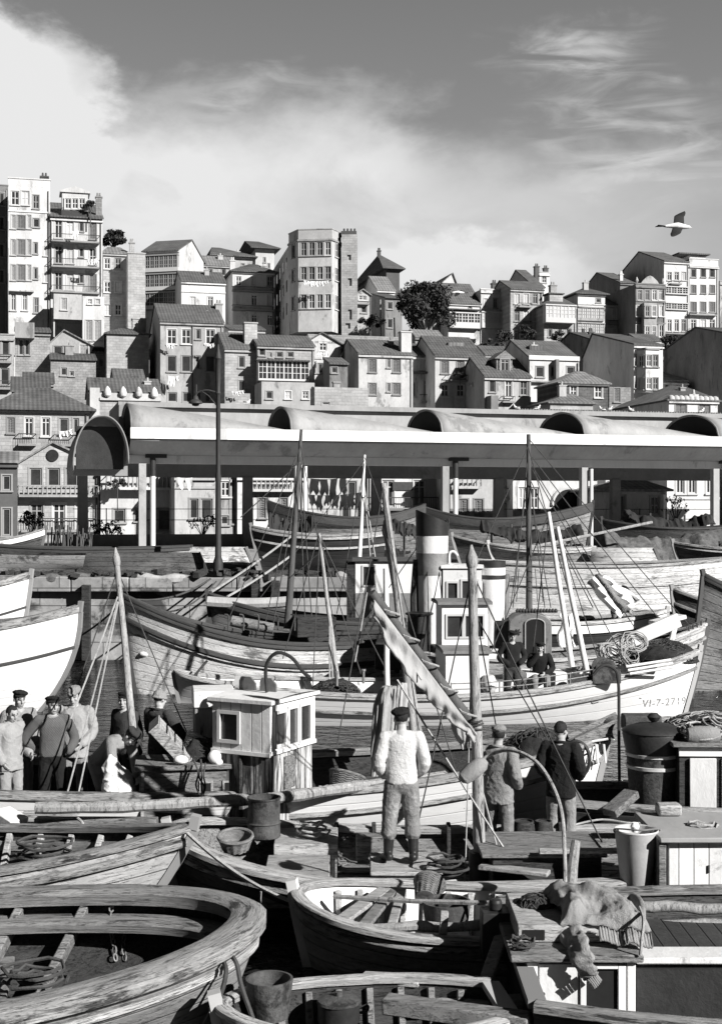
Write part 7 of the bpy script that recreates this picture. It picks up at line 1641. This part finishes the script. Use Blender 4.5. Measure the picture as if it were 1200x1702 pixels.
def person(label, feet, h=1.70, rz=0., top='cloth_mid', legs='cloth_dark', hat=None, hair=True, vox=.011, pose=None, jacket=False, boots=False, sleeves=True, apron=None, collar=None, hatm='cloth_black', legs_r=1., top_m2=None):
    """feet: world point between the feet; local frame faces -Y, x to the person's left... pose gives joints for h=1.7"""
    t = thing('person', label, 'person', feet, rz); s = h/1.70
    J = dict(hip=(0, 0, .90), chest=(0, .0, 1.28), neck=(0, .02, 1.44), head=(0, -.01, 1.585), hyaw=0., hpitch=0.,
             shL=(.185, .02, 1.385), shR=(-.185, .02, 1.385), elL=(.25, .05, 1.11), elR=(-.25, .05, 1.11), haL=(.24, -.06, .88), haR=(-.24, -.06, .88),
             knL=(.11, -.02, .48), knR=(-.11, -.02, .48), anL=(.12, .03, .085), anR=(-.12, .03, .085), toeL=(.14, -.15, .03), toeR=(-.14, -.15, .03), hideL=False, hideR=False, seat=None)
    J.update(pose or {})
    V = {k: Vector(v)*s for k, v in J.items() if isinstance(v, tuple)}
    hp, ch, nk, hd = V['hip'], V['chest'], V['neck'], V['head']
    sx = (V['shL']-V['shR']).normalized(); up = (nk-hp).normalized(); fw = sx.cross(up)*-1     # forward
    fw = -sx.cross(up) if False else up.cross(sx)*-1
    if fw.dot(Vector((0, -1, 0))) < -.2: fw = -fw
    HM = Euler((J['hpitch'], 0, J['hyaw'])).to_matrix()
    body = MB()
    H = lambda x, y, z: hd+HM @ Vector((x, y, z))*s
    # head: skull, jaw, nose, brow, ears, lips
    body.ell(H(0, .012, .025), (.074*s, .092*s, .098*s), HM, 18, 12)
    body.ell(H(0, -.022, -.045), (.058*s, .062*s, .068*s), HM, 16, 10); body.ell(H(0, -.052, -.088), (.03*s, .026*s, .024*s), HM)
    body.tube([H(0, -.084, .018), H(0, -.100, -.018), H(0, -.092, -.034)], [.009*s, .013*s, .012*s], 8)
    body.ell(H(0, -.072, .034), (.055*s, .018*s, .011*s), HM); body.ell(H(0, -.082, -.060), (.024*s, .011*s, .010*s), HM)
    for sg in (-1, 1): body.ell(H(sg*.078, .018, -.005), (.010*s, .018*s, .031*s), HM); body.ell(H(sg*.04, -.06, -.02), (.022*s, .02*s, .02*s), HM)
    limb(body, [nk-up*.05*s, nk+(hd-nk)*.35, hd+HM @ Vector((0, .02, -.06))*s], [.062*s, .056*s, .055*s])
    # trunk
    trunk = [hp-up*.02*s, hp.lerp(ch, .45), ch, nk-up*.06*s]
    def torso(mb, g):
        P = smooth_path(trunk, 8); n = len(P)-1
        for i, p in enumerate(P):
            f = i/n; w = (.155+.0*f if f < .3 else .155+.035*math.sin((f-.3)/.7*3.14)); w = w*(1-.30*max(0, (f-.85)/.15)); d = .108+.018*math.sin(f*3.1)
            M = Matrix((sx, fw, up)).transposed(); mb.ell(p, ((w+g)*s, (d+g)*s, .105*s), M, 20, 10)
        mb.ell(V['shL']*.86+(nk)*.14, ((.068+g)*s,)*3); mb.ell(V['shR']*.86+nk*.14, ((.068+g)*s,)*3)
        limb(mb, [V['shL']*.7+nk*.3, nk-up*.045*s, V['shR']*.7+nk*.3], [(.06+g)*s, (.062+g)*s, (.06+g)*s])
    torso(body, -.012)
    for L in 'LR':
        sh, el, ha = V['sh'+L], V['el'+L], V['ha'+L]
        limb(body, [sh, el, el.lerp(ha, .85)], [.050*s, .040*s, .026*s])
        limb(body, [hp+sx*(.085 if L == 'L' else -.085)*s-up*.04*s, V['kn'+L], V['an'+L]], [.082*s, .054*s, .04*s])
        limb(body, [V['an'+L]-UP*.02*s, V['toe'+L]], [.042*s, .034*s])
        if not J['hide'+L]:                                             # hand: palm, four fingers, thumb
            d = (ha-el).normalized(); sd = (sx if L == 'L' else -sx); inn = (-sd-d*(-sd).dot(d)).normalized(); wd = d.cross(inn).normalized()
            fwd = wd if wd.dot(fw) > 0 else -wd
            pc = ha+d*.035*s; M = Matrix((fwd, inn, d)).transposed(); body.ell(pc, (.040*s, .017*s, .05*s), M, 12, 8)
            for q, (o_, ln) in enumerate(((.028, .066), (.010, .074), (-.010, .068), (-.028, .054))):
                a = pc+fwd*o_*s+d*.035*s; b_ = a+d*ln*.5*s+inn*.008*s; c_ = b_+d*ln*.35*s+inn*.026*s+fwd*.002*(1-q)*s; body.tube([a, b_, c_], [.0105*s, .0095*s, .0085*s], 8); body.ell(c_, .0085*s, None, 8, 5)
            a = pc+fwd*.032*s-d*.025*s; b_ = a+fwd*.026*s+d*.024*s+inn*.008*s; c_ = b_+d*.026*s+inn*.008*s; body.tube([a, b_, c_], [.013*s, .011*s, .009*s], 8); body.ell(c_, .009*s, None, 8, 5)
    me = fuse(body, min(vox*.75, .0085)*s, 2)
    me.materials.clear(); me.materials.append(Mt('skin')); me.materials.append(Mt('skin_dark')); HI = HM.inverted()
    for p in me.polygons:                                               # eyes, brows, mouth line, nostrils are darker
        q = HI @ (p.center-hd)/s
        if q.y < -.045:
            e = (abs(abs(q.x)-.031) < .015 and abs(q.z-.014) < .0075) or (abs(abs(q.x)-.032) < .02 and abs(q.z-.042) < .006) or (abs(q.x) < .024 and abs(q.z+.061) < .0035)
            p.material_index = 1 if e else 0
        else: p.material_index = 0
    o = bpy.data.objects.new('body', me); COL.objects.link(o); o.parent = t
    # clothes
    g = .026 if jacket else .016
    c = MB(); M = Matrix((sx, fw, up)).transposed()
    hem = .14 if jacket else .02
    P = smooth_path([hp-up*hem*s, hp.lerp(ch, .3), ch, nk-up*.055*s, nk+up*.005*s], 6); n = len(P)-1; V0 = len(c.v)
    prof = [(0, .192, .138), (.12, .186, .134), (.35, .176, .126), (.55, .190, .134), (.72, .186, .122), (.86, .13, .095), (1, .066, .066)] if jacket else [(0, .166, .118), (.06, .180, .130), (.35, .170, .120), (.55, .184, .128), (.72, .180, .114), (.86, .125, .09), (1, .06, .06)]
    for i, p in enumerate(P):
        f = i/n; j = max(k_ for k_ in range(len(prof)-1) if prof[k_][0] <= f+1e-9); a0, a1 = prof[j], prof[j+1]; u_ = (f-a0[0])/(a1[0]-a0[0]); w, d = (a0[1]+(a1[1]-a0[1])*u_)*s, (a0[2]+(a1[2]-a0[2])*u_)*s
        for q in range(28):
            th = 6.2832*q/28; cx_, cy_ = math.cos(th), math.sin(th); e = .82
            c.v.append(p+M @ Vector((w*math.copysign(abs(cx_)**e, cx_), d*math.copysign(abs(cy_)**e, cy_), 0)))
    for i in range(n):
        for q in range(28): c.f.append([V0+i*28+q, V0+i*28+(q+1) % 28, V0+(i+1)*28+(q+1) % 28, V0+(i+1)*28+q])
    c.f.append([V0+q for q in range(28)][::-1]); c.f.append([V0+n*28+q for q in range(28)])
    limb(c, [V['shL']*.96+nk*.04, nk-up*.03*s, V['shR']*.96+nk*.04], [.064*s, .060*s, .064*s])
    for L in 'LR':
        sh, el, ha = V['sh'+L], V['el'+L], V['ha'+L]; f = .9 if sleeves else .1
        e2 = el.lerp(ha, f)
        limb(c, [sh, el, e2], [(.068+g*.55)*s, (.062+g*.5)*s, (.048+g*.6)*s])
    link(fuse(c, vox*s, 3, (.0075 if jacket else .0042)*s, 7.5 if jacket else 9, hash(label) % 50), 'jacket' if jacket else 'sweater', top, t)
    c = MB()
    c.ell(hp-up*.01*s, (.178*s, .128*s, .15*s), M, 18, 10)
    for L in 'LR':
        o_ = (.085 if L == 'L' else -.085)*s; an = V['an'+L]; kn = V['kn'+L]
        end = kn.lerp(an, .38 if boots else .93)
        limb(c, [hp+sx*o_-up*.03*s, (hp+sx*o_).lerp(kn, .55), kn, kn.lerp(end, .5), end], [.100*s*legs_r, .095*s*legs_r, .080*s*legs_r, .078*s*legs_r, (.086 if boots else .07)*s*legs_r])
    link(fuse(c, vox*s, 4, .0065*s, 7.5, 7+hash(label) % 40), 'trousers', legs, t)
    for L in 'LR':
        an, kn, to = V['an'+L], V['kn'+L], V['toe'+L]; c = MB()
        if boots: limb(c, [kn.lerp(an, .30), kn.lerp(an, .7), an], [.066*s, .058*s, .050*s])
        limb(c, [an-UP*.02*s+(an-to)*.28, an.lerp(to, .5)-UP*.012*s, to], [.048*s, .046*s, .042*s]); c.ell(an-UP*.01*s, .054*s)
        link(fuse(c, .009*s, 2), 'boot' if boots else 'shoe', 'rubber' if boots else 'cloth_black', t)
    if hair:
        hm = MB(); hm.ell(H(0, .022, .036), (.081*s, .094*s, .094*s), HM, 20, 14); me = hm.mesh('hair', 180)
        for v in me.vertices:
            q = HI @ (v.co-hd)/s
            if q.y < -.035 and q.z < .078: v.co = hd+HM @ Vector((q.x*.8, max(q.y, -.02), q.z))*s
            if q.z < -.03: v.co = hd+HM @ Vector((q.x*.85, min(.09, q.y*.9), -.03))*s
            v.co += Vector(mnoise.noise_vector(v.co*40))*.006
        link(me, 'hair', 'hair', t)
    if hat:
        hb = MB(); hm2 = None
        if hat == 'beret':
            hb.ell(H(.012, .024, .088), (.108*s, .116*s, .040*s), HM @ Euler((R(-12), R(10), 0)).to_matrix(), 24, 12); hb.ell(H(0, .012, .06), (.082*s, .1*s, .028*s), HM, 20, 10); hb.tube([H(.014, .02, .115), H(.016, .02, .142)], .005*s, 6)
        elif hat == 'cap':
            hb.ell(H(0, .02, .085), (.094*s, .112*s, .052*s), HM @ Euler((R(8), 0, 0)).to_matrix(), 22, 10); hb.ell(H(0, -.095, .062), (.066*s, .055*s, .010*s), HM @ Euler((R(-10), 0, 0)).to_matrix(), 18, 7); hb.ell(H(0, .01, .062), (.083*s, .102*s, .03*s), HM)
        else:
            hb.ell(H(0, .02, .055), (.090*s, .106*s, .085*s), HM, 20, 12); hb.tube([H(.088*math.cos(i*.2618), .02+.104*math.sin(i*.2618), .02) for i in range(25)], .016*s, 7, cap=False)
        link(fuse(hb, .008*s, 5, .006, 14, 3), {'beret': 'beret', 'cap': 'cap'}.get(hat, 'woollen_hat'), hatm, t)
    if collar or jacket: link(MB().tube([nk+(sx*.075*math.cos(i*.3927)+fw*.07*math.sin(i*.3927))*s+up*(-.005+.02*math.sin(i*.3927))*-s for i in range(17)], .019*s, 7, cap=False).mesh('collar', 180), 'collar', collar or top, t)
    return t
BACK = math.pi
# three men seen from behind
deck = .20
f = at(667, 1437, 15.0); f.z = .23+.302
p1 = person('man in black beret, pale jersey and rubber boots standing on low box, back turned', f, 1.74, BACK+R(4), 'cloth_white', 'cloth_denim', 'beret', True, .010,
            dict(haL=(.17, -.16, .93), haR=(-.17, -.16, .93), elL=(.255, .05, 1.10), elR=(-.255, .05, 1.10), hideL=True, hideR=True, anL=(.15, .02, .085), anR=(-.13, .06, .085), knL=(.13, -.01, .48), knR=(-.12, .0, .48), toeL=(.19, -.15, .03), toeR=(-.16, -.12, .03), hpitch=R(6), head=(0, -.02, 1.58)), boots=True, legs_r=1.08)
f = at(828, 1418, 16.1); f.z = .22
p2 = person('man in flat cap and worn grey jacket beside the mast, back turned', f, 1.68, BACK-R(28), 'cloth_mid', 'cloth_denim', 'cap', True, .011, dict(haL=(.2, -.16, .95), haR=(-.2, -.16, .95), elL=(.25, .06, 1.12), elR=(-.25, .06, 1.12), hideL=True, hideR=True, hyaw=R(25), hpitch=R(-4)), jacket=True, hatm='cloth_mid')
f = at(932, 1412, 16.5); f.z = .22
p3 = person('bareheaded man in black jacket by the bent hoop, back turned', f, 1.66, BACK-R(22), 'cloth_black', 'cloth_mid', None, True, .011, dict(haL=(.2, -.17, .98), haR=(-.2, -.17, .98), elL=(.26, .05, 1.13), elR=(-.26, .05, 1.13), hideL=True, hideR=True, hyaw=R(-20), hpitch=R(8)), jacket=True)
# the group at the left on the old trawler
dz = .24
def man(px, py_feet_d, *a, **k):
    f = at(px, 1300, py_feet_d); f.z = dz; return f
f = man(18, 18.2); person('bareheaded young man in light jacket looking down, nearest the left edge', f, 1.60, R(52), 'cloth_light', 'cloth_light', None, True, .012, dict(hpitch=R(22), head=(0, -.04, 1.575), haL=(.2, -.2, .98), haR=(-.22, -.12, .9)), jacket=True)
f = man(33, 18.7); person('man in dark beret and dark jersey behind the light jacketed youth', f, 1.73, R(38), 'cloth_mid', 'cloth_mid', 'beret', True, .013, dict(hpitch=R(12)))
f = man(88, 18.3); person('man in grey jersey with hands on hips and black trousers', f, 1.70, R(16), 'cloth_knit', 'cloth_black', 'beret', True, .011, dict(elR=(-.36, .10, 1.13), haR=(-.19, .10, .95), hideR=True, elL=(.30, .02, 1.12), haL=(.2, -.14, .95), hideL=True, hyaw=R(22), hpitch=R(4)), collar='cloth_light')
f = man(124, 18.75); person('man in light shirt and flat cap behind the grey jersey', f, 1.77, R(-4), 'cloth_light', 'cloth_mid', 'cap', True, .012, dict(haL=(.16, -.2, .96), haR=(-.26, -.1, .9), hpitch=R(14)), hatm='cloth_mid', jacket=True)
f = man(178, 18.0); f.z = dz
person('man in mottled jersey bending low to lift a white sack', f, 1.70, R(62), 'cloth_mid', 'cloth_light', 'beret', True, .012,
       dict(hip=(0, .12, .86), chest=(0, -.14, 1.12), neck=(0, -.29, 1.20), head=(0, -.41, 1.23), hpitch=R(55), shL=(.185, -.22, 1.18), shR=(-.185, -.22, 1.18), elL=(.22, -.30, .90), elR=(-.22, -.28, .92), haL=(.12, -.42, .68), haR=(-.10, -.40, .70), knL=(.13, -.10, .46), knR=(-.12, -.02, .47)), hatm='cloth_dark')
f = man(207, 19.0); person('man whose pale face shows behind the leaning mast', f, 1.66, R(-35), 'cloth_dark', 'cloth_dark', 'beret', True, .013, dict(hyaw=R(30)))
f = man(266, 18.75); person('man in dark jacket and knitted hat carrying the crate, back turned', f, 1.72, BACK-R(35), 'cloth_dark', 'cloth_black', 'woollen', True, .012, dict(chest=(0, -.05, 1.26), elR=(-.28, -.12, 1.12), haR=(-.18, -.3, 1.02), haL=(.2, -.3, 1.0), elL=(.28, -.12, 1.1), hpitch=R(12)), jacket=True, hatm='cloth_mid')
sk = MB(); 
limb(sk, [Vector((.03, 0, .1)), Vector((0, 0, .26)), Vector((-.05, 0, .42)), Vector((-.09, 0, .56))], [.235, .22, .13, .05], 18, .8)
tag(link(fuse(sk, .014, 4, .018, 6, 5), 'sack', 'laundry'), 'bulging white sack on deck below the bending man', 'sack').location = at(195, 1330, 17.55)
# on the white trawler
f = at(851, 1100, 28.2); f.z = .36
person('man in dark jersey and beret standing on the white trawler deck', f, 1.60, R(8), 'cloth_black', 'cloth_dark', 'beret', True, .016, dict(hpitch=R(20), haL=(.12, -.18, .98), haR=(-.14, -.16, .97), elL=(.3, .03, 1.12), elR=(-.3, .03, 1.12), hideL=True, hideR=True))
f = at(897, 1130, 28.75); f.z = .40
person('man seated on the white casing with his hand at his mouth', f, 1.68, R(-6), 'cloth_black', 'cloth_mid', 'beret', True, .016,
       dict(hip=(0, .16, .50), chest=(0, .08, .86), neck=(0, .04, 1.02), head=(0, -.01, 1.16), shL=(.185, .06, .97), shR=(-.185, .06, .97), elL=(.27, -.02, .72), haL=(.10, -.22, .62), elR=(-.24, -.10, .78), haR=(-.04, -.13, 1.04), knL=(.14, -.28, .52), knR=(-.12, -.26, .50), anL=(.15, -.30, .1), anR=(-.13, -.26, .1), toeL=(.17, -.46, .03), toeR=(-.15, -.42, .03), hpitch=R(12)))
f = at(1022, 1040, 35.0); f.z = 1.03
person('man in pale jacket leaning over on the low black boat', f, 1.62, R(70), 'cloth_light', 'cloth_mid', 'cap', True, .02, dict(chest=(0, -.12, 1.2), neck=(0, -.2, 1.34), head=(0, -.26, 1.46), shL=(.185, -.17, 1.29), shR=(-.185, -.17, 1.29), elL=(.24, -.26, 1.05), elR=(-.24, -.26, 1.05), haL=(.15, -.4, .9), haR=(-.15, -.4, .9), hpitch=R(20)))

# ---- gulls
def gull(label, c, s, rz, wings=None):
    t = thing('gull', label, 'gull', c, rz); b = MB()
    if wings:
        limb(b, [Vector((-.30, 0, -.01))*s, Vector((-.16, 0, .0))*s, Vector((.02, 0, .01))*s, Vector((.17, 0, -.005))*s, Vector((.27, 0, -.01))*s], [.020*s, .045*s, .075*s, .055*s, .034*s]); b.ell(Vector((.27, 0, -.008))*s, (.045*s, .038*s, .036*s)); b.tube([Vector((.30, 0, -.012))*s, Vector((.365, 0, -.025))*s], [.014*s, .004*s], 6)
        link(fuse(b, .012*s, 2), 'body', 'bird_white', t)
        MB().grid(lambda a, q: (-.26*s-.2*s*a, (q-.5)*(.06+.14*a)*s, -.005*s*math.sin(q*3)), 4, 4).build('tail', 'bird_dark', t, solid=.01)
        for sd, (tipx, tipz, midx, midz, y) in wings.items():
            def w(a, q):
                f = a; ctr = Vector((.06, 0, .02)).lerp(Vector((midx, y*.45, midz)), min(1, f*2)) if f < .5 else Vector((midx, y*.45, midz)).lerp(Vector((tipx, y, tipz)), f*2-1)
                ch = (.25-.05*f) if f < .6 else .22*max(.12, (1-(f-.6)/.4)**.55)
                return (ctr+Vector((ch*(q-.55), 0, .025*math.sin(q*3.1)*(1-f*.5))))*s
            MB().grid(w, 16, 8).build('wing', 'bird_dark', t, solid=.012*s)
    else:
        limb(b, [Vector((-.20, 0, .10))*s, Vector((-.02, 0, .14))*s, Vector((.10, 0, .18))*s], [.03*s, .08*s, .06*s]); limb(b, [Vector((.10, 0, .19))*s, Vector((.13, 0, .28))*s], [.05*s, .04*s]); b.ell(Vector((.14, 0, .30))*s, .045*s); b.tube([Vector((.17, 0, .30))*s, Vector((.24, 0, .285))*s], [.014*s, .005*s], 6)
        link(fuse(b, .016*s, 2), 'body', 'bird_white', t)
        MB().ell(Vector((-.06, 0, .165))*s, (.17*s, .085*s, .05*s), (0, R(14), 0)).build('wing', 'plaster_grey', t)
        MB().tube([(.01*s, .03*s, 0), (.01*s, .03*s, .1*s)], .008*s, 5).tube([(.01*s, -.03*s, 0), (.01*s, -.03*s, .1*s)], .008*s, 5).build('legs', 'bird_dark', t)
    return t
gull('large gull gliding with wings spread high at upper right', at(1124, 376, 24), .82, R(8), {'a': (.30, .40, .12, .25, .30), 'b': (-.22, -.30, -.06, -.17, -.32)})
gull('white gull flying in front of the gabled house by the big tree', at(762, 486, 70), 1.1, R(190), {'a': (.25, -.25, .1, -.1, .3), 'b': (-.3, .12, -.05, .12, -.3)})
MZ = 10.40
for i, (x, lab, rz_) in enumerate([(893, 'gull perched on the market ridge left of the scalloped house', 20), (1000, 'gull perched on the market ridge below the small annex', 160), (1048, 'gull standing on the market ridge near the white cornice house', 200), (1166, 'gull perched on the market ridge nearest the right edge', 30), (1012, 'second gull close to the one below the annex', -20), (411, 'gull perched on the market ridge right of the street lamp', 10), (858, 'gull sitting on the market ridge under the low parapet house', 170)]):
    u = ((x-CX)/FPX); d = 75+u*17; p = at(x, 680, d); p.z = MZ+.03; gull(lab, p, 1.0, R(rz_))
